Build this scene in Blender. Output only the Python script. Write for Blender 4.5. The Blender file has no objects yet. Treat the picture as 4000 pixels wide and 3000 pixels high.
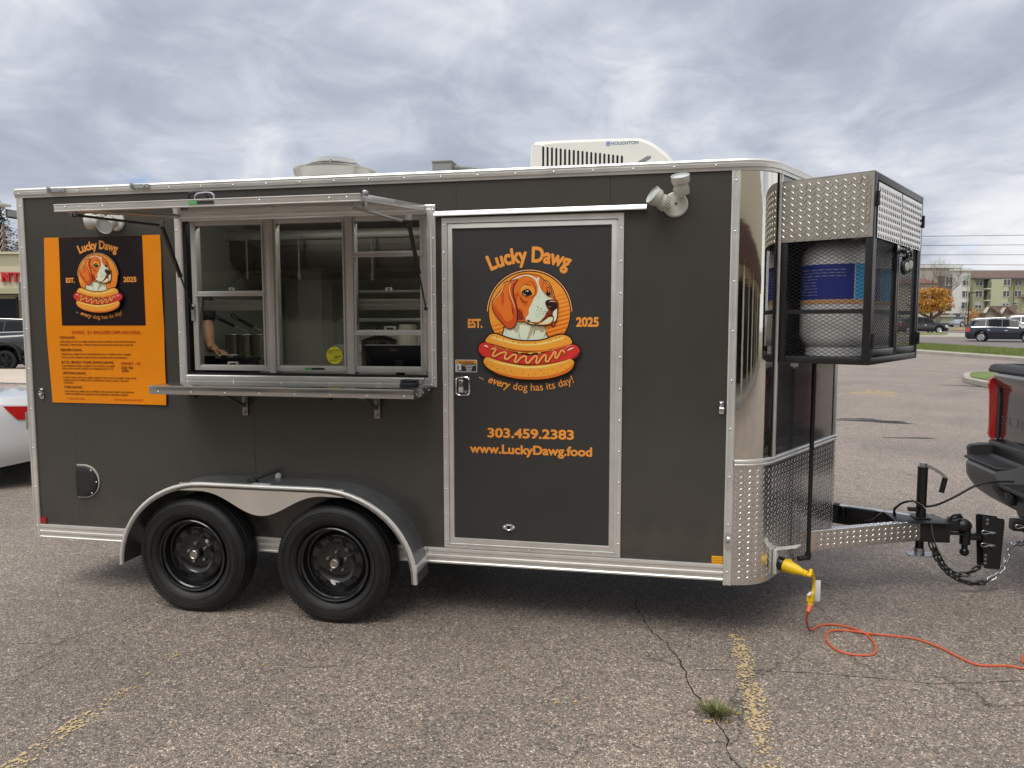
import bpy, bmesh, math, random
from math import sin, cos, pi, radians, sqrt, atan2
from mathutils import Vector, Matrix
from mathutils.geometry import tessellate_polygon
import numpy as np
random.seed(7); np.random.seed(7)
S = bpy.context.scene
COL = S.collection

# ------------------------------------------------------------------ camera
FPX = 2872.5                                   # focal length in pixels of the 4000 px wide photograph
CAM = Vector((0.415, -3.929, 1.691)); YAW, PITCH, ROLL = .193, .083, -.001
Fw = Vector((-sin(YAW)*cos(PITCH), cos(YAW)*cos(PITCH), -sin(PITCH)))
Rt0 = Vector((cos(YAW), sin(YAW), 0)); Up0 = Rt0.cross(Fw)
Rt = Rt0*cos(ROLL)+Up0*sin(ROLL); Up = Up0*cos(ROLL)-Rt0*sin(ROLL)
cd = bpy.data.cameras.new('camera'); co = bpy.data.objects.new('camera', cd); COL.objects.link(co)
cd.sensor_width = 36; cd.lens = FPX/4000*36; cd.clip_start = .05; cd.clip_end = 3000
m = Matrix((Rt, Up, -Fw)).transposed().to_4x4(); m.translation = CAM; co.matrix_world = m
S.camera = co

# ------------------------------------------------------------------ light
SKYOFF = (3.1, 1.9)
SUN_EL, SUN_AZ = radians(60), radians(205)     # sun behind thin cloud, high over the camera's shoulder
SUN_D = Vector((sin(SUN_AZ)*cos(SUN_EL), cos(SUN_AZ)*cos(SUN_EL), sin(SUN_EL)))
W = bpy.data.worlds.new('World'); S.world = W; W.use_nodes = True
nt = W.node_tree; N = nt.nodes; Lk = nt.links; N.clear()
def wn(t, **k):
    n = N.new(t)
    for a, b in k.items(): setattr(n, a, b)
    return n
out = wn('ShaderNodeOutputWorld'); bg = wn('ShaderNodeBackground'); Lk.new(bg.outputs[0], out.inputs[0])
bg.inputs[1].default_value = .1
sky = wn('ShaderNodeTexSky', sky_type='NISHITA'); sky.sun_disc = False
sky.sun_elevation = SUN_EL; sky.sun_rotation = SUN_AZ; sky.altitude = 1600
tc = wn('ShaderNodeTexCoord'); sx = wn('ShaderNodeSeparateXYZ'); Lk.new(tc.outputs['Generated'], sx.inputs[0])
def wm(op, a, b=None, c=None):
    n = wn('ShaderNodeMath', operation=op)
    for i, v in enumerate((a, b, c)):
        if v is None: continue
        if isinstance(v, (int, float)): n.inputs[i].default_value = v
        else: Lk.new(v, n.inputs[i])
    return n.outputs[0]
zc = wm('ADD', wm('MAXIMUM', sx.outputs['Z'], 0), .26)
px = wm('DIVIDE', sx.outputs['X'], zc); py = wm('DIVIDE', sx.outputs['Y'], zc)
cx = wn('ShaderNodeCombineXYZ'); Lk.new(px, cx.inputs[0]); Lk.new(py, cx.inputs[1]); cx.inputs[2].default_value = 4.3
def wnoise(scale, det, rough, dist, off, st=(1, 1, 1)):
    mp = wn('ShaderNodeMapping'); mp.inputs['Location'].default_value = off; mp.inputs['Scale'].default_value = st
    mp.inputs['Rotation'].default_value = (0, 0, .25)
    Lk.new(cx.outputs[0], mp.inputs[0])
    n = wn('ShaderNodeTexNoise'); Lk.new(mp.outputs[0], n.inputs[0])
    n.inputs['Scale'].default_value = scale; n.inputs['Detail'].default_value = det
    n.inputs['Roughness'].default_value = rough; n.inputs['Distortion'].default_value = dist
    return n.outputs[0]
def wramp(v, pts):
    r = wn('ShaderNodeValToRGB'); Lk.new(v, r.inputs[0]); e = r.color_ramp.elements
    e[0].position, e[0].color = pts[0][0], (*pts[0][1], 1); e[1].position, e[1].color = pts[-1][0], (*pts[-1][1], 1)
    for p, c in pts[1:-1]: q = e.new(p); q.color = (*c, 1)
    return r.outputs[0]
OFX, OFY = SKYOFF
n2 = wnoise(.34, 2, .5, .3, (5.2+OFX, 1.3+OFY, 0), (.8, .8, 1))            # broad banks
n1 = wnoise(1.0, 8, .52, .45, (2.1+OFX, .6+OFY, 0), (.9, .85, 1))           # billows
n3 = wnoise(4.5, 10, .58, .6, (.2, 7, 0), (.9, .9, 1))                     # torn edges
mixv = wm('ADD', wm('ADD', wm('MULTIPLY', n1, .40), wm('MULTIPLY', n2, .46)), wm('MULTIPLY', n3, .14))
cloud = wramp(mixv, [(.375, (2.45, 2.72, 3.3)), (.42, (3.15, 3.42, 4.05)), (.45, (4.1, 4.35, 4.9)), (.475, (5.1, 5.25, 5.6)), (.50, (5.9, 5.95, 6.1)), (.54, (6.5, 6.5, 6.45))])
gap = wramp(wnoise(1.1, 7, .6, .5, (9.4+OFX, 3.1+OFY, 0)), [(.62, (0, 0, 0)), (.69, (1, 1, 1))])
skyb = wn('ShaderNodeMix', data_type='RGBA', blend_type='MULTIPLY'); skyb.inputs[0].default_value = 1
Lk.new(sky.outputs[0], skyb.inputs[6]); skyb.inputs[7].default_value = (.8, .85, 1.0, 1)
mx = wn('ShaderNodeMix', data_type='RGBA'); gp = wm('MULTIPLY', gap, .75); Lk.new(gp, mx.inputs[0])
Lk.new(cloud, mx.inputs[6]); Lk.new(skyb.outputs[2], mx.inputs[7])
Lk.new(mx.outputs[2], bg.inputs[0])
sd = bpy.data.lights.new('sun', 'SUN'); so = bpy.data.objects.new('sun', sd); COL.objects.link(so)
sd.energy = 1.6; sd.angle = radians(40); sd.color = (1, .97, .91)
so.rotation_euler = SUN_D.to_track_quat('Z', 'Y').to_euler(); so.location = (0, 0, 30)
vs = S.view_settings; vs.view_transform = 'Standard'; vs.look = 'None'; vs.gamma = 1; vs.exposure = .60; vs.use_curve_mapping = False
S.cycles.max_bounces = 7; S.cycles.transparent_max_bounces = 12; S.cycles.glossy_bounces = 4; S.cycles.diffuse_bounces = 4
S.cycles.caustics_reflective = False; S.cycles.caustics_refractive = False

# ------------------------------------------------------------------ measuring helpers: image point -> point on a real plane
def ray(u, v): return Fw+Rt*((u-2000)/FPX)-Up*((v-1500)/FPX)
def at(u, v, Y=0.): d = ray(u, v); return CAM+d*((Y-CAM.y)/d.y)
def gz(u, v, z=0.): d = ray(u, v); return CAM+d*((z-CAM.z)/d.z)
def pl(u, v, P, n): d = ray(u, v); return CAM+d*((P-CAM).dot(n)/d.dot(n))
def G(y): return .014*max(0, min(y, 260)-28)           # the land rises gently beyond the lot
def gr(u, v):                                          # point on the rising ground
    p = gz(u, v, 0) if ray(u, v).z < -.002 else None
    if p is not None and 0 < p.y <= 28 or p is not None and p.y < 0: return p
    p = pl(u, v, Vector((0, 28, 0)), Vector((0, -.014, 1)))
    return p
def crop(x0, y0, x1, y1, w): s = (x1-x0)/w; return lambda a, b: (x0+a*s, y0+b*s)
O = crop(0, 0, 4000, 3000, 2212); C1 = crop(0, 700, 800, 1700, 1327); C2 = crop(600, 700, 1800, 1700, 1991)
C3 = crop(1700, 750, 2500, 1850, 1207); C4 = crop(2400, 550, 3700, 1500, 2212); C5 = crop(0, 1600, 1000, 2500, 1843)
C6 = crop(900, 1700, 1900, 2500, 2074); C7 = crop(2700, 1600, 4000, 2700, 1961); C8 = crop(3400, 850, 4000, 2300, 686)
D1 = crop(2750, 600, 3650, 1500, 1659); D2 = crop(2800, 1500, 3400, 2350, 1171); D3 = crop(0, 550, 500, 1050, 1659)
D4 = crop(1100, 480, 2700, 900, 2212); D6 = crop(3550, 800, 4000, 1500, 1066); D7 = crop(1600, 1850, 2900, 2400, 2212)
E1 = crop(1860, 1020, 2300, 1350, 2212); E3 = crop(1780, 1360, 1900, 1560, 995); E5 = crop(180, 1260, 640, 1590, 2212)
E6 = crop(700, 1200, 1100, 1480, 2212); T7 = crop(3700, 1350, 4000, 2250, 553); H7 = crop(3440, 900, 3620, 1100, 1493)
B1 = crop(2000, 2300, 4000, 3000, 2212); B0 = crop(0, 2400, 2000, 3000, 2212); LL = crop(0, 750, 120, 1450, 284)

# ------------------------------------------------------------------ materials
MATS = {}
def hexc(h):
    h = h.lstrip('#'); c = [int(h[i:i+2], 16)/255 for i in (0, 2, 4)]
    return tuple(x/12.92 if x <= .04045 else ((x+.055)/1.055)**2.4 for x in c)
def mat(name, col=(.5, .5, .5), rough=.5, metal=0, coat=0, var=0, vscale=8, bump=0, bscale=200, spec=.5, emit=None, rvar=0, stretch=None, dirt=0):
    if name in MATS: return MATS[name]
    if isinstance(col, str): col = hexc(col)
    M = bpy.data.materials.new(name); M.use_nodes = True; t = M.node_tree; b = t.nodes['Principled BSDF']
    b.inputs['Base Color'].default_value = (*col, 1); b.inputs['Roughness'].default_value = rough; b.inputs['Metallic'].default_value = metal
    b.inputs['Coat Weight'].default_value = coat; b.inputs['Coat Roughness'].default_value = .12 if coat == .45 else .05; b.inputs['Specular IOR Level'].default_value = spec
    if emit: b.inputs['Emission Color'].default_value = (*emit[0], 1); b.inputs['Emission Strength'].default_value = emit[1]
    if var or bump or rvar:
        g = t.nodes.new('ShaderNodeNewGeometry'); mp = t.nodes.new('ShaderNodeMapping'); t.links.new(g.outputs['Position'], mp.inputs[0])
        if stretch: mp.inputs['Scale'].default_value = stretch
        def noise(sc, det=5, ro=.6):
            n = t.nodes.new('ShaderNodeTexNoise'); n.inputs['Scale'].default_value = sc; n.inputs['Detail'].default_value = det; n.inputs['Roughness'].default_value = ro
            t.links.new(mp.outputs[0], n.inputs[0]); return n.outputs[0]
        if var:
            n = noise(vscale); mr = t.nodes.new('ShaderNodeMapRange'); t.links.new(n, mr.inputs[0])
            mr.inputs['From Min'].default_value = .3; mr.inputs['From Max'].default_value = .7
            mr.inputs['To Min'].default_value = 1-var; mr.inputs['To Max'].default_value = 1+var
            x = t.nodes.new('ShaderNodeVectorMath'); x.operation = 'SCALE'; x.inputs[0].default_value = col; t.links.new(mr.outputs[0], x.inputs['Scale'])
            t.links.new(x.outputs[0], b.inputs['Base Color'])
        if rvar:
            n = noise(vscale*2.3); mr = t.nodes.new('ShaderNodeMapRange'); t.links.new(n, mr.inputs[0])
            mr.inputs['To Min'].default_value = max(.02, rough-rvar); mr.inputs['To Max'].default_value = rough+rvar; t.links.new(mr.outputs[0], b.inputs['Roughness'])
        if bump:
            n = noise(bscale); bp = t.nodes.new('ShaderNodeBump'); bp.inputs['Strength'].default_value = 1; bp.inputs['Distance'].default_value = bump
            t.links.new(n, bp.inputs['Height']); t.links.new(bp.outputs[0], b.inputs['Normal'])
    MATS[name] = M; return M
ALU = mat('mill_aluminium', (.76, .75, .72), .34, .62, var=.1, vscale=5, rvar=.09)
ALUW = mat('window_aluminium', (.56, .55, .52), .45, .5, var=.06, vscale=6, rvar=.06)
POL = mat('polished_stainless', (.74, .72, .67), .05, 1, bump=.0008, bscale=2.6)
TREAD = mat('tread_plate', (.70, .69, .67), .2, .95, var=.08, vscale=9, rvar=.08)
TREADD = mat('weathered_tread_plate', (.50, .48, .43), .36, .95, var=.12, vscale=7, rvar=.08)
CHAR = mat('charcoal_paint', (.050, .047, .041), .34, 0, coat=.45, var=.1, vscale=1.3, bump=.0015, bscale=2.2, spec=.45)
RUB = mat('tyre_rubber', (.010, .010, .0105), .6, bump=.001, bscale=160, var=.45, vscale=11)
def dusty(M, zc, h, col=(.17, .15, .125), amt=.45):     # road film and splashes thrown up on the lower body
    t = M.node_tree; b = t.nodes['Principled BSDF']; L = t.links; g = t.nodes.new('ShaderNodeNewGeometry'); s_ = t.nodes.new('ShaderNodeSeparateXYZ'); L.new(g.outputs['Position'], s_.inputs[0])
    n = t.nodes.new('ShaderNodeTexNoise'); n.inputs['Scale'].default_value = 5; n.inputs['Detail'].default_value = 9; n.inputs['Roughness'].default_value = .75; L.new(g.outputs['Position'], n.inputs['Vector'])
    mr = t.nodes.new('ShaderNodeMapRange'); L.new(s_.outputs['Z'], mr.inputs[0]); mr.inputs['From Min'].default_value = zc; mr.inputs['From Max'].default_value = zc+h; mr.inputs['To Min'].default_value = amt; mr.inputs['To Max'].default_value = .03
    r = t.nodes.new('ShaderNodeMapRange'); L.new(n.outputs[0], r.inputs[0]); r.inputs['From Min'].default_value = .42; r.inputs['From Max'].default_value = .72
    m_ = t.nodes.new('ShaderNodeMath'); m_.operation = 'MULTIPLY'; L.new(mr.outputs[0], m_.inputs[0]); L.new(r.outputs[0], m_.inputs[1])
    x = t.nodes.new('ShaderNodeMix'); x.data_type = 'RGBA'; L.new(m_.outputs[0], x.inputs[0]); src = b.inputs['Base Color'].links; 
    if src: L.new(src[0].from_socket, x.inputs[6])
    else: x.inputs[6].default_value = b.inputs['Base Color'].default_value
    x.inputs[7].default_value = (*col, 1); L.new(x.outputs[2], b.inputs['Base Color'])
dusty(CHAR, .35, .55, amt=.30); dusty(RUB, .02, .30, (.07, .065, .06), .25)
DOORP = mat('door_paint', (.040, .039, .038), .4, 0, var=.08, vscale=2, bump=.0006, bscale=2.5, spec=.4)
BLK = mat('black_powder_coat', (.012, .012, .013), .38, var=.2, vscale=30)
BLKG = mat('gloss_black', (.01, .01, .012), .12)
PLA = mat('black_plastic', (.018, .019, .02), .5, bump=.0004, bscale=700)
CHR = mat('chrome', (.75, .76, .78), .08, 1)
GALV = mat('galvanised_steel', (.5, .52, .54), .35, .9, var=.15, vscale=30)
WHP = mat('white_plastic', (.62, .62, .56), .38)
LENS = mat('frosted_lens', (.55, .6, .62), .2)
STEELI = mat('kitchen_stainless', (.56, .57, .52), .42, .45, var=.12, vscale=3, rvar=.1)
DARK = mat('dark_interior', (.012, .012, .012), .6)
RED = mat('red_reflector', (.32, .01, .012), .25, coat=.5)
AMB = mat('amber_reflector', (.75, .36, .01), .25, coat=.5)
YEL = mat('yellow_plastic', (.78, .50, .01), .4)
ORC = mat('orange_cord', (.58, .12, .055), .5)
ORA = mat('sign_orange', hexc('#F09A3C'), .5)
def glass(name, tint=(.8, .84, .82), ior=1.5, tr=.9, rough=.01):
    M = bpy.data.materials.new(name); M.use_nodes = True; t = M.node_tree; t.nodes.clear()
    o = t.nodes.new('ShaderNodeOutputMaterial'); mxs = t.nodes.new('ShaderNodeMixShader'); fr = t.nodes.new('ShaderNodeFresnel'); fr.inputs[0].default_value = ior
    a = t.nodes.new('ShaderNodeBsdfTransparent'); a.inputs[0].default_value = (*[x*tr for x in tint], 1)
    b = t.nodes.new('ShaderNodeBsdfGlossy'); b.inputs['Roughness'].default_value = rough; b.inputs[0].default_value = (1, 1, 1, 1)
    t.links.new(fr.outputs[0], mxs.inputs[0]); t.links.new(a.outputs[0], mxs.inputs[1]); t.links.new(b.outputs[0], mxs.inputs[2]); t.links.new(mxs.outputs[0], o.inputs[0])
    MATS[name] = M; return M
GLS = glass('window_glass', (.80, .82, .78), 1.55, .92)
CGL = mat('car_glass', (.008, .009, .010), .03, spec=.25)

# ------------------------------------------------------------------ mesh builder
WM = {}                                         # world matrix of every object made here
class MB:
    def __init__(s): s.v = []; s.f = []; s.mi = []; s.cur = 0
    def add(s, vs, fs):
        o = len(s.v); s.v.extend([tuple(p) for p in vs]); s.f.extend([tuple(i+o for i in f) for f in fs]); s.mi.extend([s.cur]*len(fs)); return s
    def box(s, x0, x1, y0, y1, z0, z1, M=None):
        x0, x1 = sorted((x0, x1)); y0, y1 = sorted((y0, y1)); z0, z1 = sorted((z0, z1))
        vs = [Vector(p) for p in ((x0, y0, z0), (x1, y0, z0), (x1, y1, z0), (x0, y1, z0), (x0, y0, z1), (x1, y0, z1), (x1, y1, z1), (x0, y1, z1))]
        if M: vs = [M@p for p in vs]
        return s.add(vs, [(0, 3, 2, 1), (4, 5, 6, 7), (0, 1, 5, 4), (1, 2, 6, 5), (2, 3, 7, 6), (3, 0, 4, 7)])
    def rbox(s, x0, x1, y0, y1, z0, z1, r=.004, M=None):           # box with chamfered edges
        x0, x1 = sorted((x0, x1)); y0, y1 = sorted((y0, y1)); z0, z1 = sorted((z0, z1)); r = min(r, (x1-x0)/2.1, (y1-y0)/2.1, (z1-z0)/2.1)
        bm = bmesh.new(); bmesh.ops.create_cube(bm, size=1)
        for v in bm.verts: v.co = Vector(((x0+x1)/2+v.co.x*(x1-x0), (y0+y1)/2+v.co.y*(y1-y0), (z0+z1)/2+v.co.z*(z1-z0)))
        bmesh.ops.bevel(bm, geom=bm.edges[:], offset=r, segments=2, affect='EDGES', profile=.5)
        bm.verts.index_update(); vs = [v.co.copy() for v in bm.verts]; fs = [tuple(v.index for v in f.verts) for f in bm.faces]; bm.free()
        if M: vs = [M@p for p in vs]
        return s.add(vs, fs)
    def bar(s, a, b, w, h, up=(0, 0, 1)):                         # rectangular bar from a to b
        a = Vector(a); b = Vector(b); d = (b-a).normalized(); u = Vector(up); sd_ = d.cross(u)
        if sd_.length < 1e-4: sd_ = d.cross(Vector((1, 0, 0)))
        sd_.normalize(); u = sd_.cross(d)
        vs = [p+sd_*(i*w/2)+u*(j*h/2) for p in (a, b) for i, j in ((-1, -1), (1, -1), (1, 1), (-1, 1))]
        return s.add(vs, [(0, 1, 2, 3), (7, 6, 5, 4), (0, 4, 5, 1), (1, 5, 6, 2), (2, 6, 7, 3), (3, 7, 4, 0)])
    def cyl(s, a, b, r0, r1=None, n=16, cap=True):
        a = Vector(a); b = Vector(b); r1 = r0 if r1 is None else r1; d = (b-a).normalized()
        x = d.orthogonal().normalized(); y = d.cross(x)
        vs = [p+(x*cos(2*pi*i/n)+y*sin(2*pi*i/n))*r for p, r in ((a, r0), (b, r1)) for i in range(n)]
        fs = [(i, (i+1) % n, n+(i+1) % n, n+i) for i in range(n)]
        if cap: fs += [tuple(range(n))[::-1], tuple(range(n, 2*n))]
        return s.add(vs, fs)
    def tube(s, pts, r, n=8, cap=True):
        pts = [Vector(p) for p in pts]; k = len(pts); rr = r if isinstance(r, (list, tuple)) else [r]*k
        x = None; vs = []
        for i, p in enumerate(pts):
            d = (pts[min(i+1, k-1)]-pts[max(i-1, 0)]).normalized()
            x = d.orthogonal().normalized() if x is None else (x-d*x.dot(d)).normalized()
            y = d.cross(x); vs += [p+(x*cos(2*pi*j/n)+y*sin(2*pi*j/n))*rr[i] for j in range(n)]
        fs = [(i*n+j, i*n+(j+1) % n, (i+1)*n+(j+1) % n, (i+1)*n+j) for i in range(k-1) for j in range(n)]
        if cap: fs += [tuple(range(n))[::-1], tuple(range((k-1)*n, k*n))]
        return s.add(vs, fs)
    def lathe(s, prof, M, n=32, a0=0, a1=2*pi):                    # profile (r, h) turned about M's z axis
        full = abs(a1-a0-2*pi) < 1e-6; m_ = n if full else n+1
        vs = [M@Vector((r*cos(a0+(a1-a0)*j/n), r*sin(a0+(a1-a0)*j/n), h)) for r, h in prof for j in range(m_)]
        fs = [(i*m_+j, i*m_+(j+1) % m_, (i+1)*m_+(j+1) % m_, (i+1)*m_+j) for i in range(len(prof)-1) for j in range(n)]
        return s.add(vs, fs)
    def prism(s, poly, fr, d):                                     # poly (a,b) in plane fr(a,b,depth), extruded 0..d
        k = len(poly); vs = [fr(a, b, 0) for a, b in poly]+[fr(a, b, d) for a, b in poly]
        tr = tessellate_polygon([[Vector((a, b, 0)) for a, b in poly]])
        fs = [tuple(t) for t in tr]+[tuple(i+k for i in t[::-1]) for t in tr]+[(i, (i+1) % k, k+(i+1) % k, k+i) for i in range(k)]
        return s.add(vs, fs)
    def flat(s, poly, fr):
        tr = tessellate_polygon([[Vector((a, b, 0)) for a, b in poly]]); return s.add([fr(a, b) for a, b in poly], [tuple(t) for t in tr])
    def grid(s, rows, wrap=False):
        n = len(rows[0]); vs = [p for r in rows for p in r]; k = n if wrap else n-1
        return s.add(vs, [(i*n+j, i*n+(j+1) % n, (i+1)*n+(j+1) % n, (i+1)*n+j) for i in range(len(rows)-1) for j in range(k)])
    def ball(s, c, r, n=12, sc=(1, 1, 1), M=None):
        c = Vector(c); rows = []
        for i in range(n//2+1):
            t = pi*i/(n//2); rows.append([])
            for j in range(n):
                p = Vector((sin(t)*cos(2*pi*j/n)*sc[0], sin(t)*sin(2*pi*j/n)*sc[1], cos(t)*sc[2]))*r
                rows[-1].append(c+(M@p if M else p))
        return s.grid(rows, True)
    def build(s, name, mt, parent=None, world=True, smooth=35, kind=None, label=None, fix=True, bevel=0):
        me = bpy.data.meshes.new(name); vs = s.v
        if parent is not None and world:
            inv = WM[parent.name].inverted(); vs = [tuple(inv@Vector(p)) for p in vs]
        me.from_pydata(vs, [], s.f)
        for mm in (mt if isinstance(mt, (list, tuple)) else [mt]): me.materials.append(mm)
        if max(s.mi, default=0): me.polygons.foreach_set('material_index', s.mi)
        if fix:
            bm = bmesh.new(); bm.from_mesh(me); bmesh.ops.recalc_face_normals(bm, faces=bm.faces[:]); bm.to_mesh(me); bm.free()
        if smooth: me.shade_smooth(); me.set_sharp_from_angle(angle=radians(smooth))
        o = bpy.data.objects.new(name, me); COL.objects.link(o)
        if parent is not None: o.parent = parent
        WM[o.name] = WM[parent.name].copy() if parent is not None else Matrix()
        if kind: o['kind'] = kind
        if label: o['label'] = label
        if bevel: md = o.modifiers.new('bevel', 'BEVEL'); md.width = bevel; md.segments = 2; md.limit_method = 'ANGLE'
        return o
def tag(o, label=None, cat=None, group=None, kind=None):
    if label: o['label'] = label
    if cat: o['category'] = cat
    if group: o['group'] = group
    if kind: o['kind'] = kind
    return o
def thing(name, label, cat, loc=(0, 0, 0), rz=0, group=None):
    o = bpy.data.objects.new(name, None); COL.objects.link(o); o.location = loc; o.rotation_euler = (0, 0, rz); o.empty_display_size = .1
    WM[o.name] = Matrix.Translation(Vector(loc))@Matrix.Rotation(rz, 4, 'Z'); return tag(o, label, cat, group)
def piece(name, src, M, parent):                # shared-mesh copy, M in world
    o = bpy.data.objects.new(name, src); COL.objects.link(o); o.parent = parent
    o.matrix_basis = WM[parent.name].inverted()@M; WM[o.name] = M; return o
def copy_tree(o, loc, rz, label=None):
    def cp(x, par):
        c = x.copy(); COL.objects.link(c)
        if par: c.parent = par
        for ch in [q for q in list(bpy.data.objects) if q.parent == x]: cp(ch, c)
        return c
    c = cp(o, None); c.location = loc; c.rotation_euler = (0, 0, rz)
    if label: c['label'] = label
    WM[c.name] = Matrix.Translation(Vector(loc))@Matrix.Rotation(rz, 4, 'Z'); return c
def frame(o, x, y, z=None):                     # matrix from origin and axes
    x = Vector(x).normalized(); y = Vector(y).normalized(); z = x.cross(y) if z is None else Vector(z).normalized()
    M = Matrix((x, y, z)).transposed().to_4x4(); M.translation = Vector(o); return M
def axis_frame(o, z): z = Vector(z).normalized(); x = z.orthogonal().normalized(); return frame(o, x, z.cross(x), z)
def smoothpath(pts, k=6, closed=False):         # Catmull-Rom through the points
    P = [Vector(p) for p in pts]; n = len(P); outp = []
    for i in range(n if closed else n-1):
        g = (lambda j: P[j % n]) if closed else (lambda j: P[max(0, min(n-1, j))])
        a, b, c, d = g(i-1), g(i), g(i+1), g(i+2)
        for t in range(k):
            t /= k; outp.append(.5*((2*b)+(c-a)*t+(2*a-5*b+4*c-d)*t*t+(3*b-a-3*c+d)*t**3))
    if not closed: outp.append(P[-1])
    return outp
_tx = {}
def text2d(s, off=0., shear=0., res=4):
    k = (s, off, shear)
    if k in _tx: return _tx[k]
    c = bpy.data.curves.new('text', 'FONT'); c.body = s; c.size = 1; c.offset = off; c.shear = shear; c.resolution_u = res
    o = bpy.data.objects.new('text', c); me = bpy.data.meshes.new_from_object(o)
    v = np.array([(p.co.x, p.co.y) for p in me.vertices]); f = [tuple(p.vertices) for p in me.polygons]
    bpy.data.objects.remove(o); bpy.data.curves.remove(c); bpy.data.meshes.remove(me); _tx[k] = (v, f); return v, f
CAP = .73                                       # cap height of the built-in font at size 1
def bold(off):                                  # heavier strokes: the outline laid down again round a small circle
    n = 16 if off > .025 else 8; return [(0, 0)]+([(off*cos(i*2*pi/n), off*sin(i*2*pi/n)) for i in range(n)] if off > 0 else [])
def put_text(mb, s, fr, x0, x1, zb, cap, off=0., shear=0.):     # text between x0 and x1, baseline zb, in plane fr(a,b)
    v, f = text2d(s, 0, shear); a0, a1 = v[:, 0].min()-off, v[:, 0].max()+off; k = (x1-x0)/(a1-a0)
    for i, (du, dv) in enumerate(bold(off)): mb.add([Vector(fr(x0+(a+du-a0)*k, zb+(b+dv)*cap/CAP))-Vector((0, i*.00002, 0)) for a, b in v], f)
def arc_text(mb, s, fr, cx_, cz_, R, ang, wid, cap, off=0., up=True, shear=0.):   # wid in metres along the arc, ang the middle
    v, f = text2d(s, 0, shear); a0, a1 = v[:, 0].min()-off, v[:, 0].max()+off; k = wid/(a1-a0)
    for i, (du, dv) in enumerate(bold(off)):
        vs = []
        for a, b in v:
            t = (a+du-(a0+a1)/2)*k; h = (b+dv)*cap/CAP
            if up: th = ang-t/R; r = R+h
            else: th = ang+t/R; r = R-h
            vs.append(Vector(fr(cx_+r*cos(th), cz_+r*sin(th)))-Vector((0, i*.00002, 0)))
        mb.add(vs, f)
_riv = MB().lathe([(0, .0028), (.003, .0024), (.0052, .0008), (.0055, 0)], Matrix(), 8)
rv = bpy.data.meshes.new('rivet'); rv.from_pydata(_riv.v, [], _riv.f); rv.materials.append(CHR); rv.shade_smooth()
def rivets(parent, a, b, n, nrm):
    a = Vector(a); b = Vector(b)
    for i in range(n):
        p = a+(b-a)*(i/(n-1) if n > 1 else .5); piece('rivet', rv, axis_frame(p, nrm), parent)
# ================================================================== GROUND
def stain(t, g, b, L):                            # dark oily drips and pale scuffs with their own irregular shapes
    c = b.inputs['Base Color'].links[0].from_socket
    for sc_, lo, hi, col, k in ((1.7, .66, .74, (.045, .043, .042), .55), (6.5, .70, .76, (.05, .047, .045), .6), (2.6, .68, .80, (.42, .38, .33), .28)):
        n = t.nodes.new('ShaderNodeTexNoise'); n.inputs['Scale'].default_value = sc_; n.inputs['Detail'].default_value = 7; n.inputs['Roughness'].default_value = .62; n.inputs['Distortion'].default_value = .8
        mp = t.nodes.new('ShaderNodeMapping'); mp.inputs['Location'].default_value = (sc_*3.1, k*9, 0); L.new(g.outputs['Position'], mp.inputs[0]); L.new(mp.outputs[0], n.inputs['Vector'])
        r = t.nodes.new('ShaderNodeMapRange'); L.new(n.outputs[0], r.inputs[0]); r.inputs['From Min'].default_value = lo; r.inputs['From Max'].default_value = hi; r.inputs['To Max'].default_value = k
        x = t.nodes.new('ShaderNodeMix'); x.data_type = 'RGBA'; L.new(r.outputs[0], x.inputs[0]); L.new(c, x.inputs[6]); x.inputs[7].default_value = (*col, 1); c = x.outputs[2]
    L.new(c, b.inputs['Base Color'])
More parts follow.
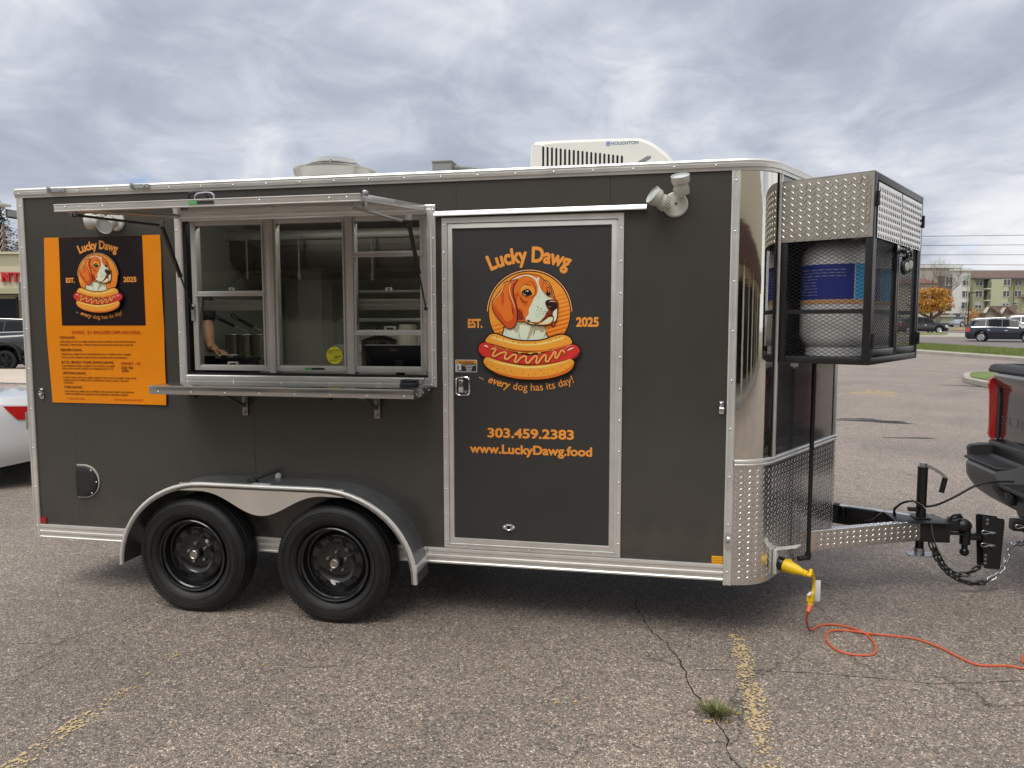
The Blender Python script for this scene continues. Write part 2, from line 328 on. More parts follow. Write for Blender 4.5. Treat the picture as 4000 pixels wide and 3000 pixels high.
def ground_material(name, kind='lot'):
    M = bpy.data.materials.new(name); M.use_nodes = True; t = M.node_tree; b = t.nodes['Principled BSDF']; L = t.links
    g = t.nodes.new('ShaderNodeNewGeometry')
    def vor(scale, feat='F1', rnd=1):
        n = t.nodes.new('ShaderNodeTexVoronoi'); n.feature = feat; n.inputs['Scale'].default_value = scale; n.inputs['Randomness'].default_value = rnd
        L.new(g.outputs['Position'], n.inputs['Vector']); return n
    def noise(scale, det=4, ro=.6, dist=0):
        n = t.nodes.new('ShaderNodeTexNoise'); n.inputs['Scale'].default_value = scale; n.inputs['Detail'].default_value = det
        n.inputs['Roughness'].default_value = ro; n.inputs['Distortion'].default_value = dist; L.new(g.outputs['Position'], n.inputs['Vector']); return n.outputs[0]
    def ramp(v, pts):
        r = t.nodes.new('ShaderNodeValToRGB'); L.new(v, r.inputs[0]); e = r.color_ramp.elements
        e[0].position, e[0].color = pts[0][0], (*pts[0][1], 1); e[1].position, e[1].color = pts[-1][0], (*pts[-1][1], 1)
        for p, c in pts[1:-1]: q = e.new(p); q.color = (*c, 1)
        return r.outputs[0]
    def mix(f, a, c, mode='MIX'):
        n = t.nodes.new('ShaderNodeMix'); n.data_type = 'RGBA'; n.blend_type = mode
        for i, x in ((0, f), (6, a), (7, c)):
            if isinstance(x, (int, float)): n.inputs[i].default_value = x
            elif isinstance(x, tuple): n.inputs[i].default_value = (*x, 1)
            else: L.new(x, n.inputs[i])
        return n.outputs[2]
    st = vor(112); ed = vor(112, 'DISTANCE_TO_EDGE'); sp = t.nodes.new('ShaderNodeSeparateColor'); L.new(st.outputs['Color'], sp.inputs[0])
    stones = ramp(sp.outputs[0], [(0, (.10, .10, .10)), (.20, (.21, .19, .175)), (.42, (.31, .258, .225)), (.60, (.40, .30, .25)), (.76, (.26, .245, .235)), (.88, (.48, .40, .34)), (1, (.66, .58, .50))])
    gaps = ramp(ed.outputs['Distance'], [(0, (.30, .29, .28)), (.13, (1, 1, 1))])
    c = mix(1, mix(1, stones, (1.14, 1.12, 1.08), 'MULTIPLY'), gaps, 'MULTIPLY')
    fine = ramp(noise(420, 2), [(.3, (.55, .55, .56)), (.7, (1.3, 1.28, 1.25))]); c = mix(.8, c, fine, 'MULTIPLY')
    big = ramp(noise(.55, 7, .7, .6), [(.3, (.74, .75, .77)), (.5, (1.0, 1.0, 1.0)), (.7, (1.2, 1.19, 1.16))]); c = mix(1, c, big, 'MULTIPLY')
    mid = ramp(noise(9, 5, .7), [(.3, (.86, .86, .87)), (.7, (1.12, 1.11, 1.1))]); c = mix(1, c, mid, 'MULTIPLY')
    # hairline cracks
    ck = t.nodes.new('ShaderNodeTexVoronoi'); ck.feature = 'DISTANCE_TO_EDGE'; ck.inputs['Scale'].default_value = .55
    nv = t.nodes.new('ShaderNodeTexNoise'); nv.inputs['Scale'].default_value = 2.2; nv.inputs['Detail'].default_value = 6; L.new(g.outputs['Position'], nv.inputs['Vector'])
    ad = t.nodes.new('ShaderNodeVectorMath'); ad.operation = 'MULTIPLY_ADD'; L.new(nv.outputs['Color'], ad.inputs[0]); ad.inputs[1].default_value = (.9, .9, 0); L.new(g.outputs['Position'], ad.inputs[2]); L.new(ad.outputs[0], ck.inputs['Vector'])
    cr = ramp(ck.outputs['Distance'], [(0, (.42, .42, .43)), (.0045, (1, 1, 1))]); gate = ramp(noise(.7, 2), [(.5, (0, 0, 0)), (.56, (1, 1, 1))])
    c = mix(gate, c, mix(1, c, cr, 'MULTIPLY'))
    L.new(c, b.inputs['Base Color']); b.inputs['Roughness'].default_value = .62; stain(t, g, b, L); b.inputs['Specular IOR Level'].default_value = .6
    bp = t.nodes.new('ShaderNodeBump'); bp.inputs['Distance'].default_value = .0035; bp.inputs['Strength'].default_value = .8
    h = ramp(ed.outputs['Distance'], [(0, (0, 0, 0)), (.35, (1, 1, 1))]); L.new(h, bp.inputs['Height']); L.new(bp.outputs[0], b.inputs['Normal'])
    return M
ASP = ground_material('aggregate_asphalt')
ys = [-60, -14, -8, 28, 40, 60, 100, 160, 260, 900]
mb = MB(); mb.grid([[(x, y, G(y)) for x in (-500, -120, -40, 0, 40, 120, 700)] for y in ys])
mb.build('ground', ASP, kind='structure', smooth=0)
GRD = bpy.data.objects['ground']
# worn paint on the stones: a sheet whose paint survives only on some of the aggregate
def worn_paint(name, col, lo, hi, sc=105):
    M = bpy.data.materials.new(name); M.use_nodes = True; t = M.node_tree; b = t.nodes['Principled BSDF']; L = t.links
    g = t.nodes.new('ShaderNodeNewGeometry'); v = t.nodes.new('ShaderNodeTexVoronoi'); v.inputs['Scale'].default_value = sc; L.new(g.outputs['Position'], v.inputs['Vector'])
    e = t.nodes.new('ShaderNodeTexVoronoi'); e.feature = 'DISTANCE_TO_EDGE'; e.inputs['Scale'].default_value = sc; L.new(g.outputs['Position'], e.inputs['Vector'])
    sp = t.nodes.new('ShaderNodeSeparateColor'); L.new(v.outputs['Color'], sp.inputs[0])
    n = t.nodes.new('ShaderNodeTexNoise'); n.inputs['Scale'].default_value = 3.1; n.inputs['Detail'].default_value = 4; L.new(g.outputs['Position'], n.inputs['Vector'])
    uv = t.nodes.new('ShaderNodeUVMap'); su = t.nodes.new('ShaderNodeSeparateXYZ'); L.new(uv.outputs[0], su.inputs[0])
    def m(op, a, c, d=None):
        q = t.nodes.new('ShaderNodeMath'); q.operation = op
        for i, x in enumerate((a, c, d)):
            if x is None: continue
            if isinstance(x, (int, float)): q.inputs[i].default_value = x
            else: L.new(x, q.inputs[i])
        return q.outputs[0]
    s_ = m('MULTIPLY_ADD', n.outputs[0], 1.5, -.5)
    thr = m('ADD', m('MULTIPLY', s_, hi), lo)
    edge = m('MULTIPLY', m('ABSOLUTE', m('SUBTRACT', su.outputs[0], .5), 0), 1.1)      # thinner toward the edges
    k = m('LESS_THAN', m('ADD', sp.outputs[1], m('MULTIPLY', edge, edge)), thr); k = m('MULTIPLY', k, m('GREATER_THAN', e.outputs['Distance'], .035))
    tr = t.nodes.new('ShaderNodeBsdfTransparent'); mx_ = t.nodes.new('ShaderNodeMixShader'); L.new(k, mx_.inputs[0]); L.new(tr.outputs[0], mx_.inputs[1]); L.new(b.outputs[0], mx_.inputs[2])
    L.new(mx_.outputs[0], t.nodes['Material Output'].inputs[0]); b.inputs['Base Color'].default_value = (*col, 1); b.inputs['Roughness'].default_value = .7
    return M
WP1 = worn_paint('worn_yellow_paint', (.56, .42, .23), .15, .95, 80); WP2 = worn_paint('faint_yellow_paint', (.50, .40, .20), -.13, .62, 80)
def sheet(name, x0, x1, y0, y1, z, m_, parent=GRD, kind='structure', segs=1):
    vs = [(x0, y0, z+G(y0)), (x1, y0, z+G(y0)), (x1, y1, z+G(y1)), (x0, y1, z+G(y1))]
    me = bpy.data.meshes.new(name); me.from_pydata(vs, [], [(0, 1, 2, 3)]); me.materials.append(m_); uvl = me.uv_layers.new()
    for i, c in enumerate(((0, 0), (1, 0), (1, 1), (0, 1))): uvl.data[i].uv = c
    o = bpy.data.objects.new(name, me); COL.objects.link(o); o.parent = parent; WM[o.name] = Matrix(); return o
sheet('parking_line', .815, .925, -1.42, .1, .004, WP1); sheet('parking_line', .815, .925, .1, 2.6, .004, WP2)
sheet('parking_line', -2.02, -1.92, -2.6, -1.05, .004, WP1); sheet('parking_line', -2.0, -1.93, -1.05, 2.9, .004, WP2)
sheet('parking_line', -4.85, -4.74, -2.2, 3.2, .004, WP2); sheet('parking_line', 3.66, 3.77, -2.6, 2.6, .004, WP1)
CRK = mat('crack_dark', (.012, .011, .01), .95)  # even dark colour of the crack strips
def crack(pts, w, amp=.012, n=9):
    pts = [Vector((p[0], p[1], 0)) for p in pts]; path = []
    for a, b in zip(pts, pts[1:]):
        for i in range(n): path.append(a.lerp(b, i/n))
    path.append(pts[-1]); rows = []; d = 0
    for i, p in enumerate(path):
        t = (path[min(i+1, len(path)-1)]-path[max(i-1, 0)]).normalized(); s_ = Vector((-t.y, t.x, 0)); d = .6*d+random.uniform(-amp, amp)
        ww = w*random.uniform(.25, 1.2)*(1 if 0 < i < len(path)-1 else .1); q = p+s_*d; rows.append([q-s_*ww/2+Vector((0, 0, .0022)), q+s_*ww/2+Vector((0, 0, .0022))])
    return MB().grid(rows).build('crack', CRK, GRD, smooth=0)
def gp(C, a, b): return gz(*C(a, b))
crack([gp(B1, 530, 30), gp(B1, 555, 110), gp(B1, 600, 180), gp(B1, 680, 250), gp(B1, 740, 345), gp(B1, 800, 460), gp(B1, 905, 600), gp(B1, 940, 700), gp(B1, 1000, 790)], .0075, .008)
crack([gp(B1, 550, 230), gp(B1, 600, 300), gp(B1, 735, 340)], .0035, .006); crack([gp(B1, 760, 170), gp(B1, 765, 260)], .003)
crack([gp(B1, 780, 350), gp(B1, 1060, 355), gp(B1, 1400, 370), gp(B1, 1830, 410), gp(B1, 2210, 400)], .004, .006)
crack([gp(B0, 0, 130), gp(B0, 250, 125), gp(B0, 420, 65), gp(B0, 600, 5)], .004, .006); crack([gp(B0, 40, 300), gp(B0, 200, 215), gp(B0, 380, 130)], .003)
crack([gp(B0, 1080, 245), gp(B0, 1400, 230), gp(B0, 1560, 210)], .0028); crack([gp(B1, 1300, 60), gp(B1, 1400, 140), gp(B1, 1500, 170)], .003)
TAR = mat('tar_patch', (.022, .02, .02), .85, bump=.004, bscale=60)
def blob(name, c, rx, ry, m_, rz=0, z=.003):
    pts = []
    for i in range(28):
        a = 2*pi*i/28; k = 1+.28*sin(3*a+c.x)+random.uniform(-.2, .2); x, y = rx*k*cos(a), ry*k*sin(a)
        pts.append((c.x+x*cos(rz)-y*sin(rz), c.y+x*sin(rz)+y*cos(rz)))
    return MB().flat(pts, lambda a, b: (a, b, z+G(b))).build(name, m_, GRD, smooth=0)
blob('tar_patch', gp(C7, 1090, 70), .55, .16, TAR, -.2); blob('tar_patch', gp(C7, 1300, 168), .34, .05, TAR, .1); blob('tar_patch', gp(C7, 1000, 55), .3, .07, TAR, 0)
blob('tar_patch', gp(C8, 500, 755), .9, .12, TAR, -.5)
a = [gz(*C8(x, y)) for x, y in ((-150, 790), (0, 766), (116, 780), (112, 806), (0, 792))]
MB().flat([(p.x, p.y) for p in a], lambda x, y: (x, y, .004)).build('painted_arrow', worn_paint('arrow_paint', (.6, .45, .24), .45, .9, 60), GRD, smooth=0)
# ------------------------------------------------------------------ weed tuft in the crack
WG = mat('weed_green', (.10, .13, .035), .6, var=.5, vscale=60); WD = mat('dry_stem', (.32, .24, .11), .7)
c0 = gp(B1, 885, 545); mb = MB()
for i in range(520):
    a = random.uniform(0, 2*pi); r = abs(random.gauss(0, .045)); x, y = c0.x+r*cos(a)*1.05, c0.y+r*sin(a)*.9
    lean = random.uniform(.2, 1.2); h = random.uniform(.015, .042); d = Vector((cos(a)*lean, sin(a)*lean, 1)).normalized()*h*1.4; s_ = Vector((-sin(a), cos(a), 0))*random.uniform(.0009, .0019)
    p = Vector((x, y, .001)); q = p+d*.6; e = p+d+Vector((cos(a), sin(a), -.5))*h*.25; mb.cur = 1 if random.random() < .2 else 0
    mb.add([p-s_, p+s_, q+s_*.9, q-s_*.9, e], [(0, 1, 2, 3), (3, 2, 4)])
w_ = mb.build('weed_tuft', [WG, WD], fix=False, smooth=0); tag(w_, 'small green weed tuft growing out of the asphalt crack', 'weed')
mb = MB()
for p in [(gp(B0, 585, 320)), gp(B0, 765, 180), gp(B1, 188, 497), gp(B1, 275, 492), gp(B1, 975, 543), gp(B1, 850, 578), gp(B1, 925, 580), gp(B0, 1135, 222), gp(B0, 2160, 232)]:
    a = random.uniform(0, 6); r = .011; mb.add([(p.x+r*cos(a), p.y+r*sin(a), .004), (p.x-r*sin(a)*.6, p.y+r*cos(a)*.6, .009), (p.x-r*cos(a), p.y-r*sin(a), .005), (p.x+r*sin(a)*.6, p.y-r*cos(a)*.6, .007)], [(0, 1, 2, 3)])
tag(mb.build('fallen_leaves', mat('dead_leaf', (.62, .38, .06), .7), fix=False, smooth=0), 'tiny yellow leaf scraps scattered on the asphalt', 'leaves', kind='stuff')

# ================================================================== FOOD TRAILER
TR = thing('food_trailer', 'charcoal food trailer with open serving window, diamond plate nose and orange dog logo door', 'food trailer', (0, 0, 0))
XL, XR, ZT, ZB, WD2 = -3.451, .78, 2.51, .338, 2.134
NY = -1
def F0(y): return lambda a, b, d=0: (a, y-d, b)           # plane parallel to the side wall, +d toward the camera
def sidewall(name, x0, x1, z0, z1, holes, y, m_, parent=TR, back=.05):
    xs = sorted({x0, x1}|{min(max(h[0], x0), x1) for h in holes}|{min(max(h[1], x0), x1) for h in holes}); zs = sorted({z0, z1}|{h[2] for h in holes}|{h[3] for h in holes})
    mb = MB()
    for a, b in zip(xs, xs[1:]):
        for c, d in zip(zs, zs[1:]):
            if any(h[0] <= a+1e-6 and b <= h[1]+1e-6 and h[2] <= c+1e-6 and d <= h[3]+1e-6 for h in holes): continue
            mb.add([(a, y, c), (b, y, c), (b, y, d), (a, y, d)], [(0, 1, 2, 3)]); mb.add([(a, y+back, c), (b, y+back, c), (b, y+back, d), (a, y+back, d)], [(3, 2, 1, 0)])
    for h in holes:
        if h[0] < x1 and h[1] > x0:
            a, b = max(h[0], x0), min(h[1], x1)
            mb.add([(a, y, h[2]), (b, y, h[2]), (b, y+back, h[2]), (a, y+back, h[2])], [(0, 1, 2, 3)]); mb.add([(a, y, h[3]), (b, y, h[3]), (b, y+back, h[3]), (a, y+back, h[3])], [(0, 1, 2, 3)])
            if a == h[0]: mb.add([(a, y, h[2]), (a, y+back, h[2]), (a, y+back, h[3]), (a, y, h[3])], [(0, 1, 2, 3)])
            if b == h[1]: mb.add([(b, y, h[2]), (b, y+back, h[2]), (b, y+back, h[3]), (b, y, h[3])], [(0, 1, 2, 3)])
    return mb.build(name, m_, parent, smooth=0)
hole = (-2.33, -.82, 1.385, 2.31)
seam = [XL+.01, at(*C5(490, 300)).x, at(*C2(870, 30)).x-.5, -.76, at(*D4(1818, 350)).x, XR+.02]
seam = [XL+.01, -3.12, -1.9, -.66, .17, XR+.02]
for i in range(5): sidewall('side_panel', seam[i]+(.0008 if i else 0), seam[i+1]-.0008, .34, 2.46, [hole], 0 if i % 2 else .0006, CHAR)
# nose geometry
N0 = Vector((1.031, .129, 0)); NU = Vector((.4925453, .87028681, 0)); NN = Vector((.87028681, -.4925453, 0)); NL = 1.08
def nose(s, z, off=0): p = N0+NU*s+NN*off; return Vector((p.x, p.y, z))
def arcpts(n=10):                                # rounded front corner from the side wall to the nose face
    a = Vector((.80, 0, 0)); c = N0.copy(); b = Vector((a.x+.16, 0, 0)); return [a*(1-t)**2+b*2*t*(1-t)+c*t*t for t in [i/n for i in range(n+1)]]
tipc = nose(NL-.09, 0)
def tippts(n=6):                                 # rounded tip, mirrored about the trailer's centre line
    a = nose(NL-.09, 0); c = Vector((a.x, 2*1.067-a.y, 0)); b = Vector((1.59, 1.067, 0)); return [a*(1-t)**2+b*2*t*(1-t)+c*t*t for t in [i/n for i in range(n+1)]]
near = arcpts(); tip = tippts()
front = near+[nose(.0, 0), tip[0]]+tip[1:]+[Vector((p.x, 2.134-p.y, 0)) for p in (nose(0, 0),)]+[Vector((p.x, 2.134-p.y, 0)) for p in near[::-1]]
def offset_path(P, d):
    outp = []
    for i, p in enumerate(P):
        t = (P[min(i+1, len(P)-1)]-P[max(i-1, 0)]); t.z = 0; t.normalize(); outp.append(p+Vector((t.y, -t.x, 0))*d)
    return outp
def dedupe(P): return [p for i, p in enumerate(P) if i == 0 or (p-P[i-1]).length > 1e-4]
front = dedupe(front)
def skin(name, P, z0, z1, off, m_, kind=None, smooth=60, parent=TR, th=.004):
    Q = offset_path(P, off); R_ = offset_path(P, off-th); rows = [[Vector((p.x, p.y, z)) for p in Q] for z in (z0, z1)]+[[Vector((p.x, p.y, z)) for p in R_] for z in (z1, z0)]
    rows.append(rows[0]); return MB().grid(rows).build(name, m_, parent, smooth=smooth, kind=kind)
ZR = .963; ZN = .312
skin('corner_panel', near, ZR, 2.475, 0, POL)
skin('nose_panel', [nose(.0, 0), nose(NL-.09, 0)], ZR, 2.475, 0, mat('nose_paint', (.042, .042, .044), .16, coat=.6, bump=.001, bscale=2.5))
skin('nose_panel', [Vector((p.x, 2.134-p.y, 0)) for p in (nose(NL-.09, 0), nose(0, 0))]+[Vector((p.x, 2.134-p.y, 0)) for p in near[::-1]], ZR, 2.475, 0, CHAR)
skin('nose_trim', tip, ZR, 2.475, .004, ALU); skin('nose_trim', [nose(-.018, 0), nose(.028, 0)], ZR, 2.475, .007, ALU)
MB().bar(nose(.005, ZR, .009), nose(.005, 2.475, .009), .007, .006, NN).build('trim_rib', ALU, TR)
skin('tread_panel', front, ZN, ZR, .003, TREAD)
# raised lozenges of the tread plate
def lozenges(fr, w, h, pitch=.0325, ln=.026, wd=.0065, ht=.0016, inset=.012, pz=.0158):
    pitch *= 1.42; mb = MB(); ny = int((h-2*inset)/pz); nx = int((w-2*inset)/pitch)+1
    for j in range(ny):
        for i in range(nx):
            ca = inset+pitch*(i+.5+(.5 if j % 2 else 0)); cb = inset+pz*(j+.5)
            if ca > w-inset: continue
            an = radians(48 if j % 2 else -42); an = radians(50) if (j % 2) else radians(-50)
            d = Vector((cos(an), sin(an))); e = Vector((-d.y, d.x)); c = Vector((ca, cb))
            P = [c-d*ln/2, c+e*wd/2, c+d*ln/2, c-e*wd/2]
            vs = [fr(p.x, p.y, 0) for p in P]+[fr(*(c-d*ln*.26), ht), fr(*(c+d*ln*.26), ht)]
            mb.add(vs, [(0, 3, 4), (3, 5, 4), (3, 2, 5), (2, 1, 5), (1, 4, 5), (1, 0, 4)])
    return mb
def path_frame(P, off, zb):                      # (distance along P, height, depth) -> world
    Q = offset_path(P, off); L_ = [0]
    for a, b in zip(Q, Q[1:]): L_.append(L_[-1]+(b-a).length)
    def fr(a, b, d):
        a = max(0, min(L_[-1]-1e-6, a)); i = next(k for k in range(len(L_)-1) if L_[k+1] >= a); t = (a-L_[i])/(L_[i+1]-L_[i]); p = Q[i].lerp(Q[i+1], t)
        tt = (Q[i+1]-Q[i]).normalized(); n = Vector((tt.y, -tt.x, 0)); return Vector((p.x, p.y, zb+b))+n*d
    return fr, L_[-1]
Pn = dedupe(near+[nose(NL-.09, 0)]+tip[1:4])
fr, ln_ = path_frame(Pn, .003, ZN); lozenges(fr, ln_, ZR-ZN-.015).build('raised_tread', TREAD, TR, kind='stuff', smooth=0)
# rails round the body: section swept along a path
def sweep(name, P, prof, m_, parent=TR, smooth=30):
    rows = []
    for off, z in prof: rows.append([Vector((p.x, p.y, z)) for p in offset_path(P, off)])
    return MB().grid(rows).build(name, m_, parent, smooth=smooth)
back = [Vector((XR+.02, 0, 0)), Vector((XL, 0, 0))]
whole = dedupe([Vector((XL-.004, 0, 0)), Vector((-1.2, 0, 0)), Vector((.6, 0, 0))]+near+[nose(NL-.09, 0)]+tip[1:]+[Vector((p.x, 2.134-p.y, 0)) for p in near[::-1]]+[Vector((XL-.004, 2.134, 0))])
sweep('top_rail', whole, [(-.02, 2.455), (.010, 2.455), (.012, 2.470), (.018, 2.472), (.020, 2.489), (.015, 2.492), (.017, 2.502), (.012, 2.511), (.0, 2.515), (-.05, 2.512)], ALU)
rivets(bpy.data.objects['top_rail'], (XL+.03, -.019, 2.480), (.70, -.019, 2.480), 21, (0, -1, 0))
rail2 = dedupe([Vector((.822, 0, 0))]+near[1:]+[nose(NL-.09, 0)]+tip[1:])
sweep('nose_rail', rail2, [(0, ZR-.018), (.010, ZR-.018), (.014, ZR-.008), (.009, ZR-.002), (.014, ZR+.004), (.014, ZR+.012), (.008, ZR+.018), (0, ZR+.018)], ALU)
for s_ in (.005, .19, .47, .75): piece('rivet', rv, axis_frame(nose(s_, ZR+.004, .013), NN), bpy.data.objects['nose_rail'])
# lower side rail, broken by the fenders
def lower_rail(x0, x1):
    prof = [(0, .422), (.010, .422), (.013, .414), (.013, .404), (.009, .401), (.009, .384), (.015, .380), (.015, .368), (.009, .364), (.009, .348), (.014, .343), (.012, .334), (0, .334)]
    mb = MB(); mb.grid([[(x0, -o, z), (x1, -o, z)] for o, z in prof]); mb.add([(x0, -o, z) for o, z in prof], [tuple(range(len(prof)))]); mb.add([(x1, -o, z) for o, z in prof], [tuple(range(len(prof)))[::-1]])
    return mb.build('lower_rail', ALU, TR)
for x0, x1, n in ((XL+.045, -2.66, 3), (-2.66, -.84, 2), (-.838, XR, 5)):
    r_ = lower_rail(x0, x1-.001); rivets(r_, (x0+.09, -.0095, .374), (x1-.09, -.0095, .374), n, (0, -1, 0))
def rr(cx_, cz_, w, h, r, n=5): 
    P = []
    for sx_, sy_, a0 in ((1, 1, 0), (-1, 1, 90), (-1, -1, 180), (1, -1, 270)):
        for i in range(n+1): a = radians(a0+90*i/n); P.append((cx_+sx_*(w/2-r)+r*cos(a), cz_+sy_*(h/2-r)+r*sin(a)))
    return P
def post(x0, x1, z0, z1, n, name='corner_trim'):
    w = x1-x0; prof = [(x0, 0), (x0, .008), (x0+w*.12, .012), (x0+w*.25, .012), (x0+w*.33, .008), (x0+w*.66, .008), (x0+w*.75, .012), (x0+w*.9, .012), (x1, .007), (x1, 0)]
    mb = MB(); mb.grid([[(x, -o, z0), (x, -o, z1)] for x, o in prof]); mb.add([(x, -o, z0) for x, o in prof], [tuple(range(len(prof)))])
    t_ = mb.build(name, ALU, TR); rivets(t_, ((x0+x1)/2, -.0085, z0+.07), ((x0+x1)/2, -.0085, z1-.05), n, (0, -1, 0)); return t_
post(XL, XL+.047, ZB, 2.455, 9); post(XR, XR+.042, ZN, 2.455, 9)
# shell that is not seen from here: roof, far side, rear, floor
mb = MB(); rp = [(p.x, p.y) for p in offset_path(whole, -.01)]; mb.prism(rp, lambda a, b, d: Vector((a, b, 2.500-d)), .05); mb.build('roof', mat('roof_white', (.55, .55, .55), .5), TR, smooth=0)
mb = MB(); mb.prism(rp, lambda a, b, d: Vector((a, b, .42-d)), .07); mb.build('floor', mat('underbody', (.015, .015, .015), .8), TR, smooth=0)
MB().box(XL, XR, 2.09, 2.134, .34, 2.46).build('side_panel', CHAR, TR); MB().box(XL, XL+.04, .003, 2.13, .36, 2.46).build('rear_door', CHAR, TR)
MB().box(-3.40, .9, .35, .45, .26, .34).box(-3.40, .9, 1.68, 1.78, .26, .34).build('chassis_rail', BLK, TR)
for x in (-2.228, -1.347): MB().cyl((x, .05, .335), (x, 2.08, .335), .04).build('axle', BLK, TR)
# rear edge: hinges, gutter
for C, a, b in ((C1, 132, 725), (C1, 174, 1565)):
    p = at(*C(a, b)); mb = MB(); 
    for k in range(3): mb.cyl((XL-.008, -.006, p.z-.055+.038*k), (XL-.008, -.006, p.z-.055+.038*k+.034), .0095, n=12)
    mb.box(XL-.02, XL-.004, -.004, .03, p.z-.05, p.z+.05); mb.build('hinge', GALV, TR)
MB().box(XL-.105, XL, .02, .12, 2.352, 2.388).box(XL-.105, XL-.10, .015, .12, 2.345, 2.398).build('rear_gutter', mat('grey_metal', (.30, .31, .33), .4, .6), TR)
# clips on the top rail
for C, a, b in ((D3, 740, 640), (C1, 910, 45)):
    p = at(*C(a, b), -.025); MB().box(p.x-.055, p.x+.055, -.030, -.020, p.z-.012, p.z+.012).box(p.x-.058, p.x-.05, -.045, -.02, p.z-.014, p.z+.02).cyl((p.x+.025, -.029, p.z), (p.x+.025, -.036, p.z), .006).build('rail_clip', GALV, TR, bevel=.001)
# small latches on the wall
for C, a, b in ((C1, 275, 1388), (D2, 35, 180)):
    p = at(*C(a, b)); mb = MB(); mb.rbox(p.x-.012, p.x+.012, -.006, 0, p.z-.034, p.z+.034, .003).lathe([(0, .016), (.009, .015), (.011, .006), (.012, 0)], axis_frame((p.x, -.004, p.z+.017), (0, -1, 0)), 14).cyl((p.x-.011, -.014, p.z-.004), (p.x+.011, -.014, p.z-.004), .007).rbox(p.x-.006, p.x+.006, -.018, -.004, p.z-.026, p.z-.008, .003); mb.build('latch', CHR, TR)
p = at(*D2(84, 1190)); mb = MB(); mb.prism(rr(p.x, p.z, .038, .082, .0185), lambda a, b, d: (a, -.012-d, b), .005).cyl((p.x, -.018, p.z-.014), (p.x, -.034, p.z-.014), .009).cyl((p.x-.006, -.024, p.z+.012), (p.x+.006, -.024, p.z+.012), .009); mb.build('tie_down_ring', CHR, TR)
# half-round utility vent
p0 = at(*C5(560, 392)); p1 = at(*C5(728, 638)); R_ = (p0.z-p1.z)/2; zc_ = (p0.z+p1.z)/2; xw = (p1.x-p0.x)
def dpoly(k, x0=None): return [(p0.x+(xw-.0)*(1-k)*.12, zc_+R_*k)]+[(p0.x+xw*.30+xw*.70*k*cos(a), zc_+R_*k*sin(a)) for a in [pi/2-pi*i/20 for i in range(21)]]+[(p0.x+xw*(1-k)*.12, zc_-R_*k)]
MB().prism(dpoly(1), F0(0), .008).build('vent_rim', mat('cream_gasket', (.5, .49, .43), .5), TR)
def pillow(k0, k1, y0, y1): a = dpoly(k0); b = dpoly(k1); return [[(x, y0, z) for x, z in a], [(x, y1, z) for x, z in b]]
mb = MB(); rows = [[(x, -.008, z) for x, z in dpoly(.93)], [(x, -.020, z) for x, z in dpoly(.88)], [(x, -.026, z) for x, z in dpoly(.7)], [(x, -.024, z) for x, z in dpoly(.4)]]; mb.grid(rows, True)
mb.flat([(x, z) for x, z in dpoly(.4)], lambda a, b: (a, -.024, b)); mb.build('vent_cover', PLA, TR)
for a in (50, 0, -50): piece('rivet', rv, axis_frame((p0.x+xw*.3+xw*.62*cos(radians(a)), -.020, zc_+R_*.88*sin(radians(a))), (0, -1, 0)), TR)
p0 = at(*C5(283, 771)); p1 = at(*C5(341, 826)); MB().rbox(p0.x, p1.x, -.007, 0, p1.z, p0.z, .002).build('red_reflector', RED, TR)
p0 = at(*D7(2007, 545)); p1 = at(*D7(2085, 608)); mb = MB().rbox(p0.x, p1.x-.003, -.007, 0, p1.z, p0.z, .002)
for i in range(7):
    for j in range(4): mb.ball((p0.x+.006+i*.0078, -.007, p1.z+.006+j*.0115), .0034, 6)
mb.build('amber_reflector', AMB, TR)

# ------------------------------------------------------------------ fender and wheels
FX, FA, FB, FZ = -1.757, .918, .512, .272
def fpath(n=60, sh=0):
    P = [(FX-FA+sh, FZ)]
    for i in range(1, 15): a = pi-pi/2*i/14; P.append((FX-.36+(FA-.36-sh)*cos(a), FZ+(FB-sh)*sin(a)**.96))
    for i in range(1, 10): P.append((FX-.36+.72*i/9, FZ+FB-sh))
    for i in range(0, 15): a = pi/2-pi/2*i/14; P.append((FX+.36+(FA-.36-sh)*cos(a), FZ+(FB-sh)*max(0, sin(a))**.96))
    return dedupe([Vector((x, 0, z)) for x, z in P])
FP = fpath(); FQ = fpath(sh=.006); FI = fpath(sh=.030)
FEND = mat('fender_aluminium', (.30, .31, .32), .36, .85, var=.15, vscale=9, rvar=.1); SKT = mat('fender_face', (.70, .66, .62), .33, .65, var=.06)
mb = MB(); rows = [[Vector((p.x, y, p.z)) for p in P] for P, y in ((FP, 0), (FP, -.195))]; rows += [[Vector((p.x, -.195-.016*sin(a), p.z))+(q-p)*(1-cos(a)) for p, q in zip(FP, fpath(sh=.012))] for a in (.4, .8, 1.2, pi/2)]
rows += [[Vector((p.x, -.211, p.z)) for p in FI], [Vector((p.x, -.206, p.z)) for p in FI]]; rows += [[Vector((p.x, -.19, p.z)) for p in FQ], [Vector((p.x, 0, p.z)) for p in FQ]]
mb.grid(rows); fend = mb.build('fender', FEND, TR, smooth=40)
mb = MB(); mb.tube([Vector((p.x, -.203, p.z)) for p in fpath(sh=.010)], .0125, 10); mb.build('fender_lip', ALU, TR)
top_ = [(x, FZ+FB-.004) for x in np.linspace(FX-.50, FX+.50, 3)]; low = []
for i in range(41):
    x = FX+.52-1.04*i/40; k = max(0, cos(min(1, abs(x-FX)/.42)*pi/2))**2.8; low.append((x, FZ+FB-.040-.135*k-.018*(1-k)*abs(x-FX)))
MB().prism(top_+low, lambda a, b, d: (a, -.211+d, b), .003).build('fender_skirt', SKT, TR, smooth=0)
MB().rbox(FX+FA-.014, FX+FA+.003, -.2135, -.001, .335, .376, .003).build('fender_strap', ALU, TR)
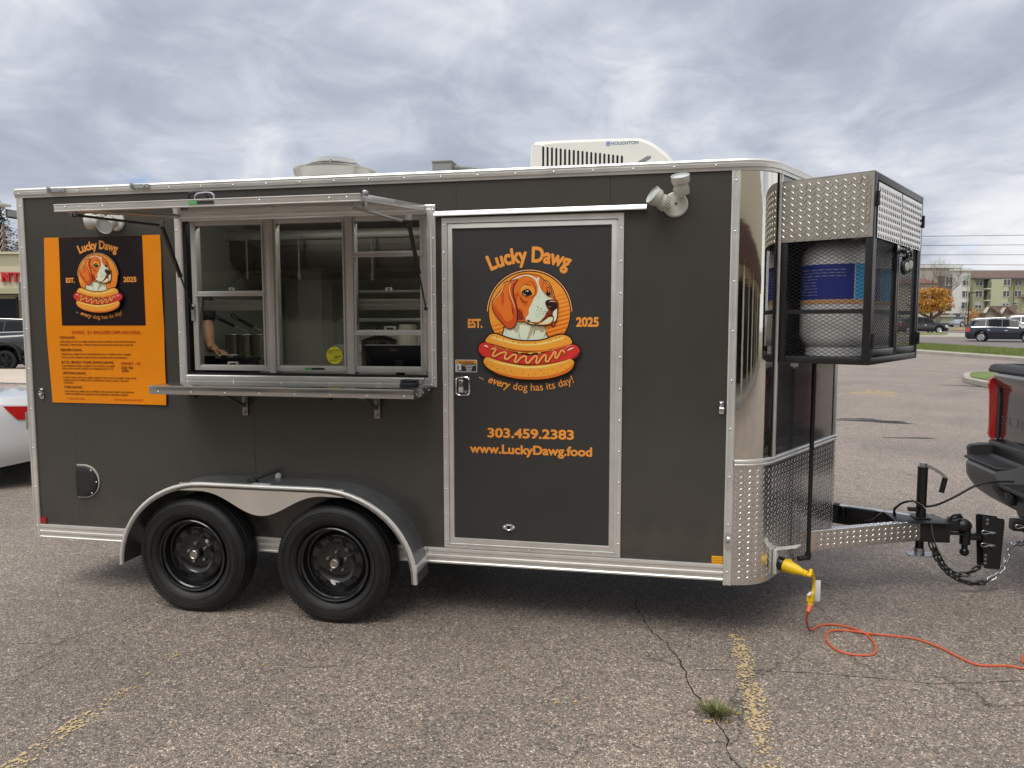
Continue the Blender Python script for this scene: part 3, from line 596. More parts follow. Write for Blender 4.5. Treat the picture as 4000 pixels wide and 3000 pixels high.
p = at(*C6(320, 355), -.05); mb = MB(); mb.bar((p.x-.06, -.13, .792), (p.x+.055, -.03, .835), .012, .012).rbox(p.x-.09, p.x-.03, -.155, -.12, .786, .80, .003).ball((p.x-.06, -.13, .80), .012, 8); mb.build('hold_open_latch', PLA, TR)
MB().cyl((at(*C6(392, 330)).x, -.0, at(*C6(392, 330)).z), (at(*C6(392, 330)).x, -.01, at(*C6(392, 330)).z), .018).build('latch_base', WHP, TR)
mb = MB(); lx = at(*C6(245, 390), -.19).x; MB().box(lx-.052, lx+.052, -.195, -.168, .7845, .7862).build('no_step_sticker', mat('white_sticker', (.7, .7, .68), .5), TR, smooth=0)
mb = MB(); put_text(mb, 'NO STEP', lambda a, b: (a, -.192+b, .7868), lx-.045, lx+.045, .004, .016, .01); mb.build('no_step_lettering', mat('black_print', (.02, .02, .02), .5), TR, smooth=0)
WB = mat('wheel_black', (.010, .010, .011), .2, coat=.3); NUT = mat('zinc_nut', (.40, .39, .33), .35, .9)
def wheel(cx_, rot):
    w = MB(); yo = -.182; M = axis_frame((cx_, -.0, .337), (0, -1, 0))      # z of the frame points to the camera
    T = MB(); prof = [(.218, .150), (.226, .164), (.243, .178), (.27, .1855), (.298, .184), (.316, .176), (.328, .166), (.337, .150), (.340, .09), (.337, .03), (.325, .006), (.29, 0), (.22, .006), (.21, .03)]
    T.lathe(prof, M, 72)
    for r in (.256, .288, .302): T.lathe([(r-.0016, .1835 if r < .29 else .1838), (r, .1872), (r+.0016, .1835 if r < .29 else .1838)], M, 72)
    for k in range(110):                                                    # shoulder blocks
        a = 2*pi*k/110; Mk = M@Matrix.Rotation(a, 4, 'Z'); T.box(.328, .3392, -.0066, .0066, .138, .163, Mk)
    for zz in (.045, .075, .105): T.lathe([(.339, zz-.010), (.3420, zz-.009), (.3420, zz+.009), (.339, zz+.010)], M, 64)
    th = T.build('tyre', RUB, wh, smooth=28)
    R = MB(); R.lathe([(.200, .168), (.208, .172), (.2125, .168), (.2145, .158), (.214, .148), (.206, .146), (.203, .154), (.197, .152), (.191, .145), (.189, .118), (.186, .100), (.178, .098), (.168, .102), (.160, .112), (.150, .1165), (.118, .116), (.108, .108), (.080, .098), (.065, .098), (.045, .104), (.0, .104)], M, 64)
    R.build('rim', WB, wh, smooth=30)
    for k in range(10):
        a = 2*pi*(k+.3)/10+rot; c = Vector((.137*cos(a), .137*sin(a), 0))
        MB().lathe([(.0, .1172), (.0155, .1172), (.0185, .1185), (.0195, .116), (.0195, .11)], M@Matrix.Translation(c), 14).build('rim_hole', mat('hole_black', (.002, .002, .002), .9), wh)
    for k in range(5):
        a = 2*pi*k/5+rot; c = M@Vector((.057*cos(a), .057*sin(a), .098)); d = M.to_3x3()@Vector((0, 0, 1)); q = MB().cyl(c, c+d*.016, .0105, n=6).cyl(c+d*.016, c+d*.024, .0105, .005, n=6); q.build('lug_nut', NUT, wh)
    c = M@Vector((0, 0, .1)); d = Vector((0, -1, 0)); MB().cyl(c, c+d*.030, .036, .03, 20).build('hub', WB, wh)
    MB().lathe([(.026, .12), (.026, .150), (.0225, .154), (.019, .1505), (.0, .1505)], M, 24).build('hub_cap', NUT, wh)
    return wh
for cx_, rot in ((-2.228, .35), (-1.347, .2)):
    wh = bpy.data.objects.new('wheel', None); COL.objects.link(wh); wh.parent = TR; WM[wh.name] = Matrix(); wheel(cx_, rot)
p = Vector((-2.228+.075, -.124, .337+.08)); MB().cyl(p, p+Vector((0, -.004, 0)), .011, n=16).build('valve_sticker', CHR, TR)
p = Vector((-1.347-.022, -.120, .337-.118)); mb = MB().lathe([(0, 0), (.015, 0), (.015, -.002)], axis_frame(p, (0, -1, 0))@Matrix.Diagonal((.7, 1.3, 1, 1)), 20); mb.build('wheel_sticker', mat('white_sticker', (.7, .7, .68), .5), TR)

FARM = Matrix.Translation((0, 2.134, 0))@Matrix.Diagonal((1, -1, 1, 1))
for o_ in [q for q in list(TR.children) if q.name.split('.')[0] in ('fender', 'wheel')]:
    c_ = o_.copy(); COL.objects.link(c_); c_.parent = TR; c_.matrix_basis = FARM@o_.matrix_basis; WM[c_.name] = Matrix()
    for ch in list(o_.children):
        if ch.name.split('.')[0] in ('tyre', 'rim', 'hub'): d_ = ch.copy(); COL.objects.link(d_); d_.parent = c_
MB().rbox(-.75, .55, .50, 1.62, .235, .348, .02).rbox(-3.2, -2.75, .5, 1.6, .25, .348, .02).build('underfloor_blocker', mat('blocker_black', (.012, .012, .012), .6), TR)  # unseen boxes added below the floor to keep light off the ground there
# ------------------------------------------------------------------ serving window
def prect(name, x0, x1, z0, z1, w, y0, y1, m_=ALUW, parent=TR, bev=.0025):   # rectangular frame, outer size given
    mb = MB(); mb.rbox(x0, x0+w, y0, y1, z0, z1, bev).rbox(x1-w, x1, y0, y1, z0, z1, bev).rbox(x0+w, x1-w, y0, y1, z0, z0+w, bev).rbox(x0+w, x1-w, y0, y1, z1-w, z1, bev); return mb.build(name, m_, parent)
SW = MB()
x0, x1, z0, z1 = -2.373, -.778, 1.335, 2.335
def mitre_frame(x0, x1, z0, z1, prof):           # picture-frame moulding: prof = [(inset, proud)]
    rows = []
    for i, o in prof: rows.append([Vector((a, -o, b)) for a, b in ((x0+i, z0+i), (x1-i, z0+i), (x1-i, z1-i), (x0+i, z1-i))])
    return MB().grid(rows, True)
wf = mitre_frame(x0, x1, z0, z1, [(0, 0), (.0, .007), (.006, .010), (.022, .010), (.026, .014), (.044, .014), (.050, .008), (.052, -.045)]).build('window_frame', ALU, TR, smooth=20)
rivets(wf, (x0+.013, -.010, z0+.1), (x0+.013, -.010, z1-.1), 5, (0, -1, 0)); rivets(wf, (x1-.013, -.010, z0+.05), (x1-.013, -.010, z1-.03), 7, (0, -1, 0)); rivets(wf, (x0+.05, -.010, z0+.013), (x1-.03, -.010, z0+.013), 6, (0, -1, 0))
MB().box(x0+.049, x0+.066, .0, .05, z0+.05, z1-.04).box(x0+.066, x1-.06, .0, .05, z0+.048, z0+.062).build('window_seal', RUB, TR)
# units set back in the opening: left, middle, right
Yw = .012
def unit(xa, xb, rails, hand):
    u = bpy.data.objects.new('window', None); COL.objects.link(u); u.parent = TR; WM[u.name] = Matrix()
    za, zb = 1.412, 2.292; w = .032
    prect('window_jamb', xa, xb, za, zb, w, Yw, Yw+.05, parent=u)
    for xq in (xa+w-.004, xb-w-.006): MB().rbox(xq, xq+.010, Yw-.006, Yw+.01, za+w, zb-w, .002).build('sash_stile', ALUW, u)
    for z in rails: MB().rbox(xa+.022, xb-.022, Yw-.004, Yw+.028, z-.014, z+.012, .003).rbox(xa+.022, xb-.022, Yw-.012, Yw, z-.018, z-.010, .002).build('sash_rail', ALUW, u)
    return u
Lu = unit(-2.285, -1.790, [1.866], 0); Mu = unit(-1.772, -1.292, [], 0); Ru = unit(-1.292, -.835, [2.077, 1.640], 0)
MB().rbox(-1.792, -1.752, Yw-.012, Yw+.055, 1.40, 2.30, .004).build('mullion', ALUW, TR); MB().rbox(-1.306, -1.266, Yw-.012, Yw+.055, 1.40, 2.30, .004).build('mullion', ALUW, TR)
def pane(u, x0, x1, z0, z1, y): MB().add([(x0, y, z0), (x1, y, z0), (x1, y, z1), (x0, y, z1)], [(0, 1, 2, 3)]).build('glass', GLS, u, smooth=0)
pane(Lu, -2.253, -1.822, 1.444, 1.86, Yw+.018); pane(Lu, -2.253, -1.822, 1.87, 2.26, Yw+.026)
pane(Mu, -1.74, -1.324, 1.444, 2.26, Yw+.02); pane(Ru, -1.26, -.867, 1.64, 2.07, Yw+.018); pane(Ru, -1.26, -.867, 2.08, 2.26, Yw+.026)
for (xa, xb), u in (((-2.245, -1.83), Lu), ((-1.255, -.872), Ru)):
    MB().rbox(xa, xb, Yw+.045, Yw+.06, 1.765, 1.80, .002).rbox(xa, xb, Yw+.05, Yw+.062, 1.80, 1.825, .002).build('inner_rail', ALUW, u)
MB().rbox(-1.255, -.872, Yw+.045, Yw+.055, 1.862, 1.874, .002).build('inner_rail', ALUW, Ru)
def tiny_pull(x, z, u, w=.062):
    MB().rbox(x-w/2, x-w/2+.007, Yw-.004, Yw+.012, z, z+.017, .001).rbox(x+w/2-.007, x+w/2, Yw-.004, Yw+.012, z, z+.017, .001).rbox(x-w/2, x+w/2, Yw-.004, Yw+.004, z+.013, z+.019, .001).build('sash_pull', WHP, u)
tiny_pull(-2.035, 1.444, Lu); tiny_pull(-1.055, 1.653, Ru); tiny_pull(-2.03, 1.88, Lu, .03); tiny_pull(-1.06, 1.87, Ru, .035)
# stickers on the window
p = at(*C2(1172, 1142), Yw+.015); sk = MB().lathe([(0, 0), (.05, 0)], axis_frame((p.x, Yw+.0165, p.z), (0, -1, 0)), 40).build('permit_sticker', mat('permit_yellow', (.95, .88, .02), .5), Mu, smooth=0)
BPR = mat('black_print', (.02, .02, .02), .5)
mb = MB(); fy = lambda a, b: (a, Yw+.0155, b)
put_text(mb, 'COLORADO', fy, p.x-.018, p.x+.036, p.z+.026, .007, .02); put_text(mb, 'Department of Public', fy, p.x-.018, p.x+.036, p.z+.018, .004); put_text(mb, 'Health & Environment', fy, p.x-.018, p.x+.036, p.z+.012, .004)
mb.lathe([(.0065, 0), (.010, 0)], axis_frame((p.x-.028, Yw+.0155, p.z+.021), (0, -1, 0)), 20)
for z, w in ((.004, .045), (-.010, .045), (-.022, .040)): mb.box(p.x-w, p.x+w, Yw+.0153, Yw+.0156, p.z+z, p.z+z+.0012)
put_text(mb, 'Lucky Dawg', fy, p.x-.004, p.x+.044, p.z-.008, .009, .01, .2); put_text(mb, 'BOBB', fy, p.x-.002, p.x+.02, p.z-.019, .008, .0, .1); put_text(mb, 'PID: 19109', fy, p.x-.03, p.x+.012, p.z-.034, .008, .01, .1)
mb.build('permit_lettering', BPR, Mu, smooth=0, fix=False)
GRN = mat('label_green', (.10, .42, .12), .4)
def maker_label(xa, xb, y, z, parent, h=.013):
    MB().box(xa, xa+(xb-xa)*.35, y-.001, y, z-h/2, z+h/2).build('green_label', GRN, parent, smooth=0); MB().box(xa+(xb-xa)*.35+.001, xb, y-.001, y, z-h/2, z+h/2).build('black_label', BPR, parent, smooth=0)
maker_label(-1.575, -1.455, Yw-.0005, 1.428, Mu)

# ------------------------------------------------------------------ awning flap held up on gas struts
AW = bpy.data.objects.new('awning', None); COL.objects.link(AW); AW.parent = TR; WM[AW.name] = Matrix()
hx0, hx1 = -2.345, -.832; hp = Vector((0, -.020, 2.318)); op_ = Vector((0, -.925, 2.228)); ad_ = (op_-hp).normalized(); an_ = Vector((1, 0, 0)).cross(ad_)
if an_.z < 0: an_ = -an_
AL = (op_-hp).length; AM = frame(hp, (1, 0, 0), ad_, an_)      # local x along, y outward, z up
def aloc(x, y, z): return AM@Vector((x, y, z))
UND = mat('awning_underside', (.66, .64, .60), .07, .85, bump=.0008, bscale=3)
mb = MB().box(hx0+.03, hx1-.03, .03, AL-.02, -.004, .004, AM); mb.build('awning_panel', UND, AW, smooth=0)
mb = MB().box(hx0+.03, hx1-.03, .03, AL-.02, .005, .010, AM); mb.build('awning_skin', CHAR, AW, smooth=0)
mb = MB()
mb.rbox(hx0, hx1, AL-.010, AL-.002, -.015, .012, .001, AM).rbox(hx0, hx1, AL-.045, AL+.001, .008, .014, .002, AM).rbox(hx0, hx1, AL-.030, AL+.001, -.020, -.014, .002, AM)
mb.rbox(hx0, hx0+.012, 0, AL-.013, -.018, .014, .002, AM).rbox(hx1-.012, hx1, 0, AL-.013, -.018, .014, .002, AM)
mb.rbox(hx0+.012, hx0+.055, .0, AL-.013, -.012, -.005, .002, AM).rbox(hx1-.055, hx1-.012, .0, AL-.013, -.012, -.005, .002, AM).rbox(hx0+.055, hx1-.055, .0, .05, -.012, -.005, .002, AM).rbox(hx0+.055, hx1-.055, AL-.075, AL-.013, -.014, -.005, .002, AM)
af = mb.build('awning_frame', ALU, AW)
MB().cyl((hx0, -.012, 2.325), (hx1, -.012, 2.325), .009).build('awning_hinge', ALU, AW)
for x in (hx0+.06, hx0+.14, hx1-.14, hx1-.06, -1.30, hx0+.26): piece('rivet', rv, axis_frame(aloc(x, AL-.0015, -.001), ad_), af)
for y in (.03, .07, .5, .8, .87): piece('rivet', rv, axis_frame(aloc(hx1+.0005, y, -.001), (1, 0, 0)), af)
p = at(*C2(290, 142), -.925); mb = MB(); maker_label(p.x-.05, p.x+.075, -.9262, 2.2265, AW, .014)
for dx in (-.018, .03):
    p = at(*C2(310, 105), -.90); path = smoothpath([(p.x+dx-.045, -.90, 2.238), (p.x+dx-.043, -.90, 2.268), (p.x+dx-.02, -.90, 2.276), (p.x+dx+.03, -.90, 2.275), (p.x+dx+.045, -.90, 2.262), (p.x+dx+.045, -.90, 2.236)], 4)
    if dx < 0: MB().tube(path, .0075, 8).build('pull_handle', BLK, AW)
    else: MB().tube([q+Vector((-.01, -.008, -.004)) for q in path], .0035, 8).build('pull_handle', CHR, AW)
p = at(*C2(1352, 95), -.93); MB().rbox(p.x-.008, p.x+.010, -.91, -.88, 2.236, 2.258, .004).build('lid_catch', GALV, AW)
for x in (at(*C2(1375, 170), -.85).x,): MB().cyl((x, -.86, 2.225), (x, -.86, 2.190), .009).cyl((x, -.86, 2.208), (x, -.86, 2.200), .014).build('lid_bolt', NUT, AW)
# struts
GB = mat('strut_black', (.012, .012, .012), .3)
for q0, q1 in (((C1, 1045, 305), (C1, 1245, 835)), ((C2, 1652, 265), (C2, 1765, 838))):
    wallp = at(*q1[0](q1[1], q1[2]), -.012); a = at(*q0[0](q0[1], q0[2]), -.62)
    if q0[0] is C1: wallp = at(*C1(1245, 835), .005); a = at(*C1(1050, 310), -.52)
    else: wallp = at(*C2(1765, 838), -.015); a = at(*C2(1652, 268), -.40)
    mid_ = a.lerp(wallp, .56); mb = MB().cyl(a, mid_, .0115, n=14).cyl(mid_, wallp, .0048, n=10).ball(a, .013, 10).ball(wallp, .012, 10).cyl(mid_-(mid_-a).normalized()*.006, mid_+(mid_-a).normalized()*.006, .013, n=12); mb.build('gas_strut', GB, AW)
    MB().rbox(wallp.x-.008, wallp.x+.014, wallp.y, wallp.y+.006, wallp.z-.075, wallp.z+.02, .002).build('strut_bracket', GALV, AW)
    MB().box(a.x-.012, a.x+.012, a.y-.012, a.y+.012, a.z, a.z+.03).build('strut_bracket', GALV, AW)
for q in (((C1, 480, 232, -.86), (C1, 1045, 300, -.52)), ((C2, 1283, 180, -.86), (C2, 1605, 270, -.46))):
    a = at(*q[0][0](*q[0][1:3]), q[0][3]); b = at(*q[1][0](*q[1][1:3]), q[1][3]); MB().cyl(a, b, .0065, n=10).ball(a, .013, 8).build('stay_rod', GB if q[0][0] is C1 else GALV, AW)
    MB().rbox(a.x-.012, a.x+.012, a.y-.01, a.y+.01, a.z-.004, a.z+.03, .002).build('stay_bracket', GALV, AW)

# ------------------------------------------------------------------ serving shelf
SH = bpy.data.objects.new('serving_shelf', None); COL.objects.link(SH); SH.parent = TR; WM[SH.name] = Matrix()
mb = MB().rbox(-2.349, -.808, -.318, -.315+.003, 1.298, 1.345, .001).rbox(-2.349, -.808, -.315, -.006, 1.342, 1.346, .001).rbox(-2.349, -2.346, -.315, -.006, 1.300, 1.342, .001).rbox(-.811, -.808, -.315, -.006, 1.300, 1.342, .001)
st_ = mb.build('shelf_top', mat('shelf_stainless', (.50, .50, .48), .2, .95, var=.1, vscale=4, rvar=.08), SH); rivets(st_, (-2.29, -.3195, 1.312), (-.86, -.3195, 1.312), 8, (0, -1, 0)); rivets(st_, (-.8075, -.27, 1.315), (-.8075, -.05, 1.322), 3, (1, 0, 0))
for x in (-1.95, -1.129):
    mb = MB().rbox(x-.017, x+.017, -.014, -.001, 1.150, 1.298, .002).bar((x, -.215, 1.292), (x, -.014, 1.205), .016, .018).rbox(x-.017, x+.017, -.24, -.014, 1.286, 1.298, .002).cyl((x, -.013, 1.168), (x, -.024, 1.168), .009, n=6).cyl((x, -.013, 1.225), (x, -.02, 1.225), .006)
    mb.build('shelf_bracket', mat('bracket_steel', (.30, .29, .27), .35, .9), SH)
    MB().rbox(x-.22, x-.195, -.20, -.17, 1.268, 1.30, .002).build('shelf_hook', BLK, SH)

# ------------------------------------------------------------------ entrance door
DR = bpy.data.objects.new('door', None); COL.objects.link(DR); DR.parent = TR; WM[DR.name] = Matrix()
df = mitre_frame(-.742, .243, .424, 2.262, [(0, 0), (0, .009), (.005, .012), (.020, .012), (.024, .016), (.030, .016), (.033, .004)]).build('door_frame', ALU, DR, smooth=20)
mitre_frame(-.709, .208, .457, 2.229, [(0, 0), (.001, .008), (.026, .013), (.029, .004)]).build('door_edge_trim', ALU, DR, smooth=20)
MB().box(-.686, .185, -.0045, .03, .478, 2.206).build('door_panel', DOORP, DR, smooth=0)
rivets(df, (-.730, -.012, .47), (-.730, -.012, 2.22), 13, (0, -1, 0)); rivets(df, (.231, -.012, .50), (.231, -.012, 2.18), 11, (0, -1, 0)); rivets(df, (-.64, -.012, 2.251), (.13, -.012, 2.251), 4, (0, -1, 0)); rivets(df, (-.62, -.012, .435), (.10, -.012, .435), 3, (0, -1, 0))
MB().cyl((.213, -.012, .46), (.213, -.012, 2.22), .0055, n=10).build('piano_hinge', ALU, DR)
mb = MB(); prof = [(0, 2.297), (.006, 2.297), (.010, 2.289), (.030, 2.282), (.034, 2.276), (.034, 2.268), (.028, 2.268), (.004, 2.277), (0, 2.277)]
mb.grid([[(-.780, -o, z), (.358, -o, z+.004)] for o, z in prof]); mb.add([(.358, -o, z+.004) for o, z in prof], [tuple(range(len(prof)))]); mb.build('drip_rail', ALU, TR)
hx, hz = (at(*C3(120, 1085)).x+at(*C3(210, 1203)).x)/2, (at(*C3(120, 1085)).z+at(*C3(210, 1203)).z)/2
mb = MB(); rows = [[(a, -.0045-o, b) for a, b in rr(hx, hz, .084-i, .108-i, .018)] for i, o in ((0, 0), (.002, .006), (.010, .009), (.016, .007), (.020, .001))]; mb.grid(rows, True); mb.build('latch_bezel', CHR, DR)
MB().prism(rr(hx, hz, .064, .088, .01), F0(-.0048), .001).build('latch_recess', mat('recess_black', (.02, .02, .02), .5), DR); MB().rbox(hx-.024, hx+.004, -.012, -.006, hz-.036, hz+.036, .003).rbox(hx-.016, hx-.002, -.016, -.012, hz-.034, hz+.03, .002).build('paddle', CHR, DR)
MB().cyl((hx-.012, -.012, hz+.026), (hx-.012, -.018, hz+.026), .008).cyl((hx+.018, -.006, hz-.030), (hx+.018, -.016, hz-.030), .009).build('lock_barrel', CHR, DR)
p = at(*D7(662, 355)); mb = MB().lathe([(.010, .004), (.011, .010), (.014, .012), (.018, .010), (.020, 0)], axis_frame((p.x, -.0045, p.z), (0, -1, 0)), 24); mb.prism([(p.x-.036, p.z+.0035), (p.x-.032, p.z+.010), (p.x-.012, p.z+.019), (p.x+.012, p.z+.019), (p.x+.030, p.z+.012), (p.x+.035, p.z+.003), (p.x+.033, p.z-.006), (p.x+.012, p.z-.018), (p.x-.012, p.z-.018), (p.x-.034, p.z-.006)], F0(-.0045), .004); mb.build('door_keeper', CHR, DR); MB().cyl((p.x, -.005, p.z), (p.x, -.0095, p.z), .0105).build('keeper_hole', DARK, DR)
for s_ in (-.026, .026): piece('rivet', rv, axis_frame((p.x+s_, -.0085, p.z), (0, -1, 0)), DR)
# warning sticker
a = at(*C3(120, 988)); b = at(*C3(248, 1062)); x0, x1, z0, z1 = a.x, b.x, b.z, a.z; w = x1-x0; h = z1-z0
MB().prism(rr((x0+x1)/2, (z0+z1)/2, w, h, .005), F0(-.0045), .0005).build('warning_sticker', mat('white_sticker', (.7, .7, .68), .5), DR, smooth=0)
MB().prism(rr((x0+x1)/2, (z0+z1)/2, w-.006, h-.006, .003), F0(-.005), .0002).build('sticker_black', BPR, DR, smooth=0)
MB().prism([(x0+.004, z1-.004), (x1-.004, z1-.004), (x1-.004, z1-.021), (x0+.004, z1-.021)], F0(-.0052), .0002).build('sticker_orange', mat('label_orange', (.72, .28, .02), .5), DR, smooth=0)
MB().prism([(x0+.005, z1-.0225), (x0+.033, z1-.0225), (x0+.033, z0+.005), (x0+.005, z0+.005)], F0(-.0052), .0002).build('sticker_white', mat('white_sticker', (.7, .7, .68), .5), DR, smooth=0)
fk = F0(-.0056); mb = MB(); put_text(mb, 'WARNING', fk, x0+.040, x1-.018, z1-.019, .0115, .03); mb.flat([(x0+.020, z1-.019), (x0+.034, z1-.019), (x0+.027, z1-.006)], fk)
mb.cyl((x0+.015, -.0055, z1-.032), (x0+.015, -.0058, z1-.032), .0035).flat([(x0+.012, z1-.036), (x0+.018, z1-.036), (x0+.020, z1-.048), (x0+.014, z1-.060), (x0+.010, z1-.046)], fk).flat([(x0+.017, z1-.038), (x0+.028, z1-.033), (x0+.028, z1-.035), (x0+.017, z1-.042)], fk).flat([(x0+.015, z0+.006), (x0+.031, z0+.006), (x0+.031, z0+.012), (x0+.015, z0+.012)], fk)
mb.build('sticker_print', BPR, DR, smooth=0, fix=False)
mb = MB(); put_text(mb, 'LOW CLEARANCE', fk, x0+.038, x1-.008, z1-.032, .0055, .04)
for k, s_ in enumerate(('WATCH', 'YOUR', 'HEAD')): put_text(mb, s_, fk, x0+.056+.003*k, x1-.026-.003*k, z1-.0415-.0098*k, .0072, .03)
mb.build('sticker_print', mat('white_sticker', (.7, .7, .68), .5), DR, smooth=0, fix=False)
# ------------------------------------------------------------------ dog and hot dog emblem (door and banner)
EM = {k: mat('print_'+k, v, .5, spec=.3) for k, v in dict(line='#1C0D06', orange='#F29C34', stripe='#E56A14', tan='#E8AC7C', brown='#E37424', red='#CC521C', dark='#8A2E14', white='#DDE6CE', shade='#B8AA8C', nose='#2A1216', cream='#F6D492', eye='#150A08', bun='#F0A238', bun2='#D97024', bunlt='#F2D274', saus='#D2352C', saus2='#8C2226', mustard='#F09040', pink='#F4DCD0', green='#C6BE52').items()}
EK = list(EM)
def emblem(parent, conv, y, dz=.00022, sc=1):
    mb = MB(); lay = [0]
    def fr(a, b): p = conv(a, b); return (p[0], y-lay[0]*dz, p[1])
    def fill(pts, col, sm=True, k=5):
        lay[0] += 1; mb.cur = EK.index(col); q = smoothpath([(a, b, 0) for a, b in pts], k, True) if sm else [Vector((a, b, 0)) for a, b in pts]
        mb.flat([(p.x, p.y) for p in q], fr)
    def stroke(pts, w, col, closed=False, taper=False, k=6):
        lay[0] += 1; mb.cur = EK.index(col); q = smoothpath([(a, b, 0) for a, b in pts], k, closed)
        if closed: q.append(q[0])
        n = len(q); rows = []
        for i, p in enumerate(q):
            t = (q[(i+1) % (n-1)]-q[i-1]) if closed and i in (0, n-1) else q[min(i+1, n-1)]-q[max(i-1, 0)]
            t.normalize() if t.length else None; nn = Vector((-t.y, t.x, 0)); ww = w/2*(max(.12, sin(pi*i/(n-1))) if taper else 1); rows.append([fr(*(p+nn*ww).xy), fr(*(p-nn*ww).xy)])
        mb.grid(rows)
        if not taper and not closed:
            for p in (q[0], q[-1]): mb.flat([(p.x+w/2*cos(a*pi/4), p.y+w/2*sin(a*pi/4)) for a in range(8)], fr)
    def disc(cx_, cy_, rx, ry, col, n=28, rot=0): fill([(cx_+rx*cos(2*pi*i/n)*cos(rot)-ry*sin(2*pi*i/n)*sin(rot), cy_+rx*cos(2*pi*i/n)*sin(rot)+ry*sin(2*pi*i/n)*cos(rot)) for i in range(n)], col, False)
    def arc(R, w, col, a0=181, a1=359): 
        lay[0] += 1; mb.cur = EK.index(col); rows = []
        for i in range(49): a = radians(a0+(a1-a0)*i/48); rows.append([fr(1052+R_*cos(a), 1003+R_*1.0*sin(a)) for R_ in (R-w/2, R+w/2)])
        mb.grid(rows)
    arc(829, 56, 'line'); disc(1052, 1003, 812, 812, 'line', 64); arc(826, 20, 'tan'); disc(1052, 1003, 794, 794, 'orange', 64)
    for k in range(13):                                            # slanted stripes growing toward the bottom
        t0 = -170+78*k; th = 12+4.2*k; d = Vector((.966, -.26)); e = Vector((.26, .966)); P = []
        for t in (t0, t0+th):
            hl = sqrt(max(0, 786**2-t*t)); P.append((Vector((1052, 1003))+e*t, hl))
        lay[0] += (k == 0); mb.cur = EK.index('stripe'); q = [P[0][0]-d*P[0][1]*(1 if k > 2 else -.5), P[0][0]+d*P[0][1], P[1][0]+d*P[1][1], P[1][0]-d*P[1][1]*(1 if k > 2 else -.5)]
        mb.flat([(p.x, p.y) for p in q], fr)
    neck = [(515, 1450), (560, 1250), (800, 1150), (1000, 1170), (1360, 1240), (1372, 1390), (1425, 1515), (1300, 1590), (1050, 1610), (800, 1580)]
    fill(neck, 'white', False); stroke([(515, 1450), (545, 1340), (560, 1250)], 22, 'line'); stroke([(1362, 1240), (1368, 1380), (1425, 1515)], 22, 'line')
    fill([(740, 1330), (830, 1190), (1000, 1190), (1060, 1260), (870, 1240), (850, 1330), (800, 1400)], 'shade'); fill([(1090, 1265), (1150, 1275), (1100, 1420), (1000, 1560), (1040, 1400)], 'shade')
    fill([(1190, 1290), (1330, 1240), (1340, 1350), (1290, 1400), (1230, 1340), (1180, 1370)], 'shade'); stroke([(1175, 1260), (1150, 1380), (1120, 1480)], 12, 'line', taper=True); stroke([(845, 1370), (850, 1460), (880, 1540)], 18, 'shade', taper=True); stroke([(565, 1290), (580, 1370), (600, 1430)], 14, 'shade', taper=True); stroke([(1330, 1500), (1370, 1390), (1360, 1300)], 22, 'shade', taper=True)
    far_ear = [(1360, 385), (1430, 430), (1490, 550), (1530, 680), (1548, 780), (1515, 760), (1480, 640), (1420, 500)]
    stroke(far_ear, 30, 'line', True); fill(far_ear, 'tan'); fill([(1480, 1185), (1565, 1190), (1556, 1250), (1515, 1290), (1468, 1255)], 'line'); fill([(1492, 1190), (1552, 1196), (1545, 1245), (1515, 1270), (1482, 1245)], 'red')
    head = [(680, 400), (770, 320), (880, 268), (1000, 255), (1150, 272), (1260, 305), (1330, 370), (1400, 450), (1455, 520), (1485, 600), (1500, 680), (1545, 752), (1600, 800), (1606, 900), (1596, 1040), (1575, 1160), (1520, 1195), (1450, 1245), (1350, 1262), (1180, 1250), (1060, 1235), (970, 1185), (900, 1185), (800, 1160), (700, 1000), (680, 650)]
    stroke(head, 26, 'line', True); fill(head, 'brown')
    fill([(770, 640), (850, 640), (800, 760), (820, 900), (920, 960), (925, 1060), (975, 1120), (960, 1165), (880, 1165), (800, 1150), (740, 900)], 'red'); fill([(810, 940), (900, 1000), (930, 1060), (930, 1150), (860, 1160), (810, 1140)], 'dark')
    fill([(690, 392), (790, 325), (900, 285), (1010, 272), (1100, 290), (1190, 340), (1215, 320), (1245, 330), (1238, 420), (1262, 520), (1310, 600), (1400, 680), (1500, 745), (1430, 770), (1370, 830), (1395, 920), (1420, 985), (1400, 1060), (1330, 1130), (1240, 1190), (1150, 1195), (1050, 1200), (990, 1170), (985, 1110), (1035, 1040), (1042, 940), (1090, 850), (1150, 720), (1205, 640), (1218, 540), (1190, 430), (1140, 350), (1040, 300), (930, 295), (820, 340)], 'white')
    stroke([(1240, 330), (1330, 385), (1300, 500), (1340, 640)], 10, 'red', taper=True); stroke([(1195, 330), (1225, 430), (1228, 520)], 10, 'orange', taper=True)
    ear = [(700, 395), (610, 410), (555, 455), (520, 540), (470, 610), (395, 705), (335, 800), (328, 900), (355, 985), (430, 1100), (520, 1200), (590, 1290), (670, 1325), (740, 1292), (790, 1200), (812, 1080), (802, 950), (770, 820), (735, 700), (722, 560), (760, 450), (815, 365)]
    stroke(ear, 26, 'line', True); fill(ear, 'red'); fill([(640, 430), (580, 480), (520, 600), (430, 700), (370, 800), (375, 900), (440, 1020), (520, 1080), (570, 1170), (650, 1180), (720, 1120), (740, 1000), (700, 860), (650, 740), (640, 600), (690, 470)], 'brown')
    fill([(505, 600), (545, 620), (558, 760), (530, 890), (505, 800)], 'red'); fill([(400, 850), (420, 960), (520, 1060), (500, 1110), (390, 980)], 'red'); fill([(700, 860), (735, 960), (735, 1070), (715, 1000)], 'dark')
    stroke([(345, 905), (352, 800), (420, 695), (500, 600), (545, 480), (620, 425), (700, 405)], 16, 'cream', taper=True); stroke([(790, 385), (700, 440), (668, 520), (675, 640), (720, 770), (760, 880), (770, 950)], 16, 'cream', taper=True)
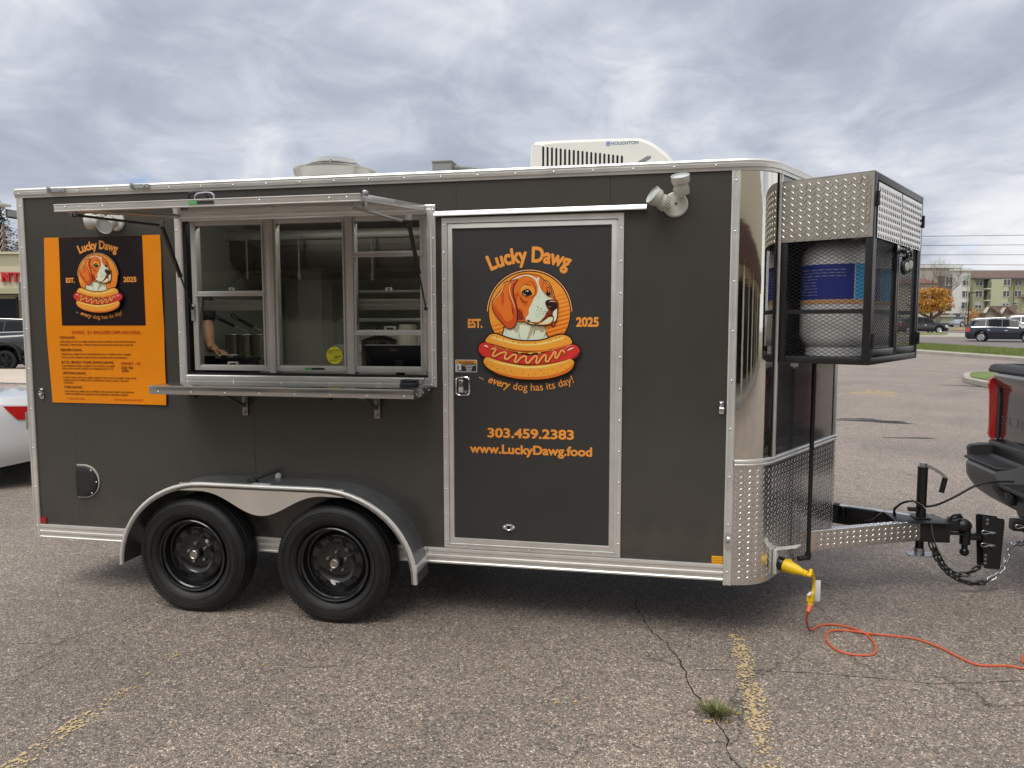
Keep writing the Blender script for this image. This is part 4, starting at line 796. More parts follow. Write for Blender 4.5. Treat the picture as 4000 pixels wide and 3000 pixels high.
    stroke([(830, 370), (755, 460), (735, 560), (748, 700), (790, 830), (815, 980), (800, 1140)], 18, 'line', taper=True)
    fill([(880, 560), (930, 495), (1020, 470), (1100, 500), (1150, 560), (1160, 640), (1090, 700), (1000, 680), (900, 640)], 'orange'); stroke([(975, 440), (1060, 400), (1130, 430), (1168, 530), (1155, 650), (1120, 700)], 10, 'dark', taper=True); stroke([(870, 545), (940, 480), (1030, 465), (1090, 510)], 16, 'dark', taper=True); stroke([(900, 540), (950, 492), (1010, 488)], 20, 'cream', taper=True)
    fill([(905, 605), (960, 560), (1030, 548), (1080, 590), (1110, 650), (1060, 680), (980, 682), (925, 650)], 'line'); disc(1012, 618, 58, 56, 'eye', 24); stroke([(930, 625), (960, 660), (1000, 668)], 10, 'white', taper=True); disc(1022, 588, 14, 16, 'white', 12); disc(990, 590, 8, 12, 'white', 10)
    fill([(1330, 480), (1400, 450), (1450, 530), (1475, 620), (1450, 690), (1400, 660), (1330, 600)], 'brown'); disc(1424, 632, 42, 54, 'line', 20); disc(1424, 628, 30, 40, 'eye', 18); disc(1432, 604, 8, 12, 'white', 10); stroke([(1375, 590), (1400, 520), (1440, 530), (1470, 600)], 12, 'dark', taper=True)
    stroke([(850, 660), (905, 760), (970, 805), (1025, 778)], 26, 'dark', taper=True); stroke([(1025, 790), (975, 830), (950, 870)], 14, 'red', taper=True); stroke([(1240, 590), (1250, 620), (1265, 650)], 7, 'shade', taper=True); stroke([(1190, 712), (1230, 690), (1280, 685)], 9, 'shade', taper=True)
    fill([(1400, 990), (1470, 965), (1500, 990), (1490, 1060), (1420, 1085), (1330, 1150), (1250, 1190), (1350, 1090)], 'dark'); fill([(1510, 1030), (1588, 905), (1592, 1080), (1568, 1165), (1528, 1182), (1535, 1100)], 'white'); fill([(1350, 1150), (1440, 1100), (1510, 1105), (1510, 1160), (1440, 1228), (1300, 1248), (1170, 1240), (1060, 1225), (1060, 1205), (1200, 1215)], 'cream'); fill([(1380, 1150), (1480, 1110), (1500, 1150), (1430, 1200), (1320, 1215)], 'white')
    nose_ = [(1368, 800), (1410, 765), (1500, 755), (1580, 785), (1606, 850), (1592, 925), (1535, 970), (1480, 970), (1420, 915), (1372, 850)]
    fill(nose_, 'nose'); stroke([(1440, 812), (1470, 790), (1540, 792), (1575, 812)], 20, 'tan', taper=True); stroke([(1430, 900), (1480, 895)], 8, 'tan', taper=True)
    stroke([(1493, 960), (1500, 1050), (1440, 1080), (1360, 1145), (1250, 1212), (1150, 1218), (1075, 1190)], 15, 'line'); disc(1040, 1172, 34, 20, 'line', 14, .5); stroke([(1500, 1060), (1530, 1120), (1520, 1190)], 10, 'line', taper=True); stroke([(980, 1190), (1060, 1225), (1110, 1255), (1175, 1240), (1300, 1252), (1450, 1235)], 12, 'line', taper=True)
    for a, b, r in ((1216, 893, 10), (1227, 910, 8), (1285, 937, 12), (1200, 975, 9), (1250, 987, 9), (1319, 988, 8), (1364, 990, 11), (1187, 1027, 8), (1240, 1038, 8), (1293, 1032, 8), (1328, 1035, 8), (1205, 1078, 8), (1263, 1076, 7), (1350, 955, 6)): disc(a, b, r, r, 'line', 8); lay[0] -= 1
    # hot dog
    q = lambda P: [(a, b+1307) for a, b in P]
    tb = q([(208, 275), (235, 190), (310, 128), (420, 128), (520, 165), (700, 228), (900, 262), (1080, 267), (1250, 257), (1400, 222), (1500, 185), (1640, 145), (1760, 150), (1850, 200), (1890, 285), (1860, 320), (1700, 375), (1500, 430), (1300, 460), (1080, 465), (850, 450), (600, 400), (400, 335)])
    sg = q([(65, 420), (85, 340), (150, 295), (230, 292), (340, 335), (500, 400), (700, 455), (900, 490), (1080, 500), (1300, 480), (1500, 435), (1650, 390), (1800, 345), (1900, 325), (1990, 360), (2040, 440), (2022, 530), (1950, 590), (1850, 620), (1600, 685), (1300, 725), (1080, 730), (850, 715), (600, 672), (350, 605), (180, 570), (90, 500)])
    bb = q([(163, 665), (190, 595), (250, 578), (330, 600), (500, 655), (700, 700), (900, 733), (1100, 740), (1350, 722), (1550, 690), (1750, 640), (1850, 608), (1910, 640), (1932, 690), (1900, 780), (1800, 870), (1600, 950), (1350, 1000), (1080, 1010), (800, 990), (500, 920), (330, 840), (210, 750)])
    for P in (tb, sg, bb): stroke(P, 52, 'line', True)
    fill(sg, 'saus'); fill(q([(75, 470), (180, 555), (350, 590), (600, 655), (850, 695), (1080, 708), (1300, 700), (1600, 660), (1900, 580), (2030, 470), (2020, 540), (1940, 600), (1600, 690), (1080, 730), (600, 675), (180, 575), (95, 510)]), 'saus2')
    fill(q([(350, 330), (520, 350), (700, 420), (900, 455), (1080, 465), (1300, 455), (1500, 420), (1720, 340), (1650, 385), (1500, 440), (1300, 500), (1080, 545), (850, 510), (650, 455), (500, 400)]), 'line')
    stroke(q([(360, 345), (560, 420), (800, 465), (1000, 490), (1200, 480), (1400, 450), (1600, 400)]), 22, 'bun2'); 
    for a, b, w in ((870, 485, 40), (1080, 500, 44), (1250, 490, 34), (1500, 430, 32), (620, 400, 24)): disc(a, b+1307, w, 16, 'green', 10); lay[0] -= 1
    fill(tb, 'bun'); fill(q([(300, 195), (340, 165), (440, 190), (560, 225), (800, 290), (1000, 315), (1250, 298), (1500, 235), (1640, 195), (1780, 185), (1700, 225), (1450, 300), (1200, 345), (950, 350), (700, 312), (500, 262), (380, 225)]), 'bunlt')
    stroke(q([(225, 280), (420, 330), (640, 400), (880, 440), (1100, 452), (1300, 445), (1500, 410), (1700, 350), (1870, 290)]), 20, 'bun2', taper=True)
    fill(q([(165, 350), (210, 340), (258, 380), (215, 375)]), 'pink'); stroke(q([(1790, 450), (1860, 415), (1935, 385)]), 24, 'pink', taper=True); stroke(q([(1730, 415), (1820, 360), (1900, 340)]), 14, 'tan', taper=True)
    sq = q([(305, 425), (370, 405), (405, 420), (370, 480), (340, 535), (380, 560), (470, 510), (560, 480), (610, 495), (580, 560), (590, 615), (650, 600), (730, 535), (790, 530), (800, 580), (770, 650), (810, 670), (890, 590), (960, 555), (1000, 580), (990, 650), (1035, 690), (1110, 610), (1170, 555), (1210, 580), (1190, 670), (1225, 690), (1290, 600), (1350, 535), (1385, 560), (1375, 640), (1420, 660), (1490, 560), (1540, 475), (1575, 490), (1560, 575), (1600, 590), (1650, 500), (1695, 440), (1730, 460), (1740, 505)])
    stroke(sq, 58, 'dark', k=4); stroke(sq, 40, 'mustard', k=4); stroke([(a-3, b-10) for a, b in sq], 8, 'cream', k=4)
    fill(bb, 'bun'); fill(q([(175, 690), (260, 790), (480, 875), (800, 945), (1080, 958), (1350, 945), (1600, 890), (1820, 790), (1925, 690), (1900, 785), (1800, 872), (1600, 950), (1350, 1000), (1080, 1010), (800, 990), (500, 920), (330, 840), (210, 750)]), 'bun2')
    stroke(q([(215, 625), (300, 635), (500, 695), (900, 768), (1100, 775), (1350, 760), (1700, 685), (1880, 640)]), 44, 'bunlt', taper=True)
    random.seed(4)
    for a, b in [(230, 716), (328, 738), (432, 797), (565, 797), (705, 850), (612, 876), (776, 896), (950, 860), (915, 902), (1043, 918), (1176, 904), (1285, 836), (1348, 888), (1420, 902), (1525, 806), (1604, 850), (1773, 792), (1682, 750), (1087, 803)]+[(x, yy-1307+0) for x, yy in ((325, 1470), (420, 1490), (555, 1530), (730, 1575), (850, 1605), (930, 1603), (1180, 1603), (1425, 1570), (1485, 1548), (1580, 1512), (1650, 1490), (1765, 1510))]:
        disc(a, b+1307, 7, 13, 'dark', 8, .6); lay[0] -= 1
    return mb.build('emblem', [EM[k] for k in EK], parent, smooth=0, fix=False)
def wxz(C, y=0): return lambda a, b: (lambda p: (p.x, p.z))(at(*C(a, b), y))
emblem(DR, wxz(E1), -.0049)
fd = F0(-.0) ; fdr = lambda a, b: (a, -.0055, b)
def L3(a, b): p = at(*C3(a, b)); return p.x, p.z
def logo_words(parent, f, cx_, cz_, k, name='lettering', est=(-.343, -.261, -.082), yr=(.251, .372, -.076)):
    """words round the emblem; cx_, cz_ the centre of the disc, k the scale against the door"""
    def T(m_, s_, x0, x1, zb, cap, off, sh=0): put_text(m_, s_, f, cx_+x0*k, cx_+x1*k, cz_+zb*k, cap*k, off, sh)
    for part_ in range(3):
        m_ = MB()
        (arc_text(m_, 'Lucky Dawg', f, cx_-.003*k, cz_-.266*k, .535*k, pi/2, .432*k, .082*k, .040) if part_ == 0 else T(m_, 'EST.', est[0], est[1], est[2], .047, .045) if part_ == 1 else T(m_, '2025', yr[0], yr[1], yr[2], .049, .045)); m_.build(name, ORA, parent, smooth=0, fix=False)
    m_ = MB(); ex, ez, R = cx_+.0*k, cz_+.20*k, .625*k
    arc_text(m_, '...', f, ex, ez, R, radians(-90-25.6), .026*k, .044*k, .01, up=False); m_.build(name, mat('pale_print', '#D8B08A', .5), parent, smooth=0, fix=False)
    m_ = MB(); arc_text(m_, 'every', f, ex, ez, R, radians(-90-15.9), .128*k, .042*k, .025, up=False, shear=.25); arc_text(m_, 'dog has its day!', f, ex, ez, R, radians(-90+7.2), .342*k, .043*k, .004, up=False)
    m_.build(name, ORA, parent, smooth=0, fix=False)
dc = wxz(E1)(1052, 1003)
logo_words(DR, fdr, dc[0], dc[1], 1)
mb = MB(); x0, zb = L3(310, 1438); x1, _ = L3(818, 1455); put_text(mb, '303.459.2383', fdr, x0, x1, L3(560, 1449)[1]-.001, .052, .034)
x0, _ = L3(206, 1525); x1, _ = L3(925, 1560); put_text(mb, 'www.LuckyDawg.food', fdr, x0, x1, L3(560, 1545)[1], .050, .034); mb.build('lettering', ORA, DR, smooth=0, fix=False)

# ------------------------------------------------------------------ menu banner stuck to the wall
bx0, bx1, bz0, bz1 = -3.270, -2.469, 1.200, 2.212
BN = thing('menu_banner', 'orange menu banner with black logo square stuck to the trailer wall', 'banner', ((bx0+bx1)/2, 0, bz0))
def by(x, z): u = (x-bx0)/(bx1-bx0); v = (z-bz0)/(bz1-bz0); return -.004-.010*sin(pi*v)**2*(1-u)**2-.006*max(0, u-.85)/.15*abs(sin(2.2*pi*v))-.010*max(0, .1-v)*10*u**3
BO = mat('banner_orange', '#E8890C', .28, var=.04, vscale=2); BB = mat('banner_black', (.018, .012, .014), .22)
rows = [[Vector((bx0+(bx1-bx0)*i/16+.008*sin(pi*j/20)*(1-i/16)*-1, by(bx0+(bx1-bx0)*i/16, bz0+(bz1-bz0)*j/20), bz0+(bz1-bz0)*j/20)) for i in range(17)] for j in range(21)]
mb = MB(); mb.grid(rows); mb.grid([[p+Vector((0, .0012, 0)) for p in r] for r in rows]); mb.build('vinyl_sheet', BO, BN, smooth=80)
sx0, sx1, sz0, sz1 = -3.166, -2.591, 1.677, 2.2115
mb = MB(); mb.grid([[Vector((sx0+(sx1-sx0)*i/10, by(sx0+(sx1-sx0)*i/10, sz0+(sz1-sz0)*j/12)-.0009, sz0+(sz1-sz0)*j/12)) for i in range(11)] for j in range(13)]); mb.build('logo_square', BB, BN, smooth=80)
mb = MB()
q = wxz(E1)
KB = .606; bcx, bcz = -2.892, 1.975
def bconv(a, b): p = q(a, b); return (bcx+(p[0]-dc[0])*KB, bcz+(p[1]-dc[1])*KB)
emblem(BN, bconv, -.0175, .00012); fb = lambda a, b: (a, by(a, b)-.0022, b)
logo_words(BN, fb, bcx, bcz, KB, est=(-.384, -.282, -.060), yr=(.270, .416, -.060))
RP = mat('print_menu_red', '#B02A10', .5); DP = mat('print_menu_brown', '#4A1505', .5)
def line(mb, s_, a0, a1, b0, b1, off=.02, ls=None):
    (x0, z0), (x1, z1) = wxz(E5)(a0, b0), wxz(E5)(a1, b1); 
    put_text(mb, s_, lambda a, b: (a, by(a, b)-.0016, b), x0, x1, (z0+z1)/2, ls, off)
r_ = MB(); line(r_, 'DAWGS - $11 (INCLUDES CHIPS AND SODA)', 516, 1785, 210, 214, .012, .020); line(r_, 'DRINKS - $2', 1420, 1785, 788, 795, .012, .017)
line(r_, 'T: 303-459-2383', 392, 742, 1440, 1446, .0, .012); line(r_, 'WWW.LUCKYDAWG.FOOD', 1290, 1842, 1464, 1478, .0, .013); r_.build('menu_lettering', RP, BN, smooth=0, fix=False)
d_ = MB()
for s_, a0, a1, b0, b1 in (('TOP DAWG', 286, 562, 303, 303), ('DENVER DAWG', 302, 688, 533, 536), ('B.Y.O. (BUILD YOUR OWN) DAWG', 316, 1282, 762, 772), ('UPTOWN DAWG', 333, 760, 968, 975), ('CHILI DAWG', 358, 690, 1230, 1234), ('ICED TEA', 1430, 1650, 868, 872), ('SODA', 1436, 1568, 926, 928)): line(d_, s_, a0, a1, b0, b1, .018, .0155)
for s_, a0, a1, b0, b1 in (('CHICAGO STYLE ALL-BEEF VIENNA DOG TOPPED WITH SPORTS RELISH,', 290, 1700, 370, 382), ('PICKLES, TOMATOES, WHITE ONIONS, MUSTARD AND DILL PICKLES', 294, 1645, 428, 440), ('VIENNA ALL-BEEF DOG THE DENVER WAY TOPPED WITH GREEN', 308, 1606, 602, 620), ('CHILI, SOUR CREAM, RED/WHITE ONIONS AND JALAPENOS', 310, 1535, 662, 682), ('CUSTOMIZE EITHER A SABRETT OR VIENNA ALL-BEEF', 320, 1306, 824, 838), ('DOG WITH YOUR CHOICE OF TOPPINGS (UP TO 3)', 326, 1268, 876, 888), ('A NEW YORK STYLE ALL-BEEF SABRETT DOG WITH A SWEET AND SOUR', 340, 1708, 1042, 1064), ('ONION SAUCE TOPPED WITH SAUERKRAUT AND A ZINGY YELLOW', 344, 1565, 1092, 1112), ('MUSTARD', 350, 524, 1142, 1144), ("NATHAN'S ALL-BEEF DOG TOPPED WITH SAVORY BEEF CHILI SERVED", 366, 1664, 1300, 1328), ('WITH CHOPPED RED ONIONS AND SHREDDED CHEDDAR CHEESE', 370, 1545, 1352, 1376)): line(d_, s_, a0, a1, b0, b1, .01, .0105)
d_.build('menu_lettering', DP, BN, smooth=0, fix=False)

# ------------------------------------------------------------------ floodlights on the wall
def floodlight(px_, pz_, heads, R_=.063):
    FL = bpy.data.objects.new('floodlight', None); COL.objects.link(FL); FL.parent = TR; WM[FL.name] = Matrix()
    M = axis_frame((px_, 0, pz_), (0, -1, 0)); MB().lathe([(R_, 0), (R_+.002, .004), (R_, .012), (R_-.006, .017), (0, .018)], M, 40).build('mounting_plate', WHP, FL)
    MB().cyl((px_+.002, -.018, pz_+.003), (px_+.002, -.0195, pz_+.003), .006).build('screw', PLA, FL)
    for (jx, jz), d in heads:
        d = Vector(d).normalized(); j = Vector((px_+jx, -.018, pz_+jz)); k = j+Vector((0, -.030, 0)); b0 = k+d*.012
        mb = MB().cyl(j+Vector((0, .003, 0)), k, .010, n=14).ball(k, .0135, 12).cyl(k, b0+d*.006, .012, .016, 14); mb.build('swivel_arm', WHP, FL)
        H = axis_frame(b0, d); mb = MB().lathe([(0, .004), (.030, .004), (.034, .008), (.0355, .030), (.037, .052), (.0425, .056), (.0455, .062), (.0465, .094), (.0445, .095), (.0435, .084)], H, 40)
        for i in range(20):
            Mk = H@Matrix.Rotation(2*pi*i/20, 4, 'Z'); mb.box(.029, .0405, -.0022, .0022, .0, .030, Mk)
        mb.build('lamp_head', WHP, FL); MB().lathe([(.0435, .086), (.02, .089), (0, .090)], H, 30).build('lens', LENS, FL)
p = at(*C4(405, 425)); floodlight(p.x, p.z, (((-.036, -.012), (-.78, -.42, .50)), ((.030, .035), (-.10, -.42, .86))))
p = at(*D3(1450, 1090)); floodlight(p.x+.035, p.z+.018, (((-.036, .0), (-.97, -.25, -.06)), ((.012, .0), (.15, -.80, -.38))), .055)

# ------------------------------------------------------------------ roof units
WAC = mat('ac_shell', (.76, .75, .69), .38, var=.03)
AC = bpy.data.objects.new('air_conditioner', None); COL.objects.link(AC); AC.parent = TR; WM[AC.name] = Matrix()
ya, yb, xa = .70, 1.40, at(*D4(1328, 243), .70).x
def acz(C, a, b): p = at(*C(a, b), ya); return p.x, p.z
outl = [acz(D4, *q_) for q_ in ((1326, 262), (1340, 112), (1362, 92), (1450, 85), (1650, 76), (1900, 70), (1955, 76), (2010, 100), (2060, 135), (2100, 170), (2135, 222), (2140, 262))]
outl = [(x, max(z, 2.52)) for x, z in outl]; outl = [(p_.x, p_.y) for p_ in smoothpath([(x, z, 0) for x, z in outl[:3]], 1)]+[(p_.x, p_.y) for p_ in smoothpath([(x, z, 0) for x, z in outl[2:]], 5)][1:]
cxm, czm = sum(x for x, _ in outl)/len(outl), 2.53
rows = [[Vector((cxm+(x-cxm)*k, y, czm+(z-czm)*k)) for x, z in outl] for y, k in ((ya, .86), (ya-.0, .90), (ya+.02, .965), (ya+.055, .995), (ya+.09, 1), (yb-.09, 1), (yb-.05, .99), (yb, .93), (yb, .9))]
mb = MB(); mb.grid(rows); mb.add(rows[0], [tuple(range(len(outl)))]); mb.build('ac_shell', WAC, AC, smooth=40)
k_ = .9
MB().prism([(x, z) for x, z in (acz(D4, 1345, 250), acz(D4, 1355, 118), acz(D4, 2070, 192), acz(D4, 2075, 212))], lambda a, b, d: (a, ya-.004-d, b), .004).build('ac_side_panel', WAC, AC, bevel=.002)
mb = MB()
for i in range(19):
    a = 1414+i*(1838-1414)/18; t0 = 128+(178-128)*i/18; (x, zt), (_, zb_) = acz(D4, a, t0), acz(D4, a, 262); w = .0065
    mb.prism([(x-w, 2.56), (x+w, 2.56), (x+w, zt-w)]+[(x+w*cos(g), zt-w+w*sin(g)) for g in (pi/4, pi/2, 3*pi/4)]+[(x-w, zt-w)], lambda a, b, d: (a, ya-.0082-d, b), .0006)
mb.build('grille_slot', mat('slot_black', (.008, .008, .008), .8), AC, smooth=0)
fa = lambda a, b: (a, ya-.0095, b); m_ = MB(); (x0, z0), (x1, _) = acz(D4, 1780, 120), acz(D4, 1926, 120); BLU = mat('logo_blue', (.05, .12, .30), .5)
ya_l = ya+.002
# lettering lies on the shell's shoulder: a plate of its own
fl_ = lambda a, b: (a, ya-.0012, b)
put_text(m_, 'HOUGHTON', fl_, x0, x1, z0, .020, .004); m_.build('lettering', BLU, AC, smooth=0, fix=False)
m_ = MB(); (x0, z0), (x1, z1) = acz(D4, 1752, 126), acz(D4, 1775, 98); w = (x1-x0); h = z1-z0
for i in range(2):
    for j in range(2):
        cx_, cz_ = x0+w*(.25+.5*i), z0+h*(.27+.48*j); o_ = rr(cx_, cz_, w*.46, h*.46, .003, 3); i_ = rr(cx_, cz_, w*.24, h*.26, .002, 3)
        m_.grid([[Vector(fl_(a, b)) for a, b in o_], [Vector(fl_(a, b)) for a, b in i_]], True)
m_.build('logo_mark', mat('logo_light_blue', (.10, .25, .55), .5), AC, smooth=0, fix=False)
p = at(*D4(1965, 205), .55); MB().bar((p.x-.05, .5, p.z-.03), (p.x+.02, .5, p.z+.008), .03, .018).ball((p.x+.02, .5, p.z+.008), .013, 10).build('roof_vent_flap', mat('grey_metal', (.30, .31, .33), .4, .6), TR)
# exhaust fan
VY = 1.05; ccx = (at(*D4(80, 265), VY).x+at(*D4(505, 275), VY).x)/2; VR = (at(*D4(505, 275), VY).x-at(*D4(80, 265), VY).x)/2*.97; zt = at(*D4(290, 238), VY-VR).z+.028
FN = bpy.data.objects.new('exhaust_fan', None); COL.objects.link(FN); FN.parent = TR; WM[FN.name] = Matrix()
ALS = mat('spun_aluminium', (.62, .61, .56), .26, .9, var=.05)
M = Matrix.Translation((ccx, VY, 0)); z_ = zt
MB().lathe([(VR*.55, 2.51), (VR*.60, z_-.085), (VR*.93, z_-.07), (VR*.985, z_-.015), (VR, z_-.004), (VR, z_+.004), (VR*.96, z_+.008), (VR*.70, z_+.0), (VR*.66, z_-.01)], M, 64).build('fan_bowl', ALS, FN)
MB().lathe([(VR*.60, z_-.01), (VR*.62, z_+.034), (VR*.645, z_+.037), (VR*.645, z_+.042), (VR*.60, z_+.052), (VR*.50, z_+.078), (VR*.44, z_+.084), (0, z_+.086)], M, 64).build('fan_cap', ALS, FN)
for a in (200, 285, 340): q_ = Vector((ccx+VR*.66*cos(radians(a)), VY+VR*.66*sin(radians(a)), z_+.042)); MB().rbox(q_.x-.008, q_.x+.008, q_.y-.008, q_.y+.006, q_.z-.022, q_.z+.012, .002).cyl(q_, q_+Vector((.012, -.01, .008)), .004).build('cap_clip', GALV, FN)
p0, p1 = at(*D4(828, 215), .8), at(*D4(930, 262), .8); GBX = mat('grey_box_plastic', (.20, .20, .19), .5)
MB().rbox(p0.x, p1.x, .74, .86, 2.51, p0.z-.01, .004).rbox(p0.x-.004, p1.x+.004, .735, .865, p0.z-.014, p0.z, .004).build('junction_box', GBX, TR)
MB().tube(smoothpath([(p1.x, .8, p1.z+.02), (p1.x+.04, .8, p1.z+.02), (p1.x+.18, .8, p1.z-.012), (p1.x+.30, .8, 2.52)], 5), .013, 10).cyl((p1.x-.002, .8, p1.z+.02), (p1.x+.03, .8, p1.z+.02), .019).build('conduit', GBX, TR)

# ------------------------------------------------------------------ gas cylinder cage on the nose
CG = bpy.data.objects.new('cylinder_cage', None); COL.objects.link(CG); CG.parent = TR; WM[CG.name] = Matrix()
S0, S1, DP_, CZ0, CZ1 = .015, 1.01, .455, 1.482, 2.412
def cg(s, d, z): return nose(s, z, d)
CGM = frame(nose(0, 0, 0), NU, NN, (0, 0, 1))    # local x=s, y=out, z
def cbar(mb, s0, s1, d0, d1, z0, z1): mb.rbox(s0, s1, d0, d1, z0, z1, .003, CGM)
t = .036; mb = MB()
for s in (S0, S1-t):
    for d in (.008, DP_-t): cbar(mb, s, s+t, d, d+t, CZ0, CZ1)
for z in (CZ0, CZ1-t):
    for d in (.008, DP_-t): cbar(mb, S0+t, S1-t, d, d+t, z, z+t)
    for s in (S0, S1-t): cbar(mb, s, s+t, .008+t, DP_-t, z, z+t)
mb.build('cage_frame', BLK, CG)
zpl = 2.103
mb = MB(); mb.box(S0-.004, S0, .0, DP_-.004, zpl, CZ1-.002, CGM); mb.box(S1, S1+.004, .01, DP_, zpl, CZ1, CGM); mb.box(S0, S1, .005, DP_-.002, CZ1, CZ1+.004, CGM); mb.build('tread_cover', TREADD, CG, smooth=0)
lozenges(lambda a, b, d: CGM@Vector((S0-.004-d, DP_-.004-a, zpl+b)), DP_-.004, CZ1-zpl-.004, .030, .030, .0105, .0036, .004).build('raised_tread', TREADD, CG, kind='stuff', smooth=0)
RUS = mat('rust_streak', (.20, .11, .045), .8, var=.4, vscale=60)
mb = MB()
for a, z0_, ln in ((.06, 2.405, .05), (.03, 2.395, .25), (.015, 2.35, .20), (.17, 2.40, .05), (.32, 2.395, .03), (.432, 2.395, .04)):
    zz = z0_; aa = a; rows = []
    for k in range(14): rows.append([CGM@Vector((S0-.0046, DP_-.004-aa-.0013, zz)), CGM@Vector((S0-.0046, DP_-.004-aa+.0013, zz))]); zz -= ln/14; aa += random.uniform(-.0013, .0013)
    mb.grid(rows)
mb.build('rust_streak', RUS, CG, smooth=0)
def mesh_sheet(fr, w, h, px_, pz_, m_, wd=.0020, name='expanded_mesh'):   # diagonal strands of expanded metal
    mb = MB(); sl = pz_/px_
    for fam in (1, -1):
        k0 = int(-(w*sl)/pz_)-1; k1 = int((h+w*sl)/pz_)+1
        for k in range(k0, k1):
            c = k*pz_; pts = []
            # z = c + fam*sl*x, clipped to the rectangle
            xs = [0, w]; 
            for zz in (0, h): xs.append((zz-c)/(fam*sl))
            xs = sorted(x for x in xs if -1e-9 <= x <= w+1e-9 and -1e-6 <= c+fam*sl*x <= h+1e-6)
            if len(xs) < 2 or xs[-1]-xs[0] < .004: continue
            a, b = xs[0], xs[-1]; za, zb_ = c+fam*sl*a, c+fam*sl*b; dd = .0006 if fam > 0 else -.0006
            A = Vector(fr(a, za, dd)); B = Vector(fr(b, zb_, dd)); n = (Vector(fr(0, 0, 1))-Vector(fr(0, 0, 0))).normalized(); mb.bar(A, B, wd, .0026, n)
    return mb.build(name, m_, CG, kind='stuff', smooth=0)
MSH = mat('mesh_black', (.010, .010, .011), .35)
mesh_sheet(lambda a, b, d: CGM@Vector((S0+.006-d, DP_-t+.004-a, CZ0+t-.004+b)), DP_-2*t, zpl-CZ0-t+.01, .035, .0195, MSH)
mesh_sheet(lambda a, b, d: CGM@Vector((S1-.006-d, DP_-t+.004-a, CZ0+t-.004+b)), DP_-2*t, zpl-CZ0-t+.01, .035, .0195, MSH)
mb = MB(); mb.box(S0+t, S1-t, .012, DP_-t, CZ0+.030, CZ0+.034, CGM); mb.box(S0+.002, S0+.012, .05, DP_-.04, 1.735, 1.757, CGM); mb.box(S1-.02, S1-.01, .05, DP_-.04, 1.735, 1.757, CGM); mb.box(S0+t, S1-t, .385, .395, 1.735, 1.757, CGM); mb.build('tank_strap', BLK, CG, smooth=0)
mid = (S0+S1)/2
for s0, s1 in ((S0+t+.004, mid-.004), (mid+.004, S1-t-.004)):
    f_ = .026; y0, y1 = DP_-.028, DP_-.002; mb = MB()
    cbar(mb, s0, s0+f_, y0, y1, CZ0+t+.004, CZ1-t-.004); cbar(mb, s1-f_, s1, y0, y1, CZ0+t+.004, CZ1-t-.004); cbar(mb, s0+f_, s1-f_, y0, y1, CZ0+t+.004, CZ0+t+.004+f_*1.4); cbar(mb, s0+f_, s1-f_, y0, y1, CZ1-t-.004-f_, CZ1-t-.004); mb.build('cage_door', BLK, CG)
    mesh_sheet(lambda a, b, d, s0=s0: CGM@Vector((s0+.02+a, DP_-.012+d, CZ0+t+.03+b)), s1-s0-.04, zpl-CZ0-t-.025, .035, .0195, MSH)
    MB().box(s0+.006, s1-.006, DP_, DP_+.004, zpl, CZ1-.045, CGM).build('tread_cover', TREAD, CG, smooth=0)
    lozenges(lambda a, b, d, s0=s0: CGM@Vector((s0+.006+a, DP_+.004+d, zpl+b)), s1-s0-.012, CZ1-.045-zpl, .030, .030, .0105, .0034, .004).build('raised_tread', TREAD, CG, kind='stuff', smooth=0)
for s, z in ((S0+.02, 2.285), (S0+.02, 1.60), (S1-.02, 2.27), (S1-.02, 1.60)): MB().cyl(CGM@Vector((s, DP_+.008, z-.035)), CGM@Vector((s, DP_+.008, z+.035)), .009, n=12).rbox(s-.02, s+.02, DP_-.002, DP_+.004, z-.034, z+.034, .002, CGM).build('cage_hinge', BLK, CG)
MB().rbox(mid-.052, mid-.012, DP_, DP_+.005, 2.062, 2.098, .002, CGM).rbox(mid+.012, mid+.05, DP_, DP_+.005, 2.055, 2.09, .002, CGM).build('hasp', GALV, CG)
# two wheel-shaped locks hanging at the hasp
for k, (s, z) in enumerate(((mid-.020, 1.985), (mid+.055, 1.998))):
    o_ = CGM@Vector((s, DP_+.035, z)); L_ = thing('disc_lock', ('black disc lock with pale hub on the cage latch, the nearer and lower one', 'black disc lock with pale hub on the cage latch, the farther and upper one')[k], 'lock', tuple(o_), 0, 'disc locks on the cylinder cage')
    ax = Vector((.78, -.62, -.05)).normalized(); M = axis_frame(o_-ax*.012, ax)
    MB().lathe([(.0, 0), (.030, 0), (.039, .004), (.042, .012), (.039, .020), (.031, .023), (.026, .020), (0, .020)], M, 30).build('lock_body', PLA, L_)
    MB().lathe([(.024, .0205), (.022, .026), (.008, .027), (0, .027)], M, 20).build('hub', mat('pale_hub', (.45, .45, .40), .4), L_)
    MB().tube(smoothpath([o_+Vector((0, 0, .03)), o_+Vector((0, 0, .05))+NN*.012, o_+Vector((0, 0, .075)), o_+Vector((0, 0, .08))-NN*.03], 5), .006, 8).cyl(o_+Vector((0, 0, .042))-NU*.028, o_+Vector((0, 0, .042))+NU*.028, .011, n=12).cyl(o_+Vector((0, 0, .078))-NU*.032, o_+Vector((0, 0, .078))+NU*.030, .013, n=12).ball(o_+Vector((0, 0, .078))-NU*.036, .016, 10).build('shackle', BLKG, L_)
